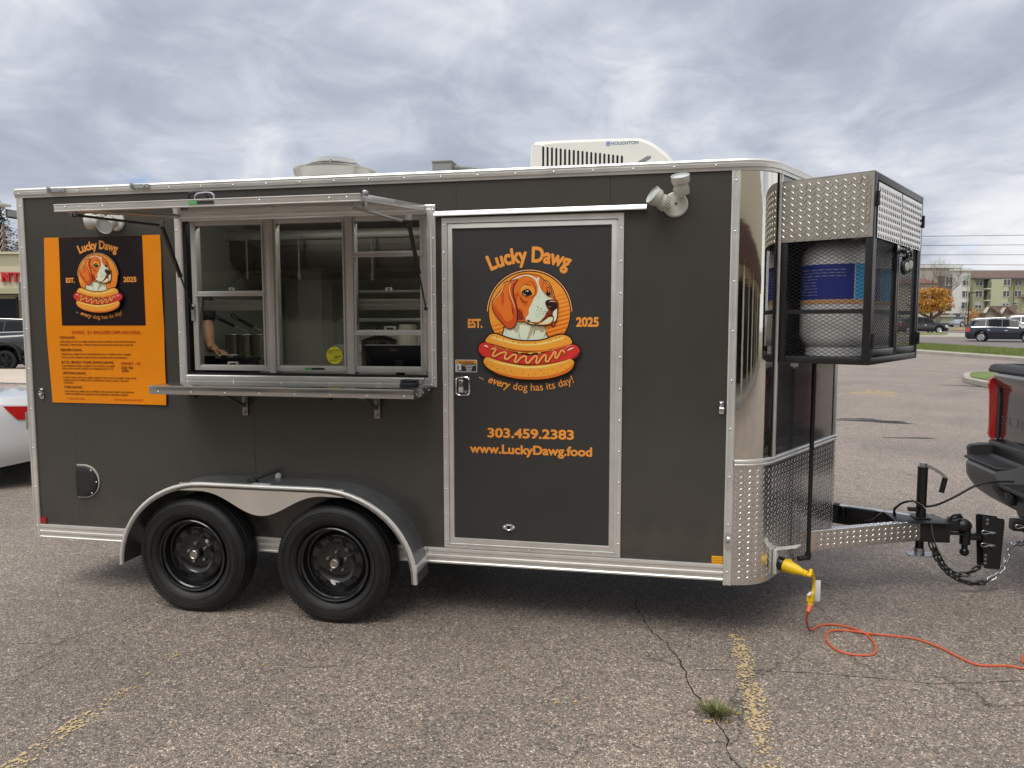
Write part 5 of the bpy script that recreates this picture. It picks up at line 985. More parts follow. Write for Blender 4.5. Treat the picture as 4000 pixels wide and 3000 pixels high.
# gas cylinders
TW = mat('cylinder_white', (.88, .88, .87), .35, var=.04); TB = mat('label_navy', (.02, .04, .32), .45); TL = mat('label_sky', (.05, .45, .9), .45); TO = mat('label_peach', (.78, .45, .22), .5)
for k, s in enumerate((.262, .745)):
    o_ = CGM@Vector((s, .218, CZ0+.036)); Rr = .178
    Tk = thing('gas_cylinder', ('white gas cylinder with blue label in the cage, next to the trailer side', 'white gas cylinder with blue label in the cage, toward the trailer tip')[k], 'gas cylinder', tuple(o_), 0, 'gas cylinders in the cage'); M = Matrix.Translation(o_)
    MB().lathe([(0, .015), (.09, .018), (.14, .035), (Rr-.008, .075), (Rr, .11), (Rr, .50), (Rr-.008, .545), (.13, .59), (.06, .61), (0, .612)], M, 48).build('tank', TW, Tk)
    MB().lathe([(.145, 0), (.148, .0), (.148, .04), (.14, .05)], M, 40).lathe([(.115, .575), (.118, .70), (.112, .70), (.110, .58)], M, 40, radians(-70), radians(200)).cyl(o_+Vector((0, 0, .60)), o_+Vector((0, 0, .68)), .02).build('collar', TW, Tk)
    a0 = atan2(-NU.y, -NU.x)
    for nm, z0_, z1_, b0, b1, mm in (('label', .292, .47, -62, 44, TB), ('label_band', .292, .47, 46, 150, TL), ('label_band', .268, .290, -62, 150, TO)):
        MB().lathe([(Rr+.0012, z0_), (Rr+.0012, z1_)], M, 40, a0+radians(b0), a0+radians(b1)).build(nm, mm, Tk)
    mb = MB()
    for i in range(9):
        z0_ = .44-.016*i; b0, b1 = (-48, 30) if i < 3 else (-48, -14); mb.lathe([(Rr+.0018, z0_), (Rr+.0018, z0_+.0035)], M, 16, a0+radians(b0), a0+radians(b1))
    mb.build('label_lines', mat('label_text', (.35, .38, .55), .5), Tk)
MB().tube(smoothpath([CGM@Vector((.26, .22, 2.14)), CGM@Vector((.3, .12, 2.19)), CGM@Vector((.5, .06, 2.12)), CGM@Vector((.5, .05, 1.8)), CGM@Vector((.5, .05, 1.5))], 6), .009, 8).build('gas_hose', RUB, CG)
# gas pipe going down from the cage
pp0 = pl(*D2(735, 0), nose(0, 0, .06), NN); pz1 = pl(*D2(700, 1310), nose(0, 0, .06), NN); PX, PY = (pp0.x+pz1.x)/2, (pp0.y+pz1.y)/2; pe = Vector((PX, PY, pz1.z)); q0 = pl(*D2(620, 1335), nose(0, 0, .02), NN)
mb = MB().cyl((PX, PY, pe.z), (PX, PY, 1.49), .0125, n=16).cyl((PX, PY, pe.z+.02), (PX, PY, pe.z-.008), .0175, n=14).ball((PX, PY, pe.z-.006), .0175, 12).cyl((PX, PY, pe.z-.006), (PX, PY, pe.z-.006)+0*q0 if False else (q0.x, q0.y, pe.z-.012), .015, n=14); mb.build('gas_pipe', BLK, TR)
for z in (1.452,):
    q_ = pl(*D1(650, 1525), nose(0, 0, .06), NN); MB().rbox(q_.x-.02, q_.x+.02, q_.y-.006, q_.y+.006, q_.z-.006, q_.z+.03, .003).cyl(q_, q_+Vector((0, 0, -.015)), .007).build('cage_bolt', GALV, TR)

# ------------------------------------------------------------------ shore power inlet, plug, cords
ip = nose(.072, .402, .004); IM = frame(ip, NU, (0, 0, 1), NN)
MB().rbox(-.040, .040, -.068, .068, 0, .022, .004, IM).bar(IM@Vector((0, .066, .02)), IM@Vector((0, .100, .125)), .07, .005, (0, 0, 1)).build('power_inlet', WHP, TR)
PC = thing('power_adapter', 'yellow twist plug and short yellow cord in the white power inlet of the trailer nose', 'power cord', tuple(IM@Vector((0, -.01, .02))))
c0_ = IM@Vector((0, -.01, .016)); dr = (NN*.93+Vector((0, 0, -.16))+Vector((0, -.1, 0))).normalized(); c0_ = c0_; M = axis_frame(c0_, dr)
MB().lathe([(0, 0), (.036, 0), (.038, .01), (.038, .035), (.034, .038)], M, 30).build('plug_ring', BLKG, PC)
mb = MB().lathe([(.034, .034), (.036, .046), (.034, .068), (.028, .104), (.021, .128), (.019, .132), (.019, .138), (.017, .140), (.019, .143), (.019, .149), (.016, .152), (.018, .155), (.017, .162), (.011, .167)], M, 30).ball(M@Vector((.0, .0, .07))+Vector((0, 0, .034)), .010, 8); mb.build('plug_body', YEL, PC)
e_ = M@Vector((0, 0, .160)); cv = lambda a, b, off=.19: pl(*C7(a, b), nose(0, 0, off), NN)
pa = [e_, e_+dr*.020, cv(706, 948), cv(722, 1000), cv(722, 1050), cv(712, 1095)]
MB().tube(smoothpath(pa, 8), .0098, 10).build('yellow_cord', YEL, PC)
q_ = cv(702, 1130); q1 = cv(697, 1172); MB().bar(cv(706, 1090), q_, .030, .034).cyl(q_, cv(700, 1158), .014, .017, 12).build('yellow_connector', YEL, PC)
tg = cv(724, 1062); MB().rbox(tg.x-.0, tg.x+.030, tg.y-.012, tg.y-.0105, tg.z-.058, tg.z+.058, .0005).build('paper_tag', mat('tag_white', (.7, .7, .70), .6, var=.05), PC); MB().bar(cv(690, 1095), cv(706, 1075), .016, .002).build('paper_tag', mat('tag_white'), PC)
OC = thing('extension_cord', 'orange extension cord looping over the asphalt toward the right edge', 'cord', tuple(Vector((cv(697, 1172).x, cv(697, 1172).y, 0))))
MB().cyl(cv(700, 1155), cv(686, 1195), .017, .011, 14).build('orange_plug', ORC, OC)
gpt = lambda a, b, z=.006: gz(*C7(a, b), z)
path = [cv(688, 1190), cv(679, 1235, .17), gpt(690, 1285, .03), gpt(712, 1298), gpt(760, 1272), gpt(840, 1266), gpt(920, 1280), gpt(990, 1302, .012), gpt(1045, 1335), gpt(1083, 1385), gpt(1085, 1430), gpt(1040, 1447), gpt(930, 1440), gpt(850, 1412), gpt(800, 1360), gpt(805, 1315), gpt(850, 1300), gpt(930, 1303), gpt(1020, 1315, .014), gpt(1100, 1325), gpt(1200, 1335), gpt(1320, 1350), gpt(1450, 1395), gpt(1570, 1455), gpt(1650, 1492), gpt(1730, 1508), gpt(1870, 1510), gpt(1960, 1526), gpt(2150, 1545), gpt(2350, 1500), gpt(2200, 1440), gpt(1990, 1440), gpt(1952, 1470), gpt(1990, 1500), gpt(2300, 1560)]
MB().tube(smoothpath(path, 8), .0062, 8).build('cord', ORC, OC)

# ------------------------------------------------------------------ tongue
TG = bpy.data.objects.new('tongue', None); COL.objects.link(TG); TG.parent = TR; WM[TG.name] = Matrix()
ba = Vector((1.25, .585, 0)); bb_ = Vector((2.075, .990, 0)); bd = (bb_-ba).normalized(); bn = Vector((bd.y, -bd.x, 0)); BZ0, BZ1 = .330, .452
BM = frame(ba, bd, -bn, (0, 0, 1)); Lb = (bb_-ba).length
MB().box(0, Lb, 0, .05, BZ0, BZ1, BM).build('frame_beam', TREAD, TG, bevel=.003)
Mi = Matrix.Translation((0, 2*1.067, 0))@Matrix.Diagonal((1, -1, 1, 1))@BM
MB().box(0, Lb, 0, .05, BZ0, BZ1, Mi).build('frame_beam', BLK, TG, bevel=.003); MB().box(0, Lb, -.002, .052, BZ1, BZ1+.004, Mi).build('beam_cover', TREAD, TG, smooth=0)
lozenges(lambda a, b, d: BM@Vector((.12+a, -d, BZ0+b)), Lb-.13, BZ1-BZ0, .0325, .027, .007, .0018, .004).build('raised_tread', TREAD, TG, kind='stuff', smooth=0)
lozenges(lambda a, b, d: BM@Vector((.12+a, b, BZ1+d)), Lb-.13, .052, .0325, .022, .006, .0015, .002).build('raised_tread', TREAD, TG, kind='stuff', smooth=0)
lozenges(lambda a, b, d: Mi@Vector((.3+a, b, BZ1+.004+d)), Lb-.3, .052, .0325, .022, .006, .0015, .002).build('raised_tread', TREAD, TG, kind='stuff', smooth=0)
cy_ = 1.067
MB().rbox(2.06, 2.225, cy_-.092, cy_+.092, .325, .448, .004).rbox(1.90, 2.20, cy_-.12, cy_+.12, .446, .455, .002).build('coupler_box', BLK, TG)
mb = MB().rbox(2.22, 2.30, cy_-.04, cy_+.04, .385, .450, .012).ball((2.325, cy_, .418), .047, 16, (1.15, 1, .95)).rbox(2.20, 2.36, cy_-.045, cy_+.045, .365, .374, .003).bar((2.22, cy_, .40), (2.24, cy_, .372), .09, .006); mb.build('coupler', BLK, TG)
mb = MB().bar((2.235, cy_-.012, .458), (2.300, cy_-.012, .476), .035, .014).ball((2.300, cy_-.012, .480), .017, 8).tube(smoothpath([(2.24, cy_-.03, .46), (2.255, cy_-.034, .485), (2.285, cy_-.034, .492), (2.31, cy_-.034, .475)], 4), .007, 8); mb.build('latch_lever', BLKG, TG)
JX = 2.082
MB().cyl((JX, cy_, .455), (JX, cy_, .774), .0292, n=24).cyl((JX, cy_, .774), (JX, cy_, .782), .031, n=24).rbox(JX-.05, JX+.05, cy_-.05, cy_+.05, .452, .466, .004).build('jack_tube', BLK, TG)
MB().cyl((JX, cy_, .23), (JX, cy_, .33), .0245, n=20).build('jack_leg', BLKG, TG)
mb = MB().lathe([(.027, .262), (.030, .262), (.030, .226), (.038, .222)], Matrix.Translation((JX, cy_, 0)), 24).prism(rr(JX, cy_, .150, .10, .02), lambda a, b, d: (a, b, .222-d*1.0), .007); mb.build('jack_foot', GALV, TG)
hd0 = Vector((JX, cy_, .788)); hp_ = lambda a, b: at(*C7(a, b), cy_)
mb = MB().cyl(hd0-Vector((0, 0, .01)), hd0+Vector((0, 0, .020)), .021, n=16); rows = []
ph = smoothpath([hp_(1345, 340), hp_(1372, 328), hp_(1420, 345), hp_(1470, 375), hp_(1502, 405)], 6)
for i, q_ in enumerate(ph): tt = (ph[min(i+1, len(ph)-1)]-ph[max(0, i-1)]).normalized(); nn_ = Vector((-tt.z, 0, tt.x)); w_2 = .014-.006*i/len(ph); rows.append([q_+nn_*w_2-Vector((0, .010, 0)), q_-nn_*w_2-Vector((0, .010, 0)), q_-nn_*w_2+Vector((0, .006, 0)), q_+nn_*w_2+Vector((0, .006, 0))])
mb.grid(rows, True); mb.build('crank_arm', GALV, TG)
MB().cyl(hp_(1497, 402), hp_(1474, 488), .0165, .0155, 16).build('crank_handle', BLK, TG)
# breakaway battery box on the far beam
bxp = at(*C7(935, 630), 1.28); BXM = Mi@Matrix.Translation((.30, 0, 0))
MB().rbox(.02, .17, .055, .115, .350, .468, .006, BXM).rbox(.015, .175, .052, .120, .455, .476, .006, BXM).build('breakaway_box', PLA, TG)
MB().box(.035, .115, .1155, .1162, .362, .448, BXM).build('box_label', mat('label_grey', (.32, .33, .34), .5), TG, smooth=0); MB().box(.125, .145, .1155, .1162, .362, .448, BXM).build('box_label', mat('label_pale', (.5, .52, .48), .5), TG, smooth=0)
mb = MB(); fB = lambda a, b: BXM@Vector((a, .1168, b)); put_text(mb, 'BREAKAWAY', fB, .038, .112, .438, .006); mb.flat([(.042, .420), (.058, .420), (.058, .434), (.042, .434)], fB).flat([(.092, .420), (.108, .420), (.108, .434), (.092, .434)], fB)
for i in range(7): mb.flat([(.04, .372+i*.006), (.11-.008*(i % 3), .372+i*.006), (.11-.008*(i % 3), .3735+i*.006), (.04, .3735+i*.006)], fB)
mb.build('box_print', BPR, TG, smooth=0, fix=False)
c_ = fB(.135, .376); MB().cyl(c_, c_+(fB(.135, .376)-BXM@Vector((.135, .115, .376)))*1.5, .006, n=12).build('box_button', GRN, TG)
MB().rbox(.20, .215, .055, .10, .38, .46, .003, BXM).rbox(.222, .40, .054, .09, .375, .462, .004, BXM).build('box_bracket', BLK, TG)
cc = lambda a, b, Y: at(*C7(a, b), Y)
MB().tube(smoothpath([cc(1010, 650, 1.2), cc(1060, 650, 1.15), cc(1130, 600, 1.1), cc(1190, 580, 1.08), cc(1240, 545, 1.04), cc(1300, 536, 1.02), cc(1370, 570, 1.0), cc(1410, 640, .96), cc(1425, 740, .95), cc(1470, 850, .97), cc(1560, 905, 1.0), cc(1720, 918, 1.05), cc(1820, 900, 1.05), cc(1900, 830, 1.1)], 6), .0016, 6).build('breakaway_wire', GALV, TG)
MB().tube(smoothpath([cc(1196, 610, 1.10), cc(1200, 585, 1.08), cc(1240, 552, 1.05), cc(1300, 538, 1.03), cc(1330, 552, 1.02), cc(1345, 575, 1.03), cc(1370, 573, 1.10), cc(1450, 560, 1.12), cc(1560, 510, 1.15), cc(1660, 455, 1.17), cc(1740, 430, 1.18), cc(1830, 424, 1.2), cc(1900, 425, 1.22)], 7), .0072, 8).rbox(cc(1290, 600, 1.0).x, cc(1345, 600, 1.0).x, 1.02, 1.06, cc(1300, 605, 1.0).z, cc(1300, 585, 1.0).z, .004).build('wiring_cable', RUB, TG)
q_ = cc(1198, 616, 1.10); MB().cyl(q_+Vector((0, 0, .012)), q_-Vector((0, 0, .01)), .010).build('cable_plug', BLK, TG)
# safety chains, every link its own mesh copy
def link_mesh():
    P = [(cos(a)*.0095+(.0105 if cos(a) > 0 else -.0105) if False else 0, 0) for a in (0,)]
    pts = []
    for i in range(16): a = 2*pi*i/16; pts.append(Vector((.0085*cos(a)*1.0, .0085*sin(a)+(.011 if sin(a) >= 0 else -.011), 0)))
    m_ = MB(); n = 6; rows = []
    for i, p_ in enumerate(pts):
        tt = (pts[(i+1) % 16]-pts[i-1]).normalized(); u = Vector((tt.y, -tt.x, 0)); rows.append([p_+(u*cos(2*pi*j/n)+Vector((0, 0, 1))*sin(2*pi*j/n))*.0041 for j in range(n)])
    rows.append(rows[0]); m_.grid(rows, True); me = bpy.data.meshes.new('link'); me.from_pydata([(a*1.4, b*1.4, c*1.3) for a, b, c in m_.v], [], m_.f); me.materials.append(GALV); me.shade_smooth(); return me
LKM = link_mesh(); LKD = LKM.copy(); LKD.materials.clear(); LKD.materials.append(mat('dark_chain', (.06, .06, .06), .4, .6))
def chain(pts, me, name='safety_chain'):
    c = bpy.data.objects.new(name, None); COL.objects.link(c); c.parent = TR; WM[c.name] = Matrix()
    P = smoothpath(pts, 20); st = .0365; acc = 0; last = P[0]; k = 0
    for p_, q_ in zip(P, P[1:]):
        acc += (q_-p_).length
        if acc >= st:
            acc = 0; d = (q_-last).normalized(); last = q_; x = d.cross(Vector((0, 1, 0))).normalized(); z = x.cross(d)
            ang = radians(45 if k % 2 else -45)+radians(random.uniform(-12, 12)); xx = x*cos(ang)+z*sin(ang); piece('link', LKD if k < 13 else me, frame(q_, xx, d), c); k += 1
chain([cc(1402, 772, .98), cc(1425, 830, .98), cc(1460, 900, .99), cc(1530, 975, 1.0), cc(1640, 1022, 1.02), cc(1740, 1010, 1.04), cc(1820, 950, 1.06), cc(1860, 870, 1.08), cc(1880, 805, 1.08), cc(1930, 795, 1.1), cc(1965, 765, 1.12)], LKM)
chain([cc(1420, 770, 1.15), cc(1450, 840, 1.15), cc(1500, 930, 1.15), cc(1570, 970, 1.14), cc(1640, 960, 1.12), cc(1710, 915, 1.10)], LKM)
# ------------------------------------------------------------------ kitchen inside the trailer
KI = bpy.data.objects.new('kitchen_interior', None); COL.objects.link(KI); KI.parent = TR; WM[KI.name] = Matrix()
DIAM = mat('embossed_wall', (.46, .47, .42), .4, .5, bump=.004, bscale=26)
MB().box(XL+.06, .9, 2.07, 2.085, .43, 2.44).build('back_wall', STEELI, KI, smooth=0); MB().box(-2.75, -2.74, .06, 2.07, .43, 2.44).build('end_wall', DIAM, KI, smooth=0); MB().box(.2, .21, .06, 2.07, .43, 2.44).build('end_wall', STEELI, KI, smooth=0)
MB().rbox(-2.6, .1, .22, .30, 2.395, 2.424, .004).build('kitchen_fill', mat('fill_glow', (.8, .8, .75), .5, emit=((1, .97, .9), 6.5)), KI); MB().box(XL+.06, .9, .06, 2.07, 2.425, 2.44).build('ceiling', mat('ceiling_white', (.5, .5, .45), .5), KI, smooth=0); MB().box(XL+.06, .9, .06, 2.07, .425, .44).build('floor_sheet', mat('floor_grey', (.10, .10, .10), .6), KI, smooth=0)  # glowing strip added out of view to brighten the kitchen; then ceiling and floor
hz0 = at(*C2(1000, 603), 1.15).z; hx0_ = at(*C2(600, 603), 1.15).x; hx1_ = -.55; hzt = at(*C2(1000, 392), 1.15).z
mb = MB().add([(hx0_, 1.15, hz0), (hx1_, 1.15, hz0), (hx1_, 1.15, hzt), (hx0_-.34, 1.15, hzt), (hx0_, 2.06, hz0), (hx1_, 2.06, hz0), (hx1_, 2.06, hzt), (hx0_-.34, 2.06, hzt)], [(0, 1, 2, 3), (4, 7, 6, 5), (0, 3, 7, 4), (0, 4, 5, 1)]); mb.build('range_hood', mat('hood_dark', (.028, .022, .018), .25, .5), KI, smooth=0)
MB().rbox(hx0_-.36, hx1_, 1.12, 1.15, hzt, hzt+.065, .003).build('hood_trim', mat('hood_trim', (.24, .24, .22), .35, .6), KI)
for a in (938, 600, 1415): 
    p = at(*C2(a, 372), 1.10); MB().cyl((p.x, 1.10, p.z), (p.x, 1.10, p.z-.27), .0075, n=10).cyl((p.x, 1.10, p.z-.26), (p.x, 1.10, p.z-.31), .012, n=12).build('nozzle_pipe', mat('pale_pipe', (.16, .155, .14), .4, .5), KI)
p = at(*C2(465, 400), 1.6); MB().tube(smoothpath([(p.x+.45, 1.3, p.z-.0), (p.x+.02, 1.5, p.z), (p.x-.10, 1.55, p.z-.2), (p.x-.10, 1.55, p.z-.75)], 5), .018, 10).cyl((p.x+.02, 1.6, 1.3), (p.x+.02, 1.6, 2.3), .014).build('gas_line', GALV, KI)
zc_ = 1.31
MB().rbox(-2.70, .15, .86, 2.06, .46, 1.355, .006).rbox(-2.70, .15, .84, .88, 1.335, 1.362, .003).build('cook_line', STEELI, KI); MB().rbox(-2.70, -.40, .07, .42, 1.20, 1.235, .004).build('serving_counter', STEELI, KI); MB().rbox(-2.2, -.5, 1.90, 2.06, 1.70, 1.73, .004).build('wall_shelf', STEELI, KI)
MB().rbox(-1.95, -1.45, 1.25, 1.9, 1.357, 1.50, .01).rbox(-1.95, -1.45, 1.22, 1.26, 1.47, 1.53, .005).build('griddle', STEELI, KI)
FRM = mat('basket_wire', (.35, .33, .28), .4, .9, bump=.003, bscale=90)
for k, a in enumerate((520, 600, 690)):
    p = at(*C2(a, 1040), .95); FB = thing('pan_insert', ('leftmost stainless pan behind the left window pane', 'middle stainless pan behind the left window pane', 'rightmost stainless pan behind the left window pane')[k], 'pan', (p.x, .95, 1.362), 0, 'steel pans behind the window')
    M = Matrix.Translation((p.x, .95, p.z-1.33)); MB().lathe([(.052, 1.21), (.062, 1.36), (.068, 1.365), (.066, 1.372), (.058, 1.366), (.049, 1.22), (0, 1.22)], M, 28).build('bowl', FRM, FB)
for k, (a0, b0, a1, b1) in enumerate(((390, 885, 545, 962), (515, 885, 665, 968))):
    A, B = at(*C2(a0, b0), .70), at(*C2(a1, b1), .85); t_ = thing('basket_handle', ('black handled basket grip, left of the two in the left window', 'black handled basket grip, right of the two in the left window')[k], 'handle', tuple(A), 0, 'basket handles in the window')
    MB().tube(smoothpath([A, A+Vector((.02, 0, .006)), A.lerp(B, .35)+Vector((0, 0, -.004)), A.lerp(B, .75)], 4), [.004]*3+[.008]*8+[.009]*2, 8).build('grip', PLA, t_) if False else MB().cyl(A.lerp(B, .25), A.lerp(B, .85), .011, n=10).tube(smoothpath([A.lerp(B, .3), A+Vector((-.0, 0, .012)), A+Vector((-.012, 0, -.004)), A.lerp(B, .3)+Vector((0, 0, -.012))], 4), .004, 6).build('grip', PLA, t_)
    MB().cyl(A.lerp(B, .85), B+Vector((.05, .05, -.03)), .004).build('rod', GALV, t_)
p = at(*C2(1400, 1050), .8); PT = thing('stock_pot', 'dark stock pot seen through the right window pane', 'pot', (p.x, .8, 1.362)); M = Matrix.Translation((p.x, .98, .125))
MB().lathe([(.12, 1.24), (.125, 1.25), (.125, 1.44), (.13, 1.445), (.12, 1.45), (.05, 1.475), (0, 1.48)], M, 32).build('pot', mat('pot_steel', (.16, .15, .13), .2, .9), PT); MB().tube(smoothpath([(p.x-.03, .98, 1.595), (p.x-.015, .98, 1.655), (p.x+.01, .98, 1.655), (p.x+.03, .98, 1.595)], 4), .006).build('lid_handle', BLK, PT)
p = at(*C2(1640, 1085), .95); tag(MB().lathe([(.05, 1.362), (.06, 1.46), (.07, 1.62), (.06, 1.68)], Matrix.Translation((p.x, .98, 0)), 24).build('paper_cup_stack', mat('cup_pale', (.45, .43, .34), .5)), 'pale stack of cups behind the tablet in the right window', 'cups')
# folder, squeeze tray under the hand
p = at(*E6(1000, 1085), .20); TY = thing('food_tray', 'black tray with pale paper liner under the worker\'s hand', 'tray', (p.x, .25, 1.235))
MB().rbox(p.x-.12, p.x+.16, .16, .34, p.z-.025, p.z+.0, .004).rbox(p.x-.12, p.x+.16, .155, .16, p.z-.025, p.z+.012, .002).build('tray', PLA, TY); MB().rbox(p.x-.040, p.x-.005, .150, .154, p.z-.004, p.z+.016, .001).rbox(p.x+.045, p.x+.080, .150, .154, p.z+.002, p.z+.018, .001).rbox(p.x-.04, p.x+.08, .154, .22, p.z+.014, p.z+.018, .001).build('paper_liner', mat('paper', (.6, .58, .48), .7), TY)
MB().rbox(p.x-.12, p.x+.16, .165, .33, 1.236, p.z-.026, .01).build('tray_box', PLA, TY)
# tablet till
a, b, c, d = [at(*C2(*q_), .10) for q_ in ((1380, 1074), (1736, 1074), (1768, 1232), (1408, 1232))]
TB_ = thing('till_tablet', 'black till tablet standing behind the open right window', 'tablet', ((c.x+d.x)/2, .11, 1.235))
mb = MB(); v = [(a.x, .075, a.z), (b.x, .075, b.z), (c.x+.0, .125, d.z), (d.x, .125, d.z)]; mb.add(v+[(x, y+.010, z) for x, y, z in v], [(0, 1, 2, 3), (4, 7, 6, 5), (0, 4, 5, 1), (1, 5, 6, 2), (2, 6, 7, 3), (3, 7, 4, 0)]); mb.build('tablet_back', mat('tablet_black', (.006, .006, .007), .5, spec=.2), TB_, smooth=0)
MB().bar((a.x, .074, a.z), (b.x, .074, b.z), .004, .004).build('tablet_edge', GALV, TB_); MB().rbox((c.x+d.x)/2-.07, (c.x+d.x)/2+.07, .12, .24, 1.236, 1.27, .008).bar(((c.x+d.x)/2, .18, 1.26), ((c.x+d.x)/2, .11, 1.48), .05, .012).build('tablet_stand', PLA, TB_)
p = at(*C2(1558, 1105), .09); MB().prism(rr(p.x, p.z, .045, .02, .008), lambda a, b, d: (a, .083-d, b), .001).build('camera_window', mat('camera_glass', (.06, .06, .06), .2), TB_)
# card reader on the shelf
p = at(*C2(1660, 1340), -.12); CR = thing('card_reader', 'small black card reader on the right end of the serving shelf', 'card reader', (p.x, -.12, 1.346))
MB().rbox(p.x-.048, p.x+.050, -.16, -.09, 1.346, 1.372, .010).rbox(p.x-.044, p.x+.046, -.155, -.095, 1.374, 1.384, .004).build('reader', PLA, CR)
q0, q1 = at(*C2(1705, 1330), -.12), at(*C2(1780, 1240), .0); MB().tube(smoothpath([q0, q0+Vector((.03, 0, .0)), (q0+q1)/2+Vector((.01, 0, -.01)), q1], 6), .0022, 6).build('lead', PLA, CR)

# ------------------------------------------------------------------ the worker (arm and hand show in the left window)
SKIN = mat('skin', (.52, .27, .17), .45, var=.08, vscale=20); SHIRT = mat('black_shirt', (.014, .014, .016), .8, bump=.003, bscale=30); HAIR = mat('brown_hair', (.05, .03, .02), .6); JEAN = mat('dark_jeans', (.03, .035, .05), .8)
PXc, PYc, FZ0 = -2.79, .56, .44
PS = thing('person', 'person in a black T-shirt working inside, bare forearm and hand in the left window', 'person', (PXc, PYc, FZ0))
def skinned(name, verts, edges, radii, m_, parent, root=0, sub=2):
    me = bpy.data.meshes.new(name); inv = WM[parent.name].inverted(); me.from_pydata([inv@Vector(v) for v in verts], edges, []); me.materials.append(m_)
    o = bpy.data.objects.new(name, me); COL.objects.link(o); md = o.modifiers.new('skin', 'SKIN'); md.use_smooth_shade = True
    if not me.skin_vertices: me.attributes.new('x', 'FLOAT', 'POINT'); me.attributes.remove(me.attributes['x'])
    if not me.skin_vertices:
        bm = bmesh.new(); bm.from_mesh(me); bm.verts.layers.skin.verify(); bm.to_mesh(me); bm.free()
    for i, r in enumerate(radii): me.skin_vertices[0].data[i].radius = r if isinstance(r, tuple) else (r, r)
    me.skin_vertices[0].data[root].use_root = True; sb = o.modifiers.new('sub', 'SUBSURF'); sb.levels = sb.render_levels = sub
    dg = bpy.context.evaluated_depsgraph_get(); dg.update(); ev = o.evaluated_get(dg); m2 = bpy.data.meshes.new_from_object(ev)
    bpy.data.objects.remove(o); m2.name = name; o = bpy.data.objects.new(name, m2); COL.objects.link(o); o.parent = parent; WM[o.name] = WM[parent.name].copy()
    m2.materials.clear(); m2.materials.append(m_); m2.shade_smooth(); return o
el = at(*E6(600, 430), .44); wr = at(*E6(650, 850), .32); hk = at(*E6(790, 940), .27); ft = [at(*E6(x, y), yy) for x, y, yy in ((1035, 1010, .245), (1010, 1022, .23), (960, 1030, .22), (840, 1030, .20))]
shp = Vector((el.x-.05, .50, el.z+.175)); ctr = Vector((PXc, PYc, 0))
body = [(PXc-.06, PYc, 1.30), (PXc-.05, PYc, 1.50), (PXc-.03, PYc, 1.70), (PXc-.01, PYc, 1.82), (PXc+.01, PYc-.01, 1.92), (PXc+.015, PYc-.015, 2.00), tuple(shp+Vector((-.03, 0, .02))), tuple(shp), tuple(shp.lerp(el, .5)), tuple(el), tuple(el.lerp(wr, .25)), tuple(el.lerp(wr, .6)), tuple(wr), tuple(hk),
        (PXc-.17, PYc+.05, shp.z+.01), (PXc-.24, PYc+.06, shp.z-.28), (PXc-.16, PYc-.14, shp.z-.42), (PXc+.02, PYc-.20, shp.z-.46),
        (PXc+.0, PYc-.09, 1.30), (PXc+.0, PYc-.09, .92), (PXc, PYc-.09, .54), (PXc+.08, PYc-.09, .48), (PXc, PYc+.10, 1.30), (PXc, PYc+.10, .92), (PXc, PYc+.10, .54), (PXc+.08, PYc+.10, .48)]
bed = [(0, 1), (1, 2), (2, 3), (3, 4), (4, 5), (2, 6), (6, 7), (7, 8), (8, 9), (9, 10), (10, 11), (11, 12), (12, 13), (2, 14), (14, 15), (15, 16), (16, 17), (0, 18), (18, 19), (19, 20), (20, 21), (0, 22), (22, 23), (23, 24), (24, 25)]
br = [.12, .125, .12, .055, .085, .075, .06, .056, .046, .043, .047, .038, (.030, .024), (.036, .018), .055, .042, .038, .03, .08, .055, .04, .035, .08, .055, .04, .035]
vs_, es_, rs_ = list(body), list(bed), list(br)
for k, f_ in enumerate(ft):
    b0 = len(vs_); base = wr.lerp(hk, .75)+Vector((0, -.024+.016*(3-k) if k < 4 else 0, 0)) ; base = hk+Vector((-.006, .020-.015*k, 0)); 
    if k == 3: base = wr.lerp(hk, .4)+Vector((0, -.02, -.004))
    m1 = base.lerp(f_, .5)+Vector((0, 0, .010)); vs_ += [tuple(base), tuple(m1), tuple(base.lerp(f_, .8)+Vector((0, 0, .005))), tuple(f_)]; es_ += [(12 if k == 3 else 13, b0), (b0, b0+1), (b0+1, b0+2), (b0+2, b0+3)]; rs_ += [.0115, .0095, .0088, .0075]
b0 = len(vs_); base = hk+Vector((-.006, .032, -.004)); f_ = ft[0]+Vector((-.012, .03, -.004)); vs_ += [tuple(base), tuple(base.lerp(f_, .5)+Vector((0, 0, .008))), tuple(f_)]; es_ += [(13, b0), (b0, b0+1), (b0+1, b0+2)]; rs_ += [.010, .0085, .007]
bo = skinned('body', vs_, es_, rs_, SKIN, PS)
SHv = [body[i] for i in (0, 1, 2, 6, 7)]+[tuple(shp.lerp(el, .45)), tuple(shp.lerp(el, .93)), body[14], body[15], (PXc, PYc, 1.30)]
skinned('t_shirt', SHv, [(0, 1), (1, 2), (2, 3), (3, 4), (4, 5), (5, 6), (2, 7), (7, 8), (0, 9)], [.14, .145, .135, .078, .072, .064, .062, .072, .055, .13], SHIRT, PS)
skinned('trousers', [body[i] for i in (18, 19, 20, 22, 23, 24)]+[(PXc, PYc, 1.31)], [(6, 0), (0, 1), (1, 2), (6, 3), (3, 4), (4, 5)], [.1, .07, .055, .1, .07, .055, .13], JEAN, PS, 6)
hc = Vector((PXc+.01, PYc-.01, 1.96)); MB().ball(hc+Vector((-.018, 0, .035)), .098, 20, (1, .86, .95)).build('hair', HAIR, PS)
MB().ball(hc+Vector((.082, -.034, .012)), .012, 10).ball(hc+Vector((.082, .034, .012)), .012, 10).build('eyes', mat('eye_white', (.5, .5, .5), .3), PS)
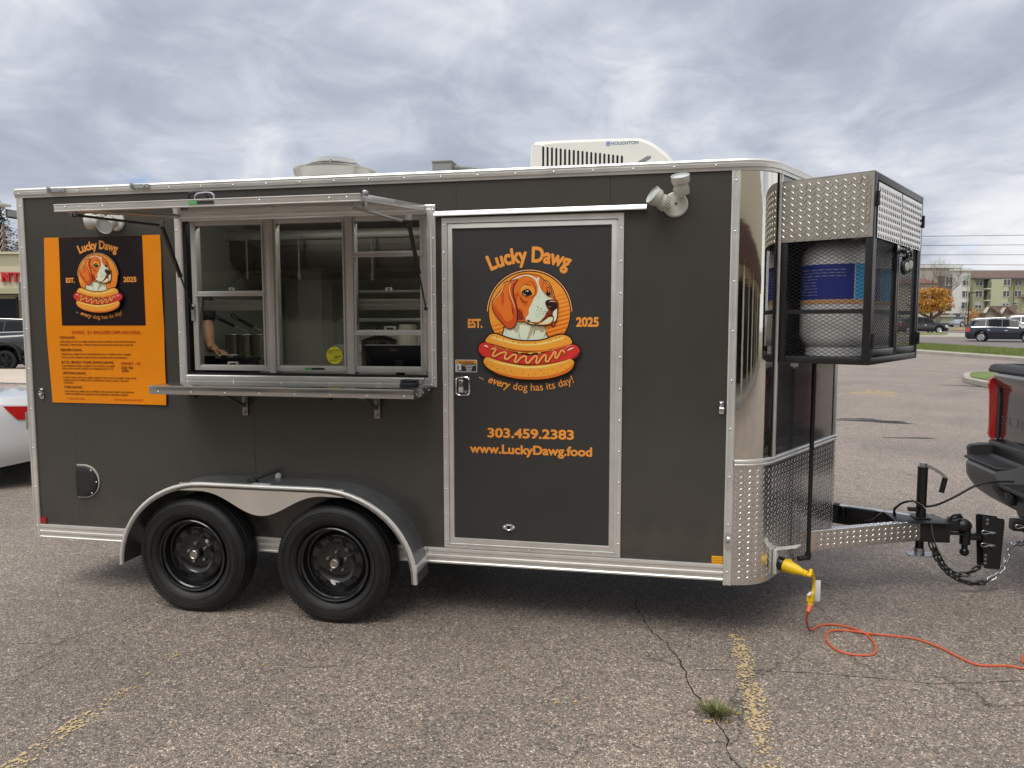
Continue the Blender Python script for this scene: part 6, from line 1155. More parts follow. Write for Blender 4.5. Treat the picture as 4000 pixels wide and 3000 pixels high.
MB().ball(hc+Vector((.098, 0, -.012)), .014, 10, (1, .8, 1.5)).ball(hc+Vector((0, -.080, -.005)), .022, 10, (.6, .4, 1.2)).ball(hc+Vector((0, .080, -.005)), .022, 10, (.6, .4, 1.2)).build('nose_and_ears', SKIN, PS); MB().rbox(hc.x+.082, hc.x+.09, hc.y-.022, hc.y+.022, hc.z-.052, hc.z-.046, .002).build('mouth', mat('lips', (.35, .12, .1), .5), PS)

# ================================================================== PICKUP TRUCK (its rear corner is in the frame)
PNT = mat('truck_paint', (.022, .025, .032), .16, coat=1, var=.1, vscale=2); BMP = mat('bumper_steel_grey', (.085, .088, .092), .42, .3); PAD = mat('bumper_pad', (.03, .031, .034), .6, bump=.0006, bscale=400)
PT_ = thing('pickup_truck', 'dark blue-black pickup truck hitched in front of the trailer, only its tail in view', 'pickup truck', (2.9, 1.067, 0))
TY0, TY1 = .055, 2.079; TX = 2.885; CY = 1.067
mb = MB()                                       # tailgate with a crowned upper lip and recessed face
prof = [(TX+.05, .80), (TX+.004, .82), (TX-.002, .86), (TX, .90), (TX, 1.16), (TX-.006, 1.21), (TX-.030, 1.245), (TX-.048, 1.275), (TX-.050, 1.31), (TX-.040, 1.335), (TX-.0, 1.345), (TX+.06, 1.345)]
mb.grid([[Vector((x+.02*((y-CY)/1.0)**4, y, z)) for x, z in prof] for y in np.linspace(TY0+.052, TY1-.052, 17)]); mb.build('tailgate', PNT, PT_, smooth=45)
MB().grid([[Vector((x, y, z)) for x, z in [(TX-.052, 1.330), (TX-.058, 1.345), (TX-.045, 1.375), (TX-.02, 1.388), (TX+.06, 1.388), (TX+.09, 1.375), (TX+.09, 1.34)]] for y in np.linspace(TY0+.015, TY1-.015, 13)]).build('tailgate_cap', PAD, PT_, smooth=40)
bed_ = MB()
for y, s_ in ((TY0, 1), (TY1, -1)):
    # bed side: outer skin, rear face
    P = [(TX+.01, .72), (TX+.005, .95), (TX+.002, 1.20), (TX-.025, 1.33), (TX-.02, 1.375), (TX+.05, 1.39)]
    rows = [[Vector((x+.03, y+s_*.05, z)) for x, z in P], [Vector((x, y+s_*.04, z)) for x, z in P], [Vector((x+.008, y+s_*.02, z)) for x, z in P], [Vector((x+.05, y+s_*.0, z)) for x, z in P]]
    side = [Vector((TX+2.1, y+s_*.0, z)) for x, z in P]; bed_.grid(rows+[side]); bed_.box(TX+.06, TX+2.1, y+s_*.02, y+s_*.1, 1.28, 1.39)
bed_.box(TX+.04, TX+2.1, TY0+.1, TY1-.1, .84, .88); bed_.box(TX+2.08, TX+2.12, TY0, TY1, .6, 1.4); bed_.build('bed', PNT, PT_, smooth=40)
# taillights
RLT = mat('taillight_red', (.50, .012, .014), .14, coat=1); RLB = mat('taillight_bright', (.75, .22, .18), .2, coat=1)
for y, s_ in ((TY0, 1), (TY1, -1)):
    P = [(.832, -.012), (.87, -.03), (.90, -.026), (.93, -.024), (1.15, -.030), (1.20, -.036), (1.235, -.045), (1.272, -.04), (1.292, -.01)]
    MB().grid([[Vector((TX+.04, y-s_*.006, z)) for z, o in P], [Vector((TX+.005+o*.4, y-s_*.008, z)) for z, o in P], [Vector((TX-.012+o, y+s_*.010, z)) for z, o in P], [Vector((TX-.012+o, y+s_*.040, z)) for z, o in P], [Vector((TX-.002, y+s_*.049, z)) for z, o in P]]).build('taillight', RLT, PT_, smooth=50)
    MB().grid([[Vector((TX-.016+o, y+s_*.018, z)) for z, o in P[2:7]], [Vector((TX-.018+o, y+s_*.027, z)) for z, o in P[2:7]]]).build('light_strip', RLB, PT_)
# grab handle, badges, embossed lettering
MB().rbox(TX-.062, TX-.045, CY-.14, CY+.14, 1.262, 1.315, .008).build('tailgate_handle', PLA, PT_)
fT = lambda a, b: (TX-.0075, a, b); mb = MB(); v, f = text2d('SUPER DUTY', .008); k = 1.50/(v[:, 0].max()-v[:, 0].min()); a0 = v[:, 0].min()
mb.add([(TX+.02*(TY1-.095-(a-a0)*k-CY)**4-.0012, TY1-.095-(a-a0)*k, .955+b*.066/CAP) for a, b in v], f)
mb.build('tailgate_lettering', mat('embossed_dark', (.045, .048, .055), .3, coat=.6), PT_, smooth=0, fix=False)
mb = MB(); v, f = text2d('SUPER DUTY', .006); mb.add([(TX-.0072, TY1-.150-(a-a0)*k, .9485+b*.095/CAP) for a, b in v], f); mb.build('lettering_edge', mat('emboss_edge', (.10, .105, .115), .25, coat=.5), PT_, smooth=0, fix=False) if False else None
M = axis_frame((TX-.004, 1.30, 1.10), (-1, 0, 0))
mb = MB()
for r0, r1, o in ((.09, .082, .006),): mb.grid([[Vector((TX-.004-oo, 1.305+rr_*1.0*cos(2*pi*i/40)*1.15, 1.085+rr_*.48*sin(2*pi*i/40)*1.15)) for i in range(40)] for rr_, oo in ((.098, 0), (.096, .008), (.088, .009), (.086, .005))], True)
mb.build('badge_rim', CHR, PT_); mb = MB(); mb.add([(TX-.0092, 1.305+.100*cos(2*pi*i/40), 1.085+.048*sin(2*pi*i/40)) for i in range(40)], [tuple(range(40))]); mb.build('badge', mat('badge_blue', (.01, .03, .16), .15, coat=1), PT_, smooth=0)
MB().rbox(TX-.006, TX, 1.52, 1.62, 1.172, 1.192, .002).build('trim_badge', CHR, PT_)
# rear bumper: end wings, ribbed step pads, centre licence recess
def bump(y0, y1, n, f): return [[f(y) for y in np.linspace(y0, y1, n)]]
def bsec(y):                                    # section of the bumper at y (x, z), wrapping forward at the ends
    e = max(0, abs(y-CY)-.80)/.21; wx = .16*e**1.8; hgt = .03*min(1, max(0, (abs(y-CY)-.36)/.06))
    c_ = 0 if abs(y-CY) > .36 else .0
    return [(2.845, .735+hgt*0), (2.70+wx, .705), (2.652+wx, .695), (2.640+wx, .680), (2.645+wx, .60), (2.67+wx*.8, .555), (2.72+wx*.6, .49-.0*e), (2.79+wx*.3, .44+.12*e), (2.87, .43+.16*e)]
ysx = list(np.linspace(TY0-.0, CY-.37, 10))+list(np.linspace(CY-.33, CY+.33, 8))+list(np.linspace(CY+.37, TY1+.0, 12))
mb = MB(); rows = []
for y in ysx:
    s_ = bsec(y); e = max(0, abs(y-CY)-.80)/.21
    if abs(y-CY) < .34: s_ = [(x+(.05 if 0 < i < 7 else 0), z-(.10 if z > .66 else .04)) for i, (x, z) in enumerate(s_)]
    rows.append([Vector((x, y, z)) for x, z in s_])
mb.grid(rows); mb.add(rows[0], [tuple(range(9))]); mb.add(rows[-1], [tuple(range(9))]); mb.build('bumper', BMP, PT_, smooth=40)
for s_ in (-1, 1):
    ya_, yb_ = CY+s_*.38, CY+s_*.90
    mb = MB(); mb.rbox(2.655, 2.845, min(ya_, yb_), max(ya_, yb_), .700, .722, .008)
    for k in range(9): x = 2.672+k*.0185; mb.rbox(x, x+.008, min(ya_, yb_)+.02, max(ya_, yb_)-.02, .722, .729, .003)
    yc_ = CY+s_*.955; rows = [[Vector((x, yc_+s_*d, z)) for x, z in ((2.70+max(0, d)*1.2, .70), (2.69+max(0, d)*1.1, .775), (2.705+max(0, d), .792), (2.80, .800), (2.85, .800), (2.85, .70))] for d in (-.055, -.045, .0, .03, .050)]; mb.grid(rows); mb.add(rows[0], [tuple(range(6))]); mb.build('step_pad', PAD, PT_, smooth=30)
MB().rbox(2.66, 2.86, CY-.36, CY+.36, .600, .622, .006).build('centre_step', PAD, PT_)
mb = MB()
for k in range(8): mb.rbox(2.68+k*.02, 2.688+k*.02, CY-.33, CY+.33, .622, .629, .003)
mb.build('step_ribs', PAD, PT_)
MB().rbox(2.66, 2.70, CY+.16, CY+.25, .52, .59, .006).build('plug_socket', PLA, PT_)
MB().cyl((2.655, CY+.2, .58), (2.70, CY+.2, .585), .016).build('trailer_plug', RUB, PT_)
MB().rbox(2.845, 2.90, TY0+.03, TY1-.03, .55, .83, .01).rbox(2.86, 3.3, CY-.5, CY+.5, .40, .48, .01).cyl((2.92, TY0+.25, .42), (2.92, TY0+.45, .38), .03).build('underframe', BLK, PT_)
# hitch: receiver, adjustable drop plates, ball
MB().rbox(2.60, 2.80, CY-.035, CY+.035, .405, .472, .004).rbox(2.66, 3.0, CY-.045, CY+.045, .395, .482, .006).build('receiver', BLK, PT_)
HT = bpy.data.objects.new('ball_hitch', None); COL.objects.link(HT); HT.parent = PT_; WM[HT.name] = WM[PT_.name].copy()
for y in (CY-.034, CY+.026):
    mb = MB(); dx_ = -.015 if y > CY else 0; mb.prism([(2.425+dx_, .478), (2.432+dx_, .490), (2.545+dx_, .478), (2.550+dx_, .462), (2.538+dx_, .165), (2.530+dx_, .158), (2.452+dx_, .160), (2.446+dx_, .168)], lambda a, b, d, y=y: (a, y+d, b), .008); mb.build('hitch_plate', BLK, HT, bevel=.001)
mb = MB()
for z in (.470, .445, .245, .220, .195): mb.cyl((2.452, CY-.0345, z), (2.452, CY-.0355, z), .0085, n=12)
mb.build('plate_hole', mat('hole_grey', (.20, .19, .17), .6), HT)
mb = MB(); mb.rbox(2.343, 2.46, CY-.022, CY+.022, .330, .372, .005).cyl((2.343, CY, .300), (2.343, CY, .402), .031, n=20).cyl((2.343, CY, .262), (2.343, CY, .302), .018, n=16).ball((2.343, CY, .250), .028, 18).cyl((2.343, CY, .40), (2.343, CY, .415), .020); mb.build('ball_mount', BLKG, HT)
for x, z in ((2.475, .392), (2.475, .312), (2.66, .438)):
    mb = MB().cyl((x, CY-.055, z), (x, CY+.05, z), .008, n=10).tube(smoothpath([(x+.02, CY-.055, z-.002), (x-.01, CY-.056, z+.006), (x-.05, CY-.057, z+.014), (x-.062, CY-.057, z+.002), (x-.046, CY-.057, z-.008), (x-.01, CY-.057, z+.002), (x+.015, CY-.056, z+.006)], 4), .0024, 6); mb.build('hitch_pin', GALV, HT)
# rest of the truck, outside the frame but standing where it stands
CG_ = CGL
mb = MB(); rows = []
for x, zt_, wy in ((4.98, 1.40, 1.0), (5.02, 1.9, .82), (5.3, 1.98, .80), (6.3, 1.98, .80), (6.9, 1.42, .95), (7.0, 1.40, .97), (8.3, 1.32, .95), (8.5, 1.1, .92), (8.52, .55, .9)):
    rows.append([Vector((x, CY-1.0, .55)), Vector((x, CY-1.01, 1.1)), Vector((x, CY-(.98 if zt_ > 1.3 else wy), min(zt_, 1.36))), Vector((x, CY-wy, zt_)), Vector((x, CY+wy, zt_)), Vector((x, CY+(.98 if zt_ > 1.3 else wy), min(zt_, 1.36))), Vector((x, CY+1.01, 1.1)), Vector((x, CY+1.0, .55))])
mb.grid(rows); mb.build('cab', PNT, PT_, smooth=30)
for y in (TY0+.14, TY1-.14):
    for x in (3.95, 7.6):
        M = axis_frame((x, y, .40), (0, -1 if y < CY else 1, 0)); MB().lathe([(.23, -.13), (.36, -.13), (.40, -.09), (.40, .09), (.36, .13), (.24, .12)], M, 36).build('tyre', RUB, PT_); MB().lathe([(.25, .12), (.24, .06), (.08, .05), (.07, .10), (0, .10)], M, 30).build('rim', CHR, PT_)

# ================================================================== CARS
def car(name, label, cat, P, loc, rz, sc=1., group=None):
    L, Wd, H = P['L'], P['W'], P['H']; root = thing(name, label, cat, loc, rz, group); root.scale = (sc, sc, sc)
    paint, top, belt = P['paint'], P['top'], P['belt']
    def itp(T, x): return float(np.interp(x, [t[0] for t in T], [t[1] for t in T]))
    ax = P['axles']; ra = P.get('ra', .37)
    def sill(x):
        z = itp(P.get('sill', [(-L/2, .34), (-L/2+.5, .22), (L/2-.5, .20), (L/2, .30)]), x)
        for a in ax:
            if abs(x-a) < ra: z = max(z, .33+sqrt(ra*ra-(x-a)**2))
        return z
    def hw(x): k = abs(x)/(L/2); return Wd/2*(1-.16*max(0, (k-.72)/.28)**2.4)
    def ring(x, s):                              # s 0..6 from sill to roof centre (left side y>0)
        w = hw(x); sl = sill(x); bz = itp(belt, x); tz = max(itp(top, x), bz+.02); mz = max(sl+.06, sl*.5+bz*.5); gh = min(1, (tz-bz)/(.45)); wr = w*(.96-.22*gh); kx = max(0, 1-(L/2-abs(x))/.12)
        w2 = w*(1-.06*kx)
        pts = [(w2*.93, sl), (w2*.985, sl+(mz-sl)*.35), (w2, mz), (w2*.965, bz), (wr, max(bz+.012, tz-.05*gh)), (wr*.82, tz), (0, tz+.012)]
        i = min(5, int(s)); t = s-i; return Vector((x, pts[i][0]*(1-t)+pts[i+1][0]*t, pts[i][1]*(1-t)+pts[i+1][1]*t))
    xs = sorted(set([round(v_, 4) for v_ in np.linspace(-L/2, L/2, 70)]+[round(a+ra*k, 4) for a in ax for k in (-1, -.99, .99, 1)]+[t[0] for t in top+belt]))
    SS = [0, .5, 1, 1.5, 2, 2.5, 3, 3.01, 3.5, 4, 4.5, 5, 5.5, 6]
    mb = MB(); rows = [[ring(x, s) for s in SS]+[Vector((q_.x, -q_.y, q_.z)) for q_ in [ring(x, s) for s in SS[::-1][1:]]] for x in xs]; mb.grid(rows)
    for r_ in (rows[0], rows[-1]): mb.add(r_, [tuple(range(len(r_)))])
    mb.build('body', paint, root, world=False, smooth=32)
    MB().box(-L/2+.12, L/2-.12, -Wd*.41, Wd*.41, .20, .62).build('underbody', MATS['underbody'], root, world=False, smooth=0)
    def patch(nm, m_, xa, xb, sa, sb, off, nx=8, ns=3, both=True, xt=None, par=root):
        for sg in ((1, -1) if both else (1,)):
            rows = []
            for i in range(nx+1):
                x = xa+(xb-xa)*i/nx; r_ = []
                for j in range(ns+1):
                    s = sa+(sb-sa)*j/ns; xx = x+(xt(x, j/ns) if xt else 0); q_ = ring(xx, s); e_ = .01; tu = (ring(xx+e_, s)-ring(xx-e_, s)); tv = (ring(xx, min(6, s+e_))-ring(xx, max(0, s-e_))); n_ = tv.cross(tu)
                    if n_.length < 1e-9: n_ = Vector((0, 1, 0))
                    n_.normalize(); 
                    if n_.y < -.02 or (abs(n_.y) <= .02 and n_.z < 0): n_ = -n_
                    q_ = q_+n_*off; r_.append(Vector((q_.x, q_.y*sg, q_.z)))
                rows.append(r_)
            MB().grid(rows).build(nm, m_, par, world=False, smooth=50, fix=False)
    for xa, xb in P['windows']: patch('side_window', CGL, xa, xb, 3.10, 3.92, .006, 10, 3)
    for k in ('wind', 'rear'):
        xa, xb = P[k]; patch('windscreen' if k == 'wind' else 'rear_window', CGL, xa, xb, 4.25, 6, .008, 8, 6)
    patch('trim_strip', P.get('trim', CHR), P['windows'][0][0]-.05, P['windows'][-1][1]+.03, 3.02, 3.07, .007, 12, 1)
    for x in P['seams']: patch('door_gap', BLK, x-.004, x+.004, .6, 3.0, .003, 1, 8)
    for x in P['handles']: patch('door_handle', P.get('handle', CHR), x-.09, x+.09, 2.45, 2.60, .018, 3, 1)
    patch('sill_trim', PLA, ax[0]+ra+.05, ax[1]-ra-.05, .02, .55, .006, 6, 1)
    xf, xr = L/2, -L/2
    patch('headlight', mat('headlight_glass', (.55, .58, .62), .08, coat=1), xf-.42, xf-.06, 2.15, 2.85, .008, 5, 2); patch('taillight', RLT, xr+.03, xr+P.get('tl', .30), *P.get('ts', (2.15, 2.95)), .010, 5, 3, xt=P.get('tx'))
    for sg in (1, -1):
        MB().ball((P['mirror'], sg*(hw(P['mirror'])+.07), itp(belt, P['mirror'])+.06), .1, 12, (.75, 1, .62)).build('mirror', P.get('mirror_mat', paint), root, world=False)
        for a in ax:
            M = axis_frame((a, sg*(Wd/2-.105), .335), (0, sg, 0)); MB().lathe([(.225, -.10), (.30, -.11), (.335, -.08), (.338, .06), (.32, .085), (.235, .095), (.225, .07)], M, 36).build('tyre', RUB, root, world=False)
            mb = MB().lathe([(.228, .085), (.222, .092), (.205, .075), (.20, .0), (.0, .0)], M, 36)
            for k in range(5):
                Mk = M@Matrix.Rotation(2*pi*k/5, 4, 'Z'); mb.rbox(.03, .215, -.045, -.012, .05, .078, .004, Mk).rbox(.03, .215, .012, .045, .05, .078, .004, Mk)
            mb.lathe([(.05, .05), (.045, .085), (0, .087)], M, 20); mb.build('rim', P.get('rim', CHR), root, world=False)
    if P.get('rails'):
        for sg in (1, -1): MB().tube(smoothpath([(P['rails'][0], sg*hw(0)*.70, itp(top, P['rails'][0])+.01), (P['rails'][0]+.1, sg*hw(0)*.70, itp(top, P['rails'][0]+.1)+.05), (P['rails'][1]-.1, sg*hw(0)*.70, itp(top, P['rails'][1]-.1)+.05), (P['rails'][1], sg*hw(0)*.70, itp(top, P['rails'][1])+.01)], 5), .014, 6).build('roof_rail', CHR, root, world=False)
    return root
def cpaint(n, c, r=.2): return mat(n, c, r, coat=1)
SUVP = dict(L=4.85, W=1.98, H=1.72, top=[(-2.425, 1.0), (-2.34, 1.12), (-2.05, 1.56), (-1.6, 1.67), (-.6, 1.72), (.25, 1.69), (.62, 1.60), (1.18, 1.14), (1.35, 1.08), (2.1, .98), (2.3, .88), (2.425, .70)], belt=[(-2.425, .96), (-2.3, 1.05), (-1.0, 1.06), (.9, 1.0), (1.3, 1.02), (2.1, .92), (2.425, .66)], axles=(-1.40, 1.36), ra=.40, windows=[(-2.0, -1.18), (-1.12, -.18), (-.12, .85)], wind=(.66, 1.14), rear=(-2.33, -2.07), seams=(-1.15, -.15, .95), handles=(-.95, .02+.1), mirror=.92, rails=(-1.9, -.1))
SEDP = dict(L=4.65, W=1.85, H=1.45, top=[(-2.325, .92), (-2.2, 1.02), (-1.9, 1.06), (-1.75, 1.10), (-1.0, 1.38), (-.3, 1.45), (.25, 1.40), (1.05, .98), (1.2, .94), (2.0, .80), (2.2, .72), (2.325, .55)], belt=[(-2.325, .86), (-2.2, .96), (-1.4, .98), (.9, .90), (1.2, .90), (2.0, .76), (2.325, .50)], axles=(-1.38, 1.34), ra=.36, windows=[(-1.35, -.62), (-.56, .14), (.2, .80)], wind=(.36, 1.0), rear=(-1.75, -1.05), seams=(-.6, .17, 1.05), handles=(-.45, .4), mirror=.80)
CRSP = dict(L=4.7, W=1.9, H=1.65, top=[(-2.35, 1.0), (-2.25, 1.12), (-1.75, 1.45), (-1.2, 1.58), (-.4, 1.63), (.3, 1.57), (1.15, 1.08), (1.4, 1.02), (2.1, .90), (2.25, .82), (2.35, .65)], belt=[(-2.35, .95), (-2.2, 1.04), (-.9, 1.02), (.9, .97), (1.3, .97), (2.1, .84), (2.35, .6)], axles=(-1.4, 1.4), ra=.39, windows=[(-1.75, -1.1), (-1.04, -.1), (-.04, .85)], wind=(.42, 1.10), rear=(-2.2, -1.8), seams=(-1.07, -.07, 1.0), handles=(-.85, .1), mirror=.88)
def place(px_, py_, off_x=0): p = gr(px_, py_); return p
# dark blue SUV crossing at the right
w1, w2 = gr(*D6(665, 1268)), gr(*D6(1050, 1275)); dv = (w2-w1); dv.z = 0; sc_ = dv.length/2.76; hd = atan2(dv.y, dv.x); rt_ = Vector((sin(hd), -cos(hd), 0))
sc_ = min(1.18, max(.95, sc_)); 
cN = (w1+dv.normalized()*1.40*sc_)-rt_*(.93*sc_); P_ = dict(SUVP); P_['paint'] = cpaint('paint_navy', (.006, .011, .022), .15)
car('parked_car', 'dark navy SUV driving on the road beyond the grass strip', 'SUV', P_, (cN.x, cN.y, G(cN.y)), hd, sc_); bpy.data.objects['parked_car'].name = 'navy_suv'
p = gr(*D6(280, 1192)); vd = Vector((p.x-CAM.x, p.y-CAM.y, 0)); P_ = dict(CRSP); P_['paint'] = cpaint('paint_black', (.008, .008, .010), .15); P_['trim'] = BLKG; hb = YAW+radians(-4)
u = Vector((cos(hb), sin(hb), 0)); n_ = Vector((-sin(hb), cos(hb), 0)); k = 1.0; s_b = (120/2.369)/FPX*(vd.length)/1.0
sb_ = 1.0; c_ = p-u*1.40*sb_+n_*.9*sb_; car('black_crossover', 'black crossover on the far carriageway beside the orange tree', 'car', P_, (c_.x, c_.y, G(c_.y)), hb, sb_)
def onplane(u_, v_, D): return CAM+ray(u_, v_)*D
p = onplane(*D6(1090, 1200), w2.y-CAM.y+9); P_ = dict(SUVP); P_['paint'] = cpaint('paint_white', (.62, .63, .65)); car('white_suv', 'white SUV just beyond the navy SUV at the right edge', 'SUV', P_, (p.x+.8, p.y, G(p.y)), hd, 1.0)
p = onplane(*D6(510, 1135), 100); P_ = dict(SEDP); P_['paint'] = cpaint('paint_silver', (.35, .40, .45)); car('silver_car', 'silver car parked beside the pale green shed', 'car', P_, (p.x, p.y, G(p.y)), YAW+pi+.3, 1.0)
p = onplane(*D6(560, 1100), 112); P_ = dict(SEDP); P_['paint'] = cpaint('paint_pale_blue', (.42, .50, .58)); car('pale_car', 'small pale blue car parked farther back between shed and lamp post', 'car', P_, (p.x, p.y, G(p.y)), YAW+pi+.5, 1.0)
# white car behind the trailer at the left edge
a0_ = at(*C5(20, 540), 2.5); P_ = dict(SEDP); P_['paint'] = cpaint('paint_white', (.62, .63, .65), .22)
P_['belt'] = [(-2.325, .76), (-2.2, .86), (-1.4, .90), (.9, .86), (1.2, .86), (2.0, .74), (2.325, .50)]; P_['rear'] = (-1.15, -.55); P_['windows'] = [(-.95, -.45), (-.4, .14), (.2, .80)]
P_['top'] = [(-2.325, .78), (-2.25, .89), (-2.1, .935), (-1.22, .99), (-.5, 1.36), (-.2, 1.43), (.25, 1.40), (1.05, .98), (1.2, .94), (2.0, .80), (2.2, .72), (2.325, .55)]; P_['sill'] = [(-2.325, .42), (-2.2, .30), (-1.75, .22), (2, .2), (2.325, .3)]
hdw = pi+radians(25); WL = (-8.12, 2.30); P_['axles'] = (-1.42, 1.25); P_['tl'] = .30; P_['ts'] = (2.5, 2.95); P_['tx'] = lambda x, t: .12*t
wc_ = car('white_car', 'white car parked behind the trailer with its red tail lamp showing', 'car', P_, (WL[0], WL[1], 0), hdw, 1.0)
# left background cars
JP = dict(L=4.3, W=1.85, H=1.87, top=[(-2.15, 1.2), (-2.1, 1.80), (-1.0, 1.86), (.28, 1.84), (.36, 1.80), (.62, 1.22), (.70, 1.17), (1.95, 1.10), (2.05, 1.05), (2.15, .75)], belt=[(-2.15, 1.16), (.5, 1.14), (.7, 1.12), (1.95, 1.04), (2.15, .7)], axles=(-1.28, 1.25), ra=.48, sill=[(-2.15, .55), (2.15, .5)], windows=[(-2.0, -1.15), (-1.1, -.45), (-.38, .32)], wind=(.37, .60), rear=(-2.14, -2.11), seams=(-1.1, -.4, .45), handles=(-.9, .12-.3), mirror=.42, paint=cpaint('paint_graphite', (.035, .036, .036), .12), mirror_mat=PLA, trim=BLK, handle=BLK, rim=BLKG)
jp = gr(*C1(60, 1240)); JD = Vector((jp.x-CAM.x, jp.y-CAM.y, 0)).normalized(); jh = pi+atan2(JD.x, JD.y)*-1+radians(0); 
ju = Vector((-cos(YAW), -sin(YAW), 0)); jh = atan2(ju.y, ju.x)+radians(8); ju = Vector((cos(jh), sin(jh), 0)); jn = Vector((sin(jh), -cos(jh), 0)); 
if jn.y < 0: jn = -jn
jc = jp-ju*1.35+jn*.8; JO = car('grey_off_roader', 'glossy dark grey off-roader with square mirror and wide wheel flare', 'off-roader', JP, (jc.x, jc.y, 0), jh, 1.1)
for sg in (1, -1): 
    rows = []
    for k in range(13): a = radians(-5+190*k/12); rows.append([Vector((1.25+r_*cos(a), sg*y, .40+r_*sin(a))) for r_, y in ((.47, .86), (.50, 1.04), (.545, 1.05), (.56, .90))])
    MB().grid(rows).build('wheel_flare', PLA, JO, world=False); MB().rbox(-.75, .75, sg*.90, sg*1.02, .42, .47, .01).build('side_step', PLA, JO, world=False)
p = onplane(*LL(60, 1235), 36); P_ = dict(SEDP); P_['paint'] = cpaint('paint_ice', (.5, .56, .62)); car('ice_blue_car', 'pale ice blue car parked beyond the grey off-roader', 'car', P_, (p.x-.6, p.y+3, 0), jh+.5, 1.0)
p = onplane(*LL(110, 1150), 42); P_ = dict(SUVP); P_['paint'] = cpaint('paint_charcoal', (.015, .016, .02)); P_['rails'] = (-1.9, .3); car('dark_suv', 'dark SUV with silver roof rails in front of the restaurant', 'SUV', P_, (p.x, p.y, 0), pi+YAW, 1.12)

# ================================================================== BACKGROUND, LEFT
STU = mat('stucco_cream', (.56, .52, .36), .85, bump=.004, bscale=30, var=.04); STU2 = mat('stucco_olive', (.36, .34, .24), .85, bump=.004, bscale=30, var=.05); CONC = mat('kerb_concrete', (.36, .33, .29), .85, bump=.003, bscale=20, var=.15, vscale=1.2)
def view_frame(D): return Matrix.Translation(CAM+Vector((-sin(YAW), cos(YAW), 0))*D-Vector((0, 0, CAM.z)))@Matrix.Rotation(YAW, 4, 'Z')
def sz(C, a, b, D):                              # image point -> (s, z) on the upright plane facing the camera at distance D
    n_ = Vector((-sin(YAW), cos(YAW), 0)); p_ = pl(*C(a, b), CAM+n_*D, n_); return (p_-CAM).dot(Vector((cos(YAW), sin(YAW), 0))), p_.z
def vthing(name, label, cat, D, group=None):
    M = view_frame(D); t_ = thing(name, label, cat, tuple(M.translation), YAW, group); return t_
D_ = 42; RB = vthing('restaurant_building', 'cream single-storey restaurant with red sign letters at the left edge', 'building', D_)
sL = sz(LL, 0, 0, D_)[0]; top1 = sz(LL, 90, 560, D_)[1]; fas = sz(LL, 90, 690, D_)[1]; can = sz(LL, 90, 893, D_)[1]; can2 = sz(LL, 90, 942, D_)[1]
def lb(mb, nm, m_, par, **k): return mb.build(nm, m_, par, world=False, **k)
lb(MB().box(sL-16, sL+14, .0, 12, fas, top1-.06), 'parapet', STU2, RB, smooth=0); lb(MB().box(sL-16.1, sL+14.1, -.08, 12.1, top1-.08, top1+.05), 'coping', STU, RB, smooth=0); lb(MB().box(sL-16, sL+14, -.25, 11.9, can, fas-.002), 'sign_band', STU, RB, smooth=0); lb(MB().box(sL-16, sL+14, -.4, .5, can2, can-.002), 'canopy_edge', mat('canopy_olive', (.40, .39, .24), .8), RB, smooth=0)
lb(MB().box(sL-16, sL+14, 1.2, 11.8, 0, can2), 'wall', STU, RB, smooth=0)
for k in range(-5, 5):
    x = sL+k*3.1+.3; lb(MB().box(x, x+2.6, 1.14, 1.19, .25, can2-.25), 'window', CGL, RB, smooth=0)
    for xx in (x-.08, x+1.26, x+2.6): lb(MB().box(xx, xx+.08, 1.10, 1.19, .1, can2-.15), 'window_frame', BLK, RB, smooth=0)
RSG = mat('sign_red', (.55, .02, .02), .35)
for ch, a0, a1 in (('N', 3, 93), ('T', 92, 186)):
    s0, z0 = sz(LL, a0, 828, D_-.4); s1, z1 = sz(LL, a1, 742, D_-.4); w = s1-s0; h = z1-z0; q = w*.17; se = w*.12
    if ch == 'N': polys = [[(s0+se, z0), (s0+se+q, z0), (s0+se+q, z1), (s0+se, z1)], [(s1-se-q, z0), (s1-se, z0), (s1-se, z1), (s1-se-q, z1)], [(s0+se, z1), (s0+se+q*1.5, z1), (s1-se, z0), (s1-se-q*1.5, z0)], [(s0, z0), (s0+se*2+q, z0), (s0+se*2+q, z0+h*.09), (s0, z0+h*.09)], [(s0, z1-h*.09), (s0+se+q, z1-h*.09), (s0+se+q, z1), (s0, z1)], [(s1-se*2-q, z1-h*.09), (s1, z1-h*.09), (s1, z1), (s1-se*2-q, z1)]]
    else: polys = [[(s0+w*.5-q*.6, z0), (s0+w*.5+q*.6, z0), (s0+w*.5+q*.6, z1), (s0+w*.5-q*.6, z1)], [(s0+w*.05, z1-h*.14), (s1-w*.05, z1-h*.14), (s1-w*.05, z1), (s0+w*.05, z1)], [(s0+w*.3, z0), (s1-w*.3, z0), (s1-w*.3, z0+h*.09), (s0+w*.3, z0+h*.09)], [(s0+w*.05, z1-h*.34), (s0+w*.13, z1-h*.34), (s0+w*.13, z1), (s0+w*.05, z1)], [(s1-w*.13, z1-h*.34), (s1-w*.05, z1-h*.34), (s1-w*.05, z1), (s1-w*.13, z1)]]
    mb = MB()
    for i, P in enumerate(polys): mb.prism(P, lambda a, b, d, i=i: (a, -.27-.001*i-d, b), .14)
    lb(mb, 'sign_letter', RSG, RB, smooth=0)
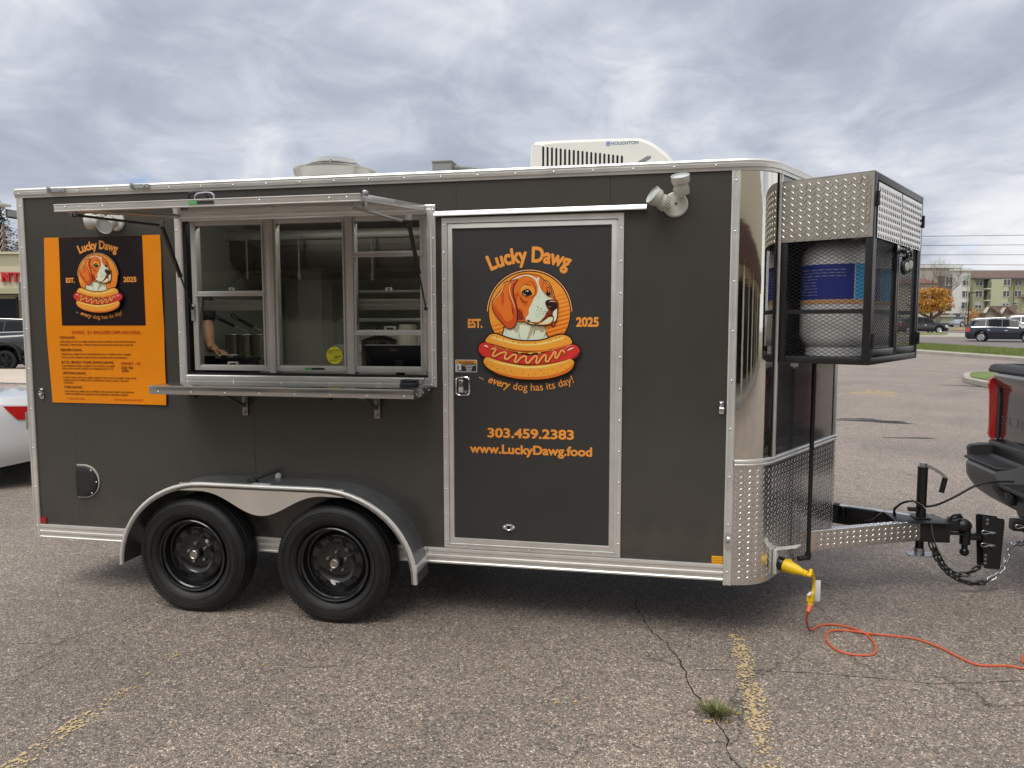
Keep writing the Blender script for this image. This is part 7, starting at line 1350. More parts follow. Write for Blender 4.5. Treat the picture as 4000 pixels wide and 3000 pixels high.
# sidewalk and kerb in front of the restaurant
p = gz(*C1(80, 1350)); q = gz(*C1(80, 1255))
sw = vthing('x', 'x', 'x', 0); bpy.data.objects.remove(sw)
Fh = Vector((-sin(YAW), cos(YAW), 0)); d0 = (p-CAM).dot(Fh); d1 = (q-CAM).dot(Fh)
Mv = view_frame(0)
sk_ = MB().box(-45, -7.6, d0, d1+.3, -.2, .12, Mv).build('sidewalk', mat('pale_pavement', (.50, .43, .35), .85, var=.12, vscale=1.5), smooth=0, kind='structure')
for k in range(20): MB().box(-45+k*1.9, -45+k*1.9+1.88, d0-.16, d0-.002, -.2, .125, Mv).build('kerb_stone', CONC, sk_, bevel=.015)
MB().box(-45, -7.6, d1+.3, d1+.45, -.2, .02, Mv).build('gutter', CONC, sk_, smooth=0)

# ------------------------------------------------------------------ trees, poles
BARK = mat('bark', (.12, .09, .07), .9, bump=.01, bscale=14, var=.2); BARE = mat('bare_twigs', (.15, .12, .10), .9)
def leaf_mesh(pts, size, mats, asp=.6, flat=0.):
    mb = MB()
    for p_, mi in pts:
        s_ = size*random.uniform(.6, 1.35); a = Vector((random.gauss(0, 1), random.gauss(0, 1), random.gauss(0, 1)*(1-flat))).normalized(); b = a.cross(Vector((random.gauss(0, 1), random.gauss(0, 1), random.gauss(0, 1)))).normalized()
        mb.cur = mi; mb.add([p_-a*s_, p_+b*s_*asp, p_+a*s_, p_-b*s_*asp], [(0, 1, 2, 3)])
    return mb
def conifer(name, label, base, H, R, seed, group=None):
    random.seed(seed); t_ = thing(name, label, 'tree', tuple(base), 0, group); b = Vector(base); MB().tube([b, b+Vector((0, 0, H*.5)), b+Vector((0, 0, H))], [R*.09, R*.05, .02], 8).build('trunk', BARK, t_)
    mb = MB(); z = H*.12
    while z < H*.985:
        k = 1-(z-H*.12)/(H*.88); rr_ = R*(k**.8)*random.uniform(.8, 1.12)+.15; nb = int(7+9*k)
        for i in range(nb):
            a = random.uniform(0, 2*pi); L_ = rr_*random.uniform(.55, 1.1); d = Vector((cos(a), sin(a), -.25-.15*k)); p_ = b+Vector((0, 0, z+random.uniform(-.2, .2)))
            for j in range(int(8+L_*11)):
                f_ = (j+random.random())/(8+L_*11); c_ = p_+d*L_*f_+Vector((random.gauss(0, .12), random.gauss(0, .12), -.10*f_*f_*L_+random.gauss(0, .10)))
                s_ = random.uniform(.09, .22)*(1.1-.5*f_); u = (d+Vector((random.gauss(0, .5), random.gauss(0, .5), random.gauss(0, .3)))).normalized(); w_ = u.cross(Vector((random.gauss(0, .4), random.gauss(0, .4), 1))).normalized(); mb.cur = random.choice((0, 0, 1, 2)); mb.add([c_-u*s_, c_+w_*s_*.35, c_+u*s_, c_-w_*s_*.35-Vector((0, 0, .05))], [(0, 1, 2, 3)])
        z += H*.012+.10
    mb.build('crown', [mat('needles', (.040, .060, .032), .7), mat('needles_light', (.075, .095, .045), .7), mat('needles_dark', (.020, .032, .020), .8)], t_, fix=False, smooth=0); return t_
tb_ = CAM+ray(*LL(25, 560))*62; tt_ = (CAM+ray(*LL(15, 45))*62).z
conifer('conifer_tree', 'tall dark conifer behind the restaurant roof at the left edge', (tb_.x-.3, tb_.y, 0), tt_, 3.9, 3, 'conifers behind the restaurant')
tb_ = CAM+ray(*LL(150, 560))*66; conifer('conifer_tree', 'shorter conifer behind the restaurant, half hidden by the trailer corner', (tb_.x+.9, tb_.y, 0), (CAM+ray(*LL(160, 285))*66).z, 3.4, 5, 'conifers behind the restaurant')
PP = mat('pole_wood', (.17, .10, .075), .9, var=.2); D_ = 55; a = CAM+ray(*LL(30, 300))*D_; b = CAM+ray(*LL(40, 550))*D_
UP = thing('utility_pole', 'brown wooden utility pole behind the restaurant roof', 'utility pole', ((a.x+b.x)/2, (a.y+b.y)/2, 0)); MB().cyl(((a.x+b.x)/2, (a.y+b.y)/2, 0), ((a.x+b.x)/2, (a.y+b.y)/2, a.z), .16, .12, 10).build('pole', PP, UP)
WRT = mat('pale_wire', (.40, .40, .40), .6)
for k, (v0, v1, lf) in enumerate(((305, 320, 0), (350, 360, 1), (360, 400, 0), (430, 430, 1), (428, 470, 0), (485, 488, 1), (500, 530, 0))):
    A = CAM+ray(*LL(33, v0))*D_; B = CAM+ray(*LL(190, v1+22))*(D_-2); C_ = B+(B-A)*2.2
    MB().tube([A, (A+B)/2-Vector((0, 0, .05)), B, C_], .018, 5).build('service_wire', WRT, UP)
for v0, v1 in ((310, 430), (360, 500), (430, 560), (490, 640)):
    A = CAM+ray(*LL(30, v0))*D_; B = CAM+ray(*LL(0, v0+60))*(D_-1); C_ = A+(B-A)*2.4; MB().tube([A, B, C_], .022, 5).build('guy_wire', WRT, UP)
a = CAM+ray(*LL(0, 118))*14; b = CAM+ray(*LL(68, 122))*14
SLP = thing('lamp_arm', 'pale street lamp arm entering at the left edge above the restaurant', 'street lamp', (a.x-3.2, a.y, 0)); MB().cyl((a.x-3.2, a.y, 0), (a.x-3.2, a.y, a.z-.1), .09, .07, 12).tube([(a.x-3.2, a.y, a.z-.1), (a.x-1, a.y, a.z+.0), a], .04, 8).build('pole', GALV, SLP); MB().rbox(a.x-.1, b.x, a.y-.12, a.y+.12, a.z-.03, a.z+.02, .01).build('lamp_head', WHP, SLP)

# ================================================================== BACKGROUND, RIGHT
GRS = mat('grass_strip', (.13, .17, .045), .9, var=.35, vscale=1.3, bump=.03, bscale=9); ROAD = mat('road_surface', (.175, .15, .145), .85, var=.08, vscale=1.2, bump=.002, bscale=60)
def gpts(C, pts): return [gr(*C(a, b)) for a, b in pts]
def strip(name, near, far, z0, z1, m_, parent=None, kind='structure', ext=60):
    rows = []
    def extend(P): d0_ = (P[0]-P[1]).normalized(); d1_ = (P[-1]-P[-2]).normalized(); return [P[0]+d0_*ext]+P+[P[-1]+d1_*ext]
    A, B = extend(near), extend(far); n_ = 8
    def rs(P): 
        L_ = [0]
        for a, b in zip(P, P[1:]): L_.append(L_[-1]+(b-a).length)
        return [Vector((np.interp(t*L_[-1], L_, [q.x for q in P]), np.interp(t*L_[-1], L_, [q.y for q in P]), 0)) for t in [i/40 for i in range(41)]]
    A, B = rs(A), rs(B); grid = []
    for j in range(n_+1): grid.append([a.lerp(b, j/n_) for a, b in zip(A, B)])
    mb = MB(); mb.grid([[Vector((q.x, q.y, G(q.y)+z1)) for q in r_] for r_ in grid]); per = grid[0]; mb.grid([[Vector((q.x, q.y, G(q.y)+z)) for q in per] for z in (z0, z1)]); mb.grid([[Vector((q.x, q.y, G(q.y)+z)) for q in grid[-1]] for z in (z0, z1)])
    return mb.build(name, m_, parent, smooth=0, kind=kind), A, B
kn = gpts(D6, [(75, 1376), (400, 1400), (1000, 1446)]); kf = gpts(D6, [(75, 1362), (400, 1386), (1000, 1430)]); gf = gpts(D6, [(80, 1300), (560, 1330), (1060, 1360)])
k_o, kA, kB = strip('kerb', kn, kf, -.02, .14, CONC); g1, gA, gB = strip('grass_verge', kB if False else kf, gf, .0, .15, GRS)
mf = gpts(D6, [(80, 1228), (330, 1234), (600, 1240)]); r1, _, _ = strip('road', gf, gpts(D6, [(80, 1200), (560, 1215), (1060, 1240)]), 0, .012, ROAD)
ms = gpts(D6, [(80, 1226), (330, 1232), (560, 1238)]); me_ = gpts(D6, [(80, 1188), (330, 1196), (560, 1206)])
def flatpoly(name, P, z0, z1, m_, parent=None, kind='structure'):
    mb = MB(); mb.prism([(q.x, q.y) for q in P], lambda a, b, d: (a, b, G(b)+z0+d), z1-z0); return mb.build(name, m_, parent, smooth=0, kind=kind)
flatpoly('median_kerb', [gr(*D6(-200, 1208)), gr(*D6(-200, 1232)), gr(*D6(330, 1238)), gr(*D6(590, 1241)), gr(*D6(610, 1232)), gr(*D6(560, 1206)), gr(*D6(380, 1201))], 0, .15, CONC)
flatpoly('median_grass', [gr(*D6(-200, 1190)), gr(*D6(-200, 1224)), gr(*D6(330, 1224)), gr(*D6(370, 1212)), gr(*D6(330, 1200))], .0, .17, mat('median_grass', (.17, .17, .05), .9, var=.4, vscale=1.2))
flatpoly('far_road', [gr(*D6(-400, 1172)), gr(*D6(-400, 1196)), gr(*D6(560, 1203)), gr(*D6(1500, 1215)), gr(*D6(1500, 1190)), gr(*D6(500, 1166))], .0, .013, ROAD)
flatpoly('far_verge', [gr(*D6(-400, 1145)), gr(*D6(-400, 1171)), gr(*D6(500, 1165)), gr(*D6(1500, 1189)), gr(*D6(1500, 1160)), gr(*D6(560, 1146))], .0, .10, mat('dry_verge', (.26, .22, .10), .9, var=.4, vscale=1))
# small kerbed island by the truck
isl = [gz(*D6(a, b)) for a, b in ((500, 1610), (520, 1597), (600, 1588), (800, 1588), (1100, 1595), (1400, 1640), (1400, 1760), (1000, 1745), (700, 1690), (510, 1648))]
ik = MB().prism([(q.x, q.y) for q in isl], lambda a, b, d: (a, b, d), .15).build('island_kerb', CONC, smooth=0, kind='structure', bevel=.02)
cI = sum(isl, Vector())/len(isl); MB().prism([((cI+(q-cI)*.80).x, (cI+(q-cI)*.80).y) for q in isl], lambda a, b, d: (a, b, .12+d), .06).build('island_grass', GRS, ik, smooth=0)
def blades(name, P0, P1, n, h, m_, gap=.05, z=.15, dens=None):     # grass blades between two edge lines
    mb = MB(); random.seed(11)
    for i in range(n):
        t = random.random(); k = random.uniform(gap, 1-gap); j = t*(len(P0)-1); i0 = min(int(j), len(P0)-2); a = P0[i0].lerp(P0[i0+1], j-i0); b = P1[i0].lerp(P1[i0+1], j-i0); q = a.lerp(b, k); q = Vector((q.x, q.y, G(q.y)+z)); d = Vector((random.gauss(0, .35), random.gauss(0, .35), 1))*h*random.uniform(.4, 1.3); s_ = Vector((random.uniform(-1, 1), random.uniform(-1, 1), 0)).normalized()*h*.13; mb.cur = random.choice((0, 0, 1)); mb.add([q-s_, q+s_, q+d], [(0, 1, 2)])
    o = mb.build(name, m_, None, fix=False, smooth=0); tag(o, 'short green grass blades on the verge beyond the parking lot', 'grass', kind='stuff'); return o
blades('grass_blades', gpts(D6, [(60, 1362), (400, 1386), (1100, 1438)]), gpts(D6, [(60, 1299), (400, 1320), (1100, 1362)]), 26000, .09, [mat('blade_green', (.15, .20, .05), .8), mat('blade_dry', (.24, .25, .08), .8)])
# apartment blocks: white block and green block in planes facing the lot
GRB = mat('siding_green', (.34, .35, .20), .85, var=.03); GRP = mat('siding_pale_green', (.44, .46, .30), .85); WHB = mat('stucco_white', (.62, .62, .58), .85); GRY = mat('block_grey_beige', (.36, .34, .29), .85); DRK = mat('block_dark', (.10, .09, .09), .8); ROOF = mat('shingle_brown', (.13, .085, .07), .9, var=.15, vscale=3, bump=.02, bscale=8); FRW = mat('frame_white', (.6, .6, .57), .6); BGL = mat('block_glass', (.035, .045, .05), .08, coat=.5); PPN = mat('pale_pane', (.40, .44, .42), .5)
def bwin(par, C, a0, b0, a1, b1, D, off=0, cols=2, rows_=2, pale_top=False):
    s0, z1 = sz(C, a0, b0, D+off); s1, z0 = sz(C, a1, b1, D+off); y = off
    f_ = MB().box(s0-.08, s1+.08, y-.09, y-.001, z0-.08, z0).box(s0-.08, s1+.08, y-.09, y-.001, z1, z1+.08).box(s0-.08, s0, y-.09, y-.001, z0, z1).box(s1, s1+.08, y-.09, y-.001, z0, z1)
    for i in range(1, cols): x = s0+(s1-s0)*i/cols; f_.box(x-.05, x+.05, y-.08, y-.002, z0, z1)
    w_ = lb(f_, 'window', FRW, par, smooth=0)
    for i in range(cols):
        for j in range(rows_): lb(MB().box(s0+(s1-s0)*i/cols+.02, s0+(s1-s0)*(i+1)/cols-.02, y-.045, y-.003, z0+(z1-z0)*j/rows_+.03, z0+(z1-z0)*(j+1)/rows_-.03), 'pane', PPN if (pale_top and j == 1) else BGL, w_, smooth=0)
D_ = 150; GB_ = vthing('green_apartment_block', 'green four-storey apartment block with brown roof and balconies', 'building', D_)
s0, ze = sz(D6, 600, 678, D_); s1, zr = sz(D6, 1066, 617, D_); s1 += 22
lb(MB().box(s0, s1, 0, 14, 0, ze), 'wall', GRB, GB_, smooth=0); lb(MB().add([(s0-.2, -.9, ze), (s1, -.9, ze), (s1, 14, ze), (s0-.2, 14, ze), (sz(D6, 609, 617, D_+6)[0], 6, sz(D6, 609, 617, D_+6)[1]), (s1+6, 6, sz(D6, 609, 617, D_+6)[1]), (sz(D6, 609, 617, D_+6)[0], 8, zr+.8), (s1+6, 8, zr+.8)], [(0, 1, 5, 4), (4, 5, 7, 6), (6, 7, 2, 3), (0, 4, 6, 3)]), 'roof', ROOF, GB_, smooth=0); lb(MB().box(s0-.2, s1, -.95, -.85, ze-.25, ze+.02), 'fascia', DRK, GB_, smooth=0)
sa, _ = sz(D6, 805, 0, D_-1.4); sb, _ = sz(D6, 965, 0, D_-1.4); lb(MB().box(sa, sb, -1.4, -.001, 0, ze-.3), 'bay', GRP, GB_, smooth=0); 
lb(MB().cyl((sz(D6, 970, 0, D_)[0], -1.5, 0), (sz(D6, 970, 0, D_)[0], -1.5, ze), .09, n=6), 'downpipe', DRK, GB_)
for a0, b0, a1, b1 in ((622, 690, 680, 746), (617, 797, 675, 852), (612, 902, 670, 957)): bwin(GB_, D6, a0, b0, a1, b1, D_, 0, 2, 2, b0 > 850)
for a0, b0, a1, b1 in ((878, 690, 936, 744), (872, 797, 930, 850), (866, 902, 924, 932)): bwin(GB_, D6, a0, b0, a1, b1, D_, -1.4, 2, 2, b0 > 850)
for a0, b0, a1, b1 in ((982, 690, 1042, 743), (977, 797, 1036, 850), (967, 892, 1034, 922)): bwin(GB_, D6, a0, b0, a1, b1, D_, 0, 2, 2, b0 > 850)
for k in range(5):
    for b0, b1 in ((690, 743), (797, 850), (902, 955)): bwin(GB_, D6, 1110+k*110, b0, 1170+k*110, b1, D_, 0, 2, 2)
for b0, b1 in ((690, 782), (797, 890)):
    x0, z1 = sz(D6, 712, b0, D_-.6); x1, z0 = sz(D6, 800, b1, D_-.6); bl_ = lb(MB().box(x0, x1, -1.3, 0, z0-.02, z0+.22), 'balcony_slab', FRW, GB_, smooth=0); mb = MB().box(x0, x1, -1.32, -1.26, z0+1.2, z0+1.28)
    for i in range(15): x = x0+(x1-x0)*i/14; mb.box(x-.025, x+.025, -1.31, -1.27, z0+.2, z0+1.2)
    lb(mb, 'balcony_rail', DRK, GB_, smooth=0); lb(MB().box(x0, x0+(x1-x0)*.7, -.06, -.002, z0+.3, z1), 'balcony_door', BGL, GB_, smooth=0); lb(MB().box(x0+(x1-x0)*.72, x1, -.05, -.001, z0+.3, z1), 'balcony_recess', mat('recess_grey', (.22, .23, .25), .8), GB_, smooth=0)
x0, z1 = sz(D6, 705, 900, D_); x1, z0 = sz(D6, 795, 1000, D_); lb(MB().box(x0, x1, -.06, -.002, z0, z1), 'balcony_recess', DRK, GB_, smooth=0)
D_ = 146; WB_ = vthing('white_apartment_block', 'white and beige modern apartment block with stepped parapet behind the bare tree', 'building', D_)
q = lambda a, b: sz(D6, a, b, D_)
lb(MB().box(q(445, 0)[0], q(603, 0)[0], 0, 16, 0, q(0, 595)[1]), 'wall', WHB, WB_, smooth=0); lb(MB().box(q(440, 0)[0], q(608, 0)[0], -.3, 16.2, q(0, 612)[1], q(0, 592)[1]), 'parapet', WHB, WB_, smooth=0)
lb(MB().box(q(130, 0)[0], q(565, 0)[0], 1.5, 16.5, 0, q(0, 556)[1]), 'wall', GRY, WB_, smooth=0); lb(MB().box(q(125, 0)[0], q(566, 0)[0], 1.2, 17, q(0, 580)[1], q(0, 552)[1]), 'parapet', WHB, WB_, smooth=0); lb(MB().box(q(128, 0)[0], q(440, 0)[0], .6, 1.49, q(0, 1000)[1], q(0, 632)[1]), 'bay', GRY, WB_, smooth=0)
lb(MB().box(q(318, 0)[0], q(405, 0)[0], .3, .59, q(0, 960)[1], q(0, 655)[1]), 'dark_panel', DRK, WB_, smooth=0); lb(MB().box(q(100, 0)[0], q(610, 0)[0], -.4, -.31, q(0, 1005)[1], q(0, 985)[1]), 'belt_course', WHB, WB_, smooth=0); lb(MB().box(q(460, 0)[0], q(600, 0)[0], -.30, -.01, 0, q(0, 1006)[1]), 'base_panel', DRK, WB_, smooth=0)
for a0, b0, a1, b1 in ((500, 658, 560, 747), (494, 798, 554, 853), (488, 902, 548, 958)): bwin(WB_, D6, a0, b0, a1, b1, D_, 0, 2, 2, b0 < 700)
for a0, b0, a1, b1 in ((340, 668, 400, 748), (335, 805, 395, 850), (345, 902, 397, 958), (195, 760, 240, 820), (140, 890, 190, 950)): bwin(WB_, D6, a0, b0, a1, b1, D_, .29 if a0 > 300 else .6, 2, 2, b0 > 860)
bwin(WB_, D6, 482, 1010, 540, 1060, D_, -.31, 2, 2, True); lb(MB().cyl((q(583, 0)[0], -.12, 0), (q(583, 0)[0], -.12, q(0, 600)[1]), .10, n=6), 'downpipe', GRP, WB_)
RR = vthing('red_roof_house', 'house with red-brown roof behind the bare tree', 'building', 138); s0, z0 = sz(D6, 60, 728, 138); s1, z1 = sz(D6, 285, 668, 138)
zz_ = z1
lb(MB().add([(s0-6, -1, z0), (s1, -1, z0), (s1-1.5, 3.5, z1), (s0-6, 3.5, z1), (s1, 6, z0), (s0-6, 6, z0)], [(0, 1, 2, 3), (3, 2, 4, 5), (1, 4, 2)]), 'roof', mat('shingle_red', (.17, .075, .06), .9, var=.15, vscale=3), RR, smooth=0); lb(MB().box(s0-5.5, s1-.4, -.4, 6, 0, z0-.002), 'wall', mat('stucco_tan', (.42, .36, .28), .85), RR, smooth=0)
bwin(RR, D6, 205, 752, 240, 818, 138, -.4, 2, 2)
# low gabled clubhouse
D_ = 124; GH = vthing('gabled_clubhouse', 'low cream clubhouse with two brown gables in front of the green block', 'building', D_)
def Q(a, b, y=0): s_, z_ = sz(D6, a, b, D_+y); return Vector((s_, y, z_))
CRM = mat('stucco_pale', (.50, .47, .38), .85)
def slab(pts, m_, par, th=.28, nm='roof'):
    P = [Q(*p_) for p_ in pts]; k = len(P); lb(MB().add(P+[p_-Vector((0, 0, th)) for p_ in P], [tuple(range(k)), tuple(range(k, 2*k))[::-1]]+[(i, (i+1) % k, k+(i+1) % k, k+i) for i in range(k)]), nm, m_, par, smooth=0)
def gwall(pts, y0, y1, par, m_=None):
    F = [Q(a, b, y0) for a, b in pts]; F[0].z = F[-1].z = 0; B = [p_+Vector((0, y1-y0, 0)) for p_ in F]; k = len(F)
    lb(MB().add(F+B, [tuple(range(k)), tuple(range(k, 2*k))[::-1]]+[(i, (i+1) % k, k+(i+1) % k, k+i) for i in range(k)]), 'gable_wall', m_ or CRM, par, smooth=0)
gwall([(640, 1100), (640, 1004), (715, 1004), (715, 1100)], 1.0, 1.9, GH); gwall([(712, 1100), (712, 1012), (755, 946), (857, 1016), (857, 1100)], 0, 1.1, GH); gwall([(860, 1100), (860, 1016), (908, 950), (990, 1014), (990, 1100)], .2, 1.3, GH); gwall([(992, 1100), (992, 1012), (1060, 960), (1400, 1012), (1400, 1100)], .4, 1.6, GH)
slab([(754, 936, -.8), (902, 934, 9), (918, 992, 7), (859, 1015, -.8)], ROOF, GH); slab([(708, 1010, -.8), (754, 936, -.8), (760, 939, 1.2), (716, 1010, 1.2)], ROOF, GH)
slab([(908, 940, -.6), (1160, 905, 12), (1180, 1000, 8), (992, 1013, -.6)], ROOF, GH); slab([(862, 1014, -.6), (908, 940, -.6), (914, 943, 1.4), (870, 1014, 1.4)], ROOF, GH)
slab([(610, 1003, -.2), (714, 1003, -.2), (714, 975, 4), (665, 980, 4)], ROOF, GH); slab([(1064, 958, -.4), (1500, 930, 10), (1500, 1010, 8), (1130, 1012, -.4)], ROOF, GH)
for a0, b0, a1, b1, o_ in ((648, 1035, 675, 1068, 1.0), (753, 1040, 778, 1070, 0), (803, 1040, 828, 1070, 0)): bwin(GH, D6, a0, b0, a1, b1, D_, o_, 2, 1)
lb(MB().box(Q(640, 0, .9).x, Q(712, 0, .9).x, .9, .99, 0, Q(0, 1068, .9).z), 'stone_base', mat('stone_base', (.22, .20, .18), .9, var=.3, vscale=2), GH, smooth=0)
D_ = 104; CB = vthing('carport', 'low building with wide brown hip roof at the right edge behind the cars', 'building', D_)
slab([(835, 1052, -.5), (1300, 1062, -.5), (1300, 985, 7), (1010, 1003, 6)], ROOF, CB, .2); gwall([(860, 1100), (860, 1060), (1290, 1068), (1290, 1100)], .4, 1.8, CB)
D_ = 118; CU = vthing('roof_lantern', 'small brown cupola roof poking in at the right edge before the green block', 'building', D_)
slab([(1003, 852, 0), (1200, 852, 0), (1150, 790, 2), (1090, 815, 2)], ROOF, CU, .25); gwall([(1052, 1000), (1052, 860), (1190, 860), (1190, 1000)], .5, 1.6, CU, GRB)
# pale green shed with garage door
D_ = 100; SHD = vthing('garage_shed', 'long pale green garage shed behind the orange tree', 'building', D_); q = lambda a, b: sz(D6, a, b, D_)
lb(MB().box(q(-120, 0)[0], q(470, 0)[0], 0, 7, 0, q(0, 1035)[1]), 'wall', mat('shed_green', (.34, .35, .25), .85), SHD, smooth=0); lb(MB().box(q(-125, 0)[0], q(474, 0)[0], -.25, 7.3, q(0, 1036)[1], q(0, 1020)[1]), 'roof', mat('shed_trim', (.52, .52, .42), .8), SHD, smooth=0)
for k in range(9):
    z = q(0, 1130-k*11)[1]; lb(MB().box(q(-118, 0)[0], q(258, 0)[0], -.025, -.003, z, z+.40), 'siding_board', mat('shed_board', (.37, .38, .28), .85), SHD, smooth=0)
lb(MB().box(q(258, 0)[0], q(436, 0)[0], -.08, -.002, 0, q(0, 1084)[1]), 'door_surround', mat('shed_trim'), SHD, smooth=0); lb(MB().box(q(272, 0)[0], q(424, 0)[0], -.12, -.082, 0, q(0, 1092)[1]), 'garage_door', mat('garage_dark', (.11, .115, .12), .7), SHD, smooth=0)
# bare tree and orange tree
def bare_tree(name, label, base, H, seed, spread=1., depth=6, r0=.26, clear=.28):
    random.seed(seed); t_ = thing(name, label, 'tree', tuple(base)); b = Vector(base); tr_, br_ = MB(), MB()
    def grow(p_, d, L_, r, k):
        n = 4; pts = [p_]; dd = d.copy()
        for i in range(n): dd = (dd+Vector((random.gauss(0, .11), random.gauss(0, .11), random.gauss(.04, .07)))).normalized(); pts.append(pts[-1]+dd*L_/n)
        (tr_ if k == 0 else br_).tube(pts, [r*(1-.42*i/n) for i in range(n+1)], 7 if k < 2 else (4 if k < 4 else 3), cap=False)
        if k >= depth: return
        for j in range(3 if k < 5 else 2):
            i = n if j == 0 else random.choice((2, 3, 4)); ax_ = Vector((random.gauss(0, 1), random.gauss(0, 1), random.gauss(0, .3))); ax_ = (ax_-dd*ax_.dot(dd)).normalized(); an = random.uniform(.32, .78)*spread
            grow(pts[i], (dd*cos(an)+ax_*sin(an)+Vector((0, 0, .05))).normalized(), L_*random.uniform(.66, .86), r*(.62 if j == 0 else .5), k+1)
    grow(b, Vector((0, 0, 1)), H*clear, r0, 0); tr_.build('trunk', BARK, t_, smooth=60); br_.build('branches', BARE, t_, smooth=0, fix=False); return t_
b_ = onplane(*D6(255, 1100), 96); tz_ = onplane(*D6(300, 425), 96).z
bare_tree('bare_tree', 'large leafless tree in front of the white apartment block', (b_.x+.9, b_.y+2, G(b_.y)), (tz_-G(b_.y))*1.02, 8, 1.05, 7, .30, .26)
b2 = onplane(*D6(680, 1000), 140); bare_tree('bare_tree', 'small leafless treetop showing above the green block roof', (b2.x, b2.y+22, G(b2.y)), onplane(*D6(680, 520), 160).z-1, 12, .9, 6, .2, .30)
b3 = onplane(*D6(478, 1060), 98); bare_tree('bare_tree', 'little leafless sapling beside the shed corner', (b3.x, b3.y-1.5, G(b3.y)), 3.6, 15, .9, 5, .06, .30)
random.seed(21); o_ = onplane(*D6(205, 1060), 88); OT = thing('orange_tree', 'small spreading tree with bright orange autumn leaves', 'tree', (o_.x, o_.y, G(o_.y))); bz = G(o_.y)
MB().tube([(o_.x, o_.y, bz), (o_.x-.05, o_.y, bz+1.3)], [.35, .28], 10).tube([(o_.x, o_.y, bz+1.2), (o_.x-1.6, o_.y, bz+2.2), (o_.x-2.8, o_.y, bz+3)], [.2, .14, .05], 7).tube([(o_.x, o_.y, bz+1.2), (o_.x+1.3, o_.y, bz+2.1), (o_.x+2.6, o_.y, bz+2.8)], [.2, .12, .05], 7).tube([(o_.x, o_.y, bz+1.2), (o_.x+.2, o_.y+.4, bz+3)], [.2, .08], 7).build('trunk', BARK, OT)
cl_, ct = sz(D6, 85, 760, 88); cr_, cb = sz(D6, 352, 1005, 88); cw = (cr_-cl_)/2; chh = (ct-cb)/2; cz_ = (ct+cb)/2; cmid = onplane(*D6(215, 900), 88); pts = []
cl2 = [Vector((cmid.x+random.uniform(-.86, .9)*cw, cmid.y+random.uniform(-.8, .8)*cw, cz_+random.uniform(-.80, .85)*chh)) for _ in range(62)]
for c_ in cl2:
    k = ((c_.x-cmid.x)/cw)**2+((c_.y-cmid.y)/cw)**2+((c_.z-cz_)/chh)**2
    if k > 1.15: continue
    for i in range(150): pts.append((c_+Vector((random.gauss(0, .36), random.gauss(0, .36), random.gauss(0, .20))), random.choice((0, 0, 1, 2))))
leaf_mesh(pts, .105, None).build('crown', [mat('leaf_orange', (.50, .24, .04), .7), mat('leaf_gold', (.60, .36, .07), .7), mat('leaf_rust', (.32, .13, .025), .7)], OT, fix=False, smooth=0)
o_ = onplane(*D6(592, 1060), 96); random.seed(5); ST = thing('orange_shrub', 'small orange autumn shrub by the stop sign', 'shrub', (o_.x, o_.y, G(o_.y))); pts = [(Vector((o_.x+random.gauss(0, .45), o_.y+random.gauss(0, .4), G(o_.y)+1.2+random.gauss(0, .6))), random.choice((0, 1, 2))) for _ in range(900)]
leaf_mesh(pts, .09, None).build('crown', [mat('leaf_orange'), mat('leaf_gold'), mat('leaf_rust')], ST, fix=False, smooth=0); MB().tube([(o_.x, o_.y, G(o_.y)), (o_.x, o_.y, G(o_.y)+1.3)], .04, 6).build('stem', BARK, ST)
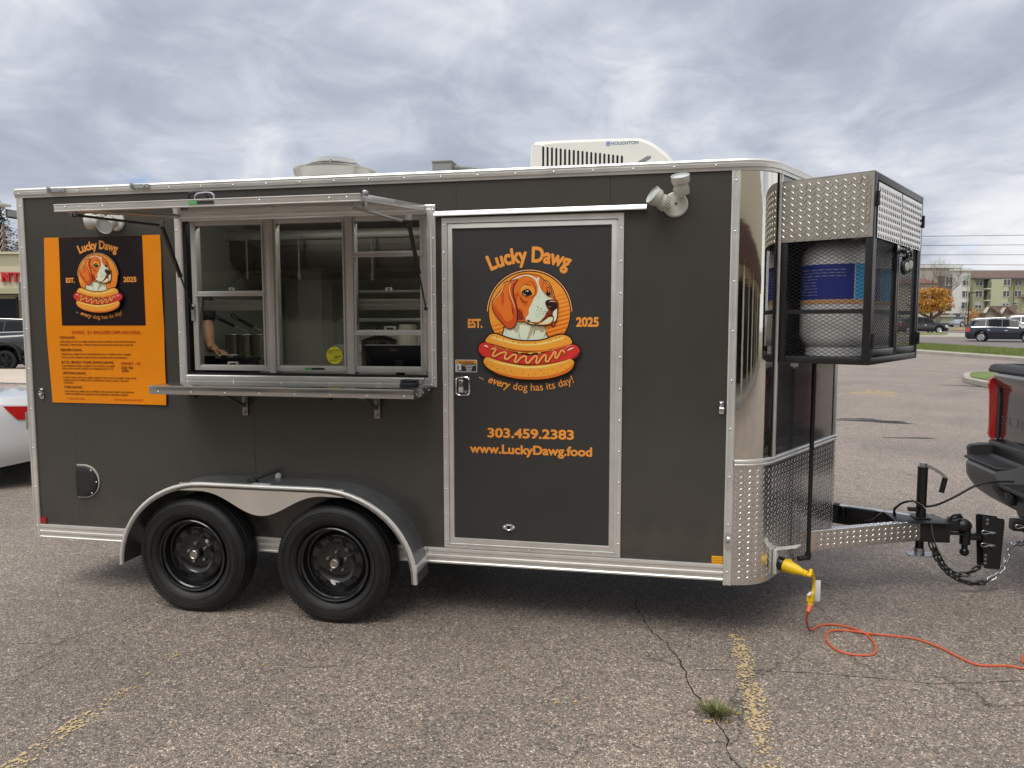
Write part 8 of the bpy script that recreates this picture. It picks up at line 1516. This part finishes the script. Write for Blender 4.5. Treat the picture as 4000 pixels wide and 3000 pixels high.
# lamp post, sign, power lines
D_ = 90; p0 = onplane(*D6(548, 1065), D_); p1 = onplane(*D6(556, 818), D_); LP_ = thing('street_lamp', 'thin dark street lamp post in front of the white block', 'street lamp', (p0.x, p0.y, G(p0.y)))
MB().cyl((p0.x, p0.y, G(p0.y)-.2), (p0.x, p0.y, p1.z), .085, .06, 10).build('pole', BLK, LP_); MB().rbox(p0.x-.05, p0.x+1.05, p0.y-.16, p0.y+.16, p1.z-.02, p1.z+.10, .03).build('lamp_head', BLK, LP_)
p0 = onplane(*D6(597, 1068), 84); RSN = thing('road_sign', 'grey back of an octagonal road sign near the navy SUV', 'road sign', (p0.x, p0.y, G(p0.y))); sr = 20/2.369/FPX*84
MB().prism([(p0.x+sr*cos(radians(22.5+45*i)), p0.z+sr*sin(radians(22.5+45*i))) for i in range(8)], lambda a, b, d: (a, p0.y+d, b), .02).build('sign_plate', mat('sign_back', (.42, .43, .45), .45, .4), RSN, smooth=0); MB().cyl((p0.x, p0.y+.05, G(p0.y)-.2), (p0.x, p0.y+.05, p0.z+sr), .035).build('pole', GALV, RSN)
WIR = mat('power_wire', (.03, .03, .035), .7); D_ = 70
for k, (b0, b1, nm) in enumerate(((302, 292, 'topmost'), (385, 379, 'second from top'), (470, 469, 'third from top'), (558, 562, 'lowest'))):
    z0 = onplane(*D6(130, b0), D_).z; z1 = onplane(*D6(1060, b1), D_).z; pts = []
    for i in range(25): s_ = -62+160*i/24; s0_, _ = sz(D6, 130, b0, D_); s1_, _ = sz(D6, 1060, b1, D_); z = z0+(z1-z0)*(s_-s0_)/(s1_-s0_); z = max(z0-1, min(z1+1, z)); q_ = view_frame(D_)@Vector((s_, 0, 0)); pts.append((q_.x, q_.y, z))
    tag(MB().tube(pts, .022, 5).build('power_line', WIR), f'{nm} dark power line of four crossing the sky at the right', 'power line', 'power lines along the road')
# the beige shop front behind the camera (seen only in the reflections of the polished metal and glass)
SB_ = thing('shop_building', 'beige shop building opposite the trailer, mirrored in its polished corner', 'building', (2, -13, 0)); SBE = mat('shop_stucco', (.80, .71, .55), .85, var=.06)
MB().box(-26, 30, -23, -13.0, 3.2, 6.8).build('parapet', SBE, SB_, smooth=0); MB().box(-26, 30, -13.0, -12.2, 3.0, 3.9).build('canopy', mat('canopy_brown', (.11, .055, .04), .7), SB_, smooth=0); MB().box(-26, 30, -23, -14.0, 0, 3.2).build('wall', SBE, SB_, smooth=0)
for k in range(14):
    x = -24+k*3.9; MB().box(x, x+3.1, -14.0, -13.94, .2, 2.7).build('shop_window', CGL, SB_, smooth=0)
for k in range(8): MB().box(-22+k*7, -21.4+k*7, -13.0, -12.4, 0, 3.0).build('column', SBE, SB_, smooth=0)
MB().box(-26, 30, -13.9, -10.5, -.2, .12).build('shop_walk', CONC, kind='structure', smooth=0)
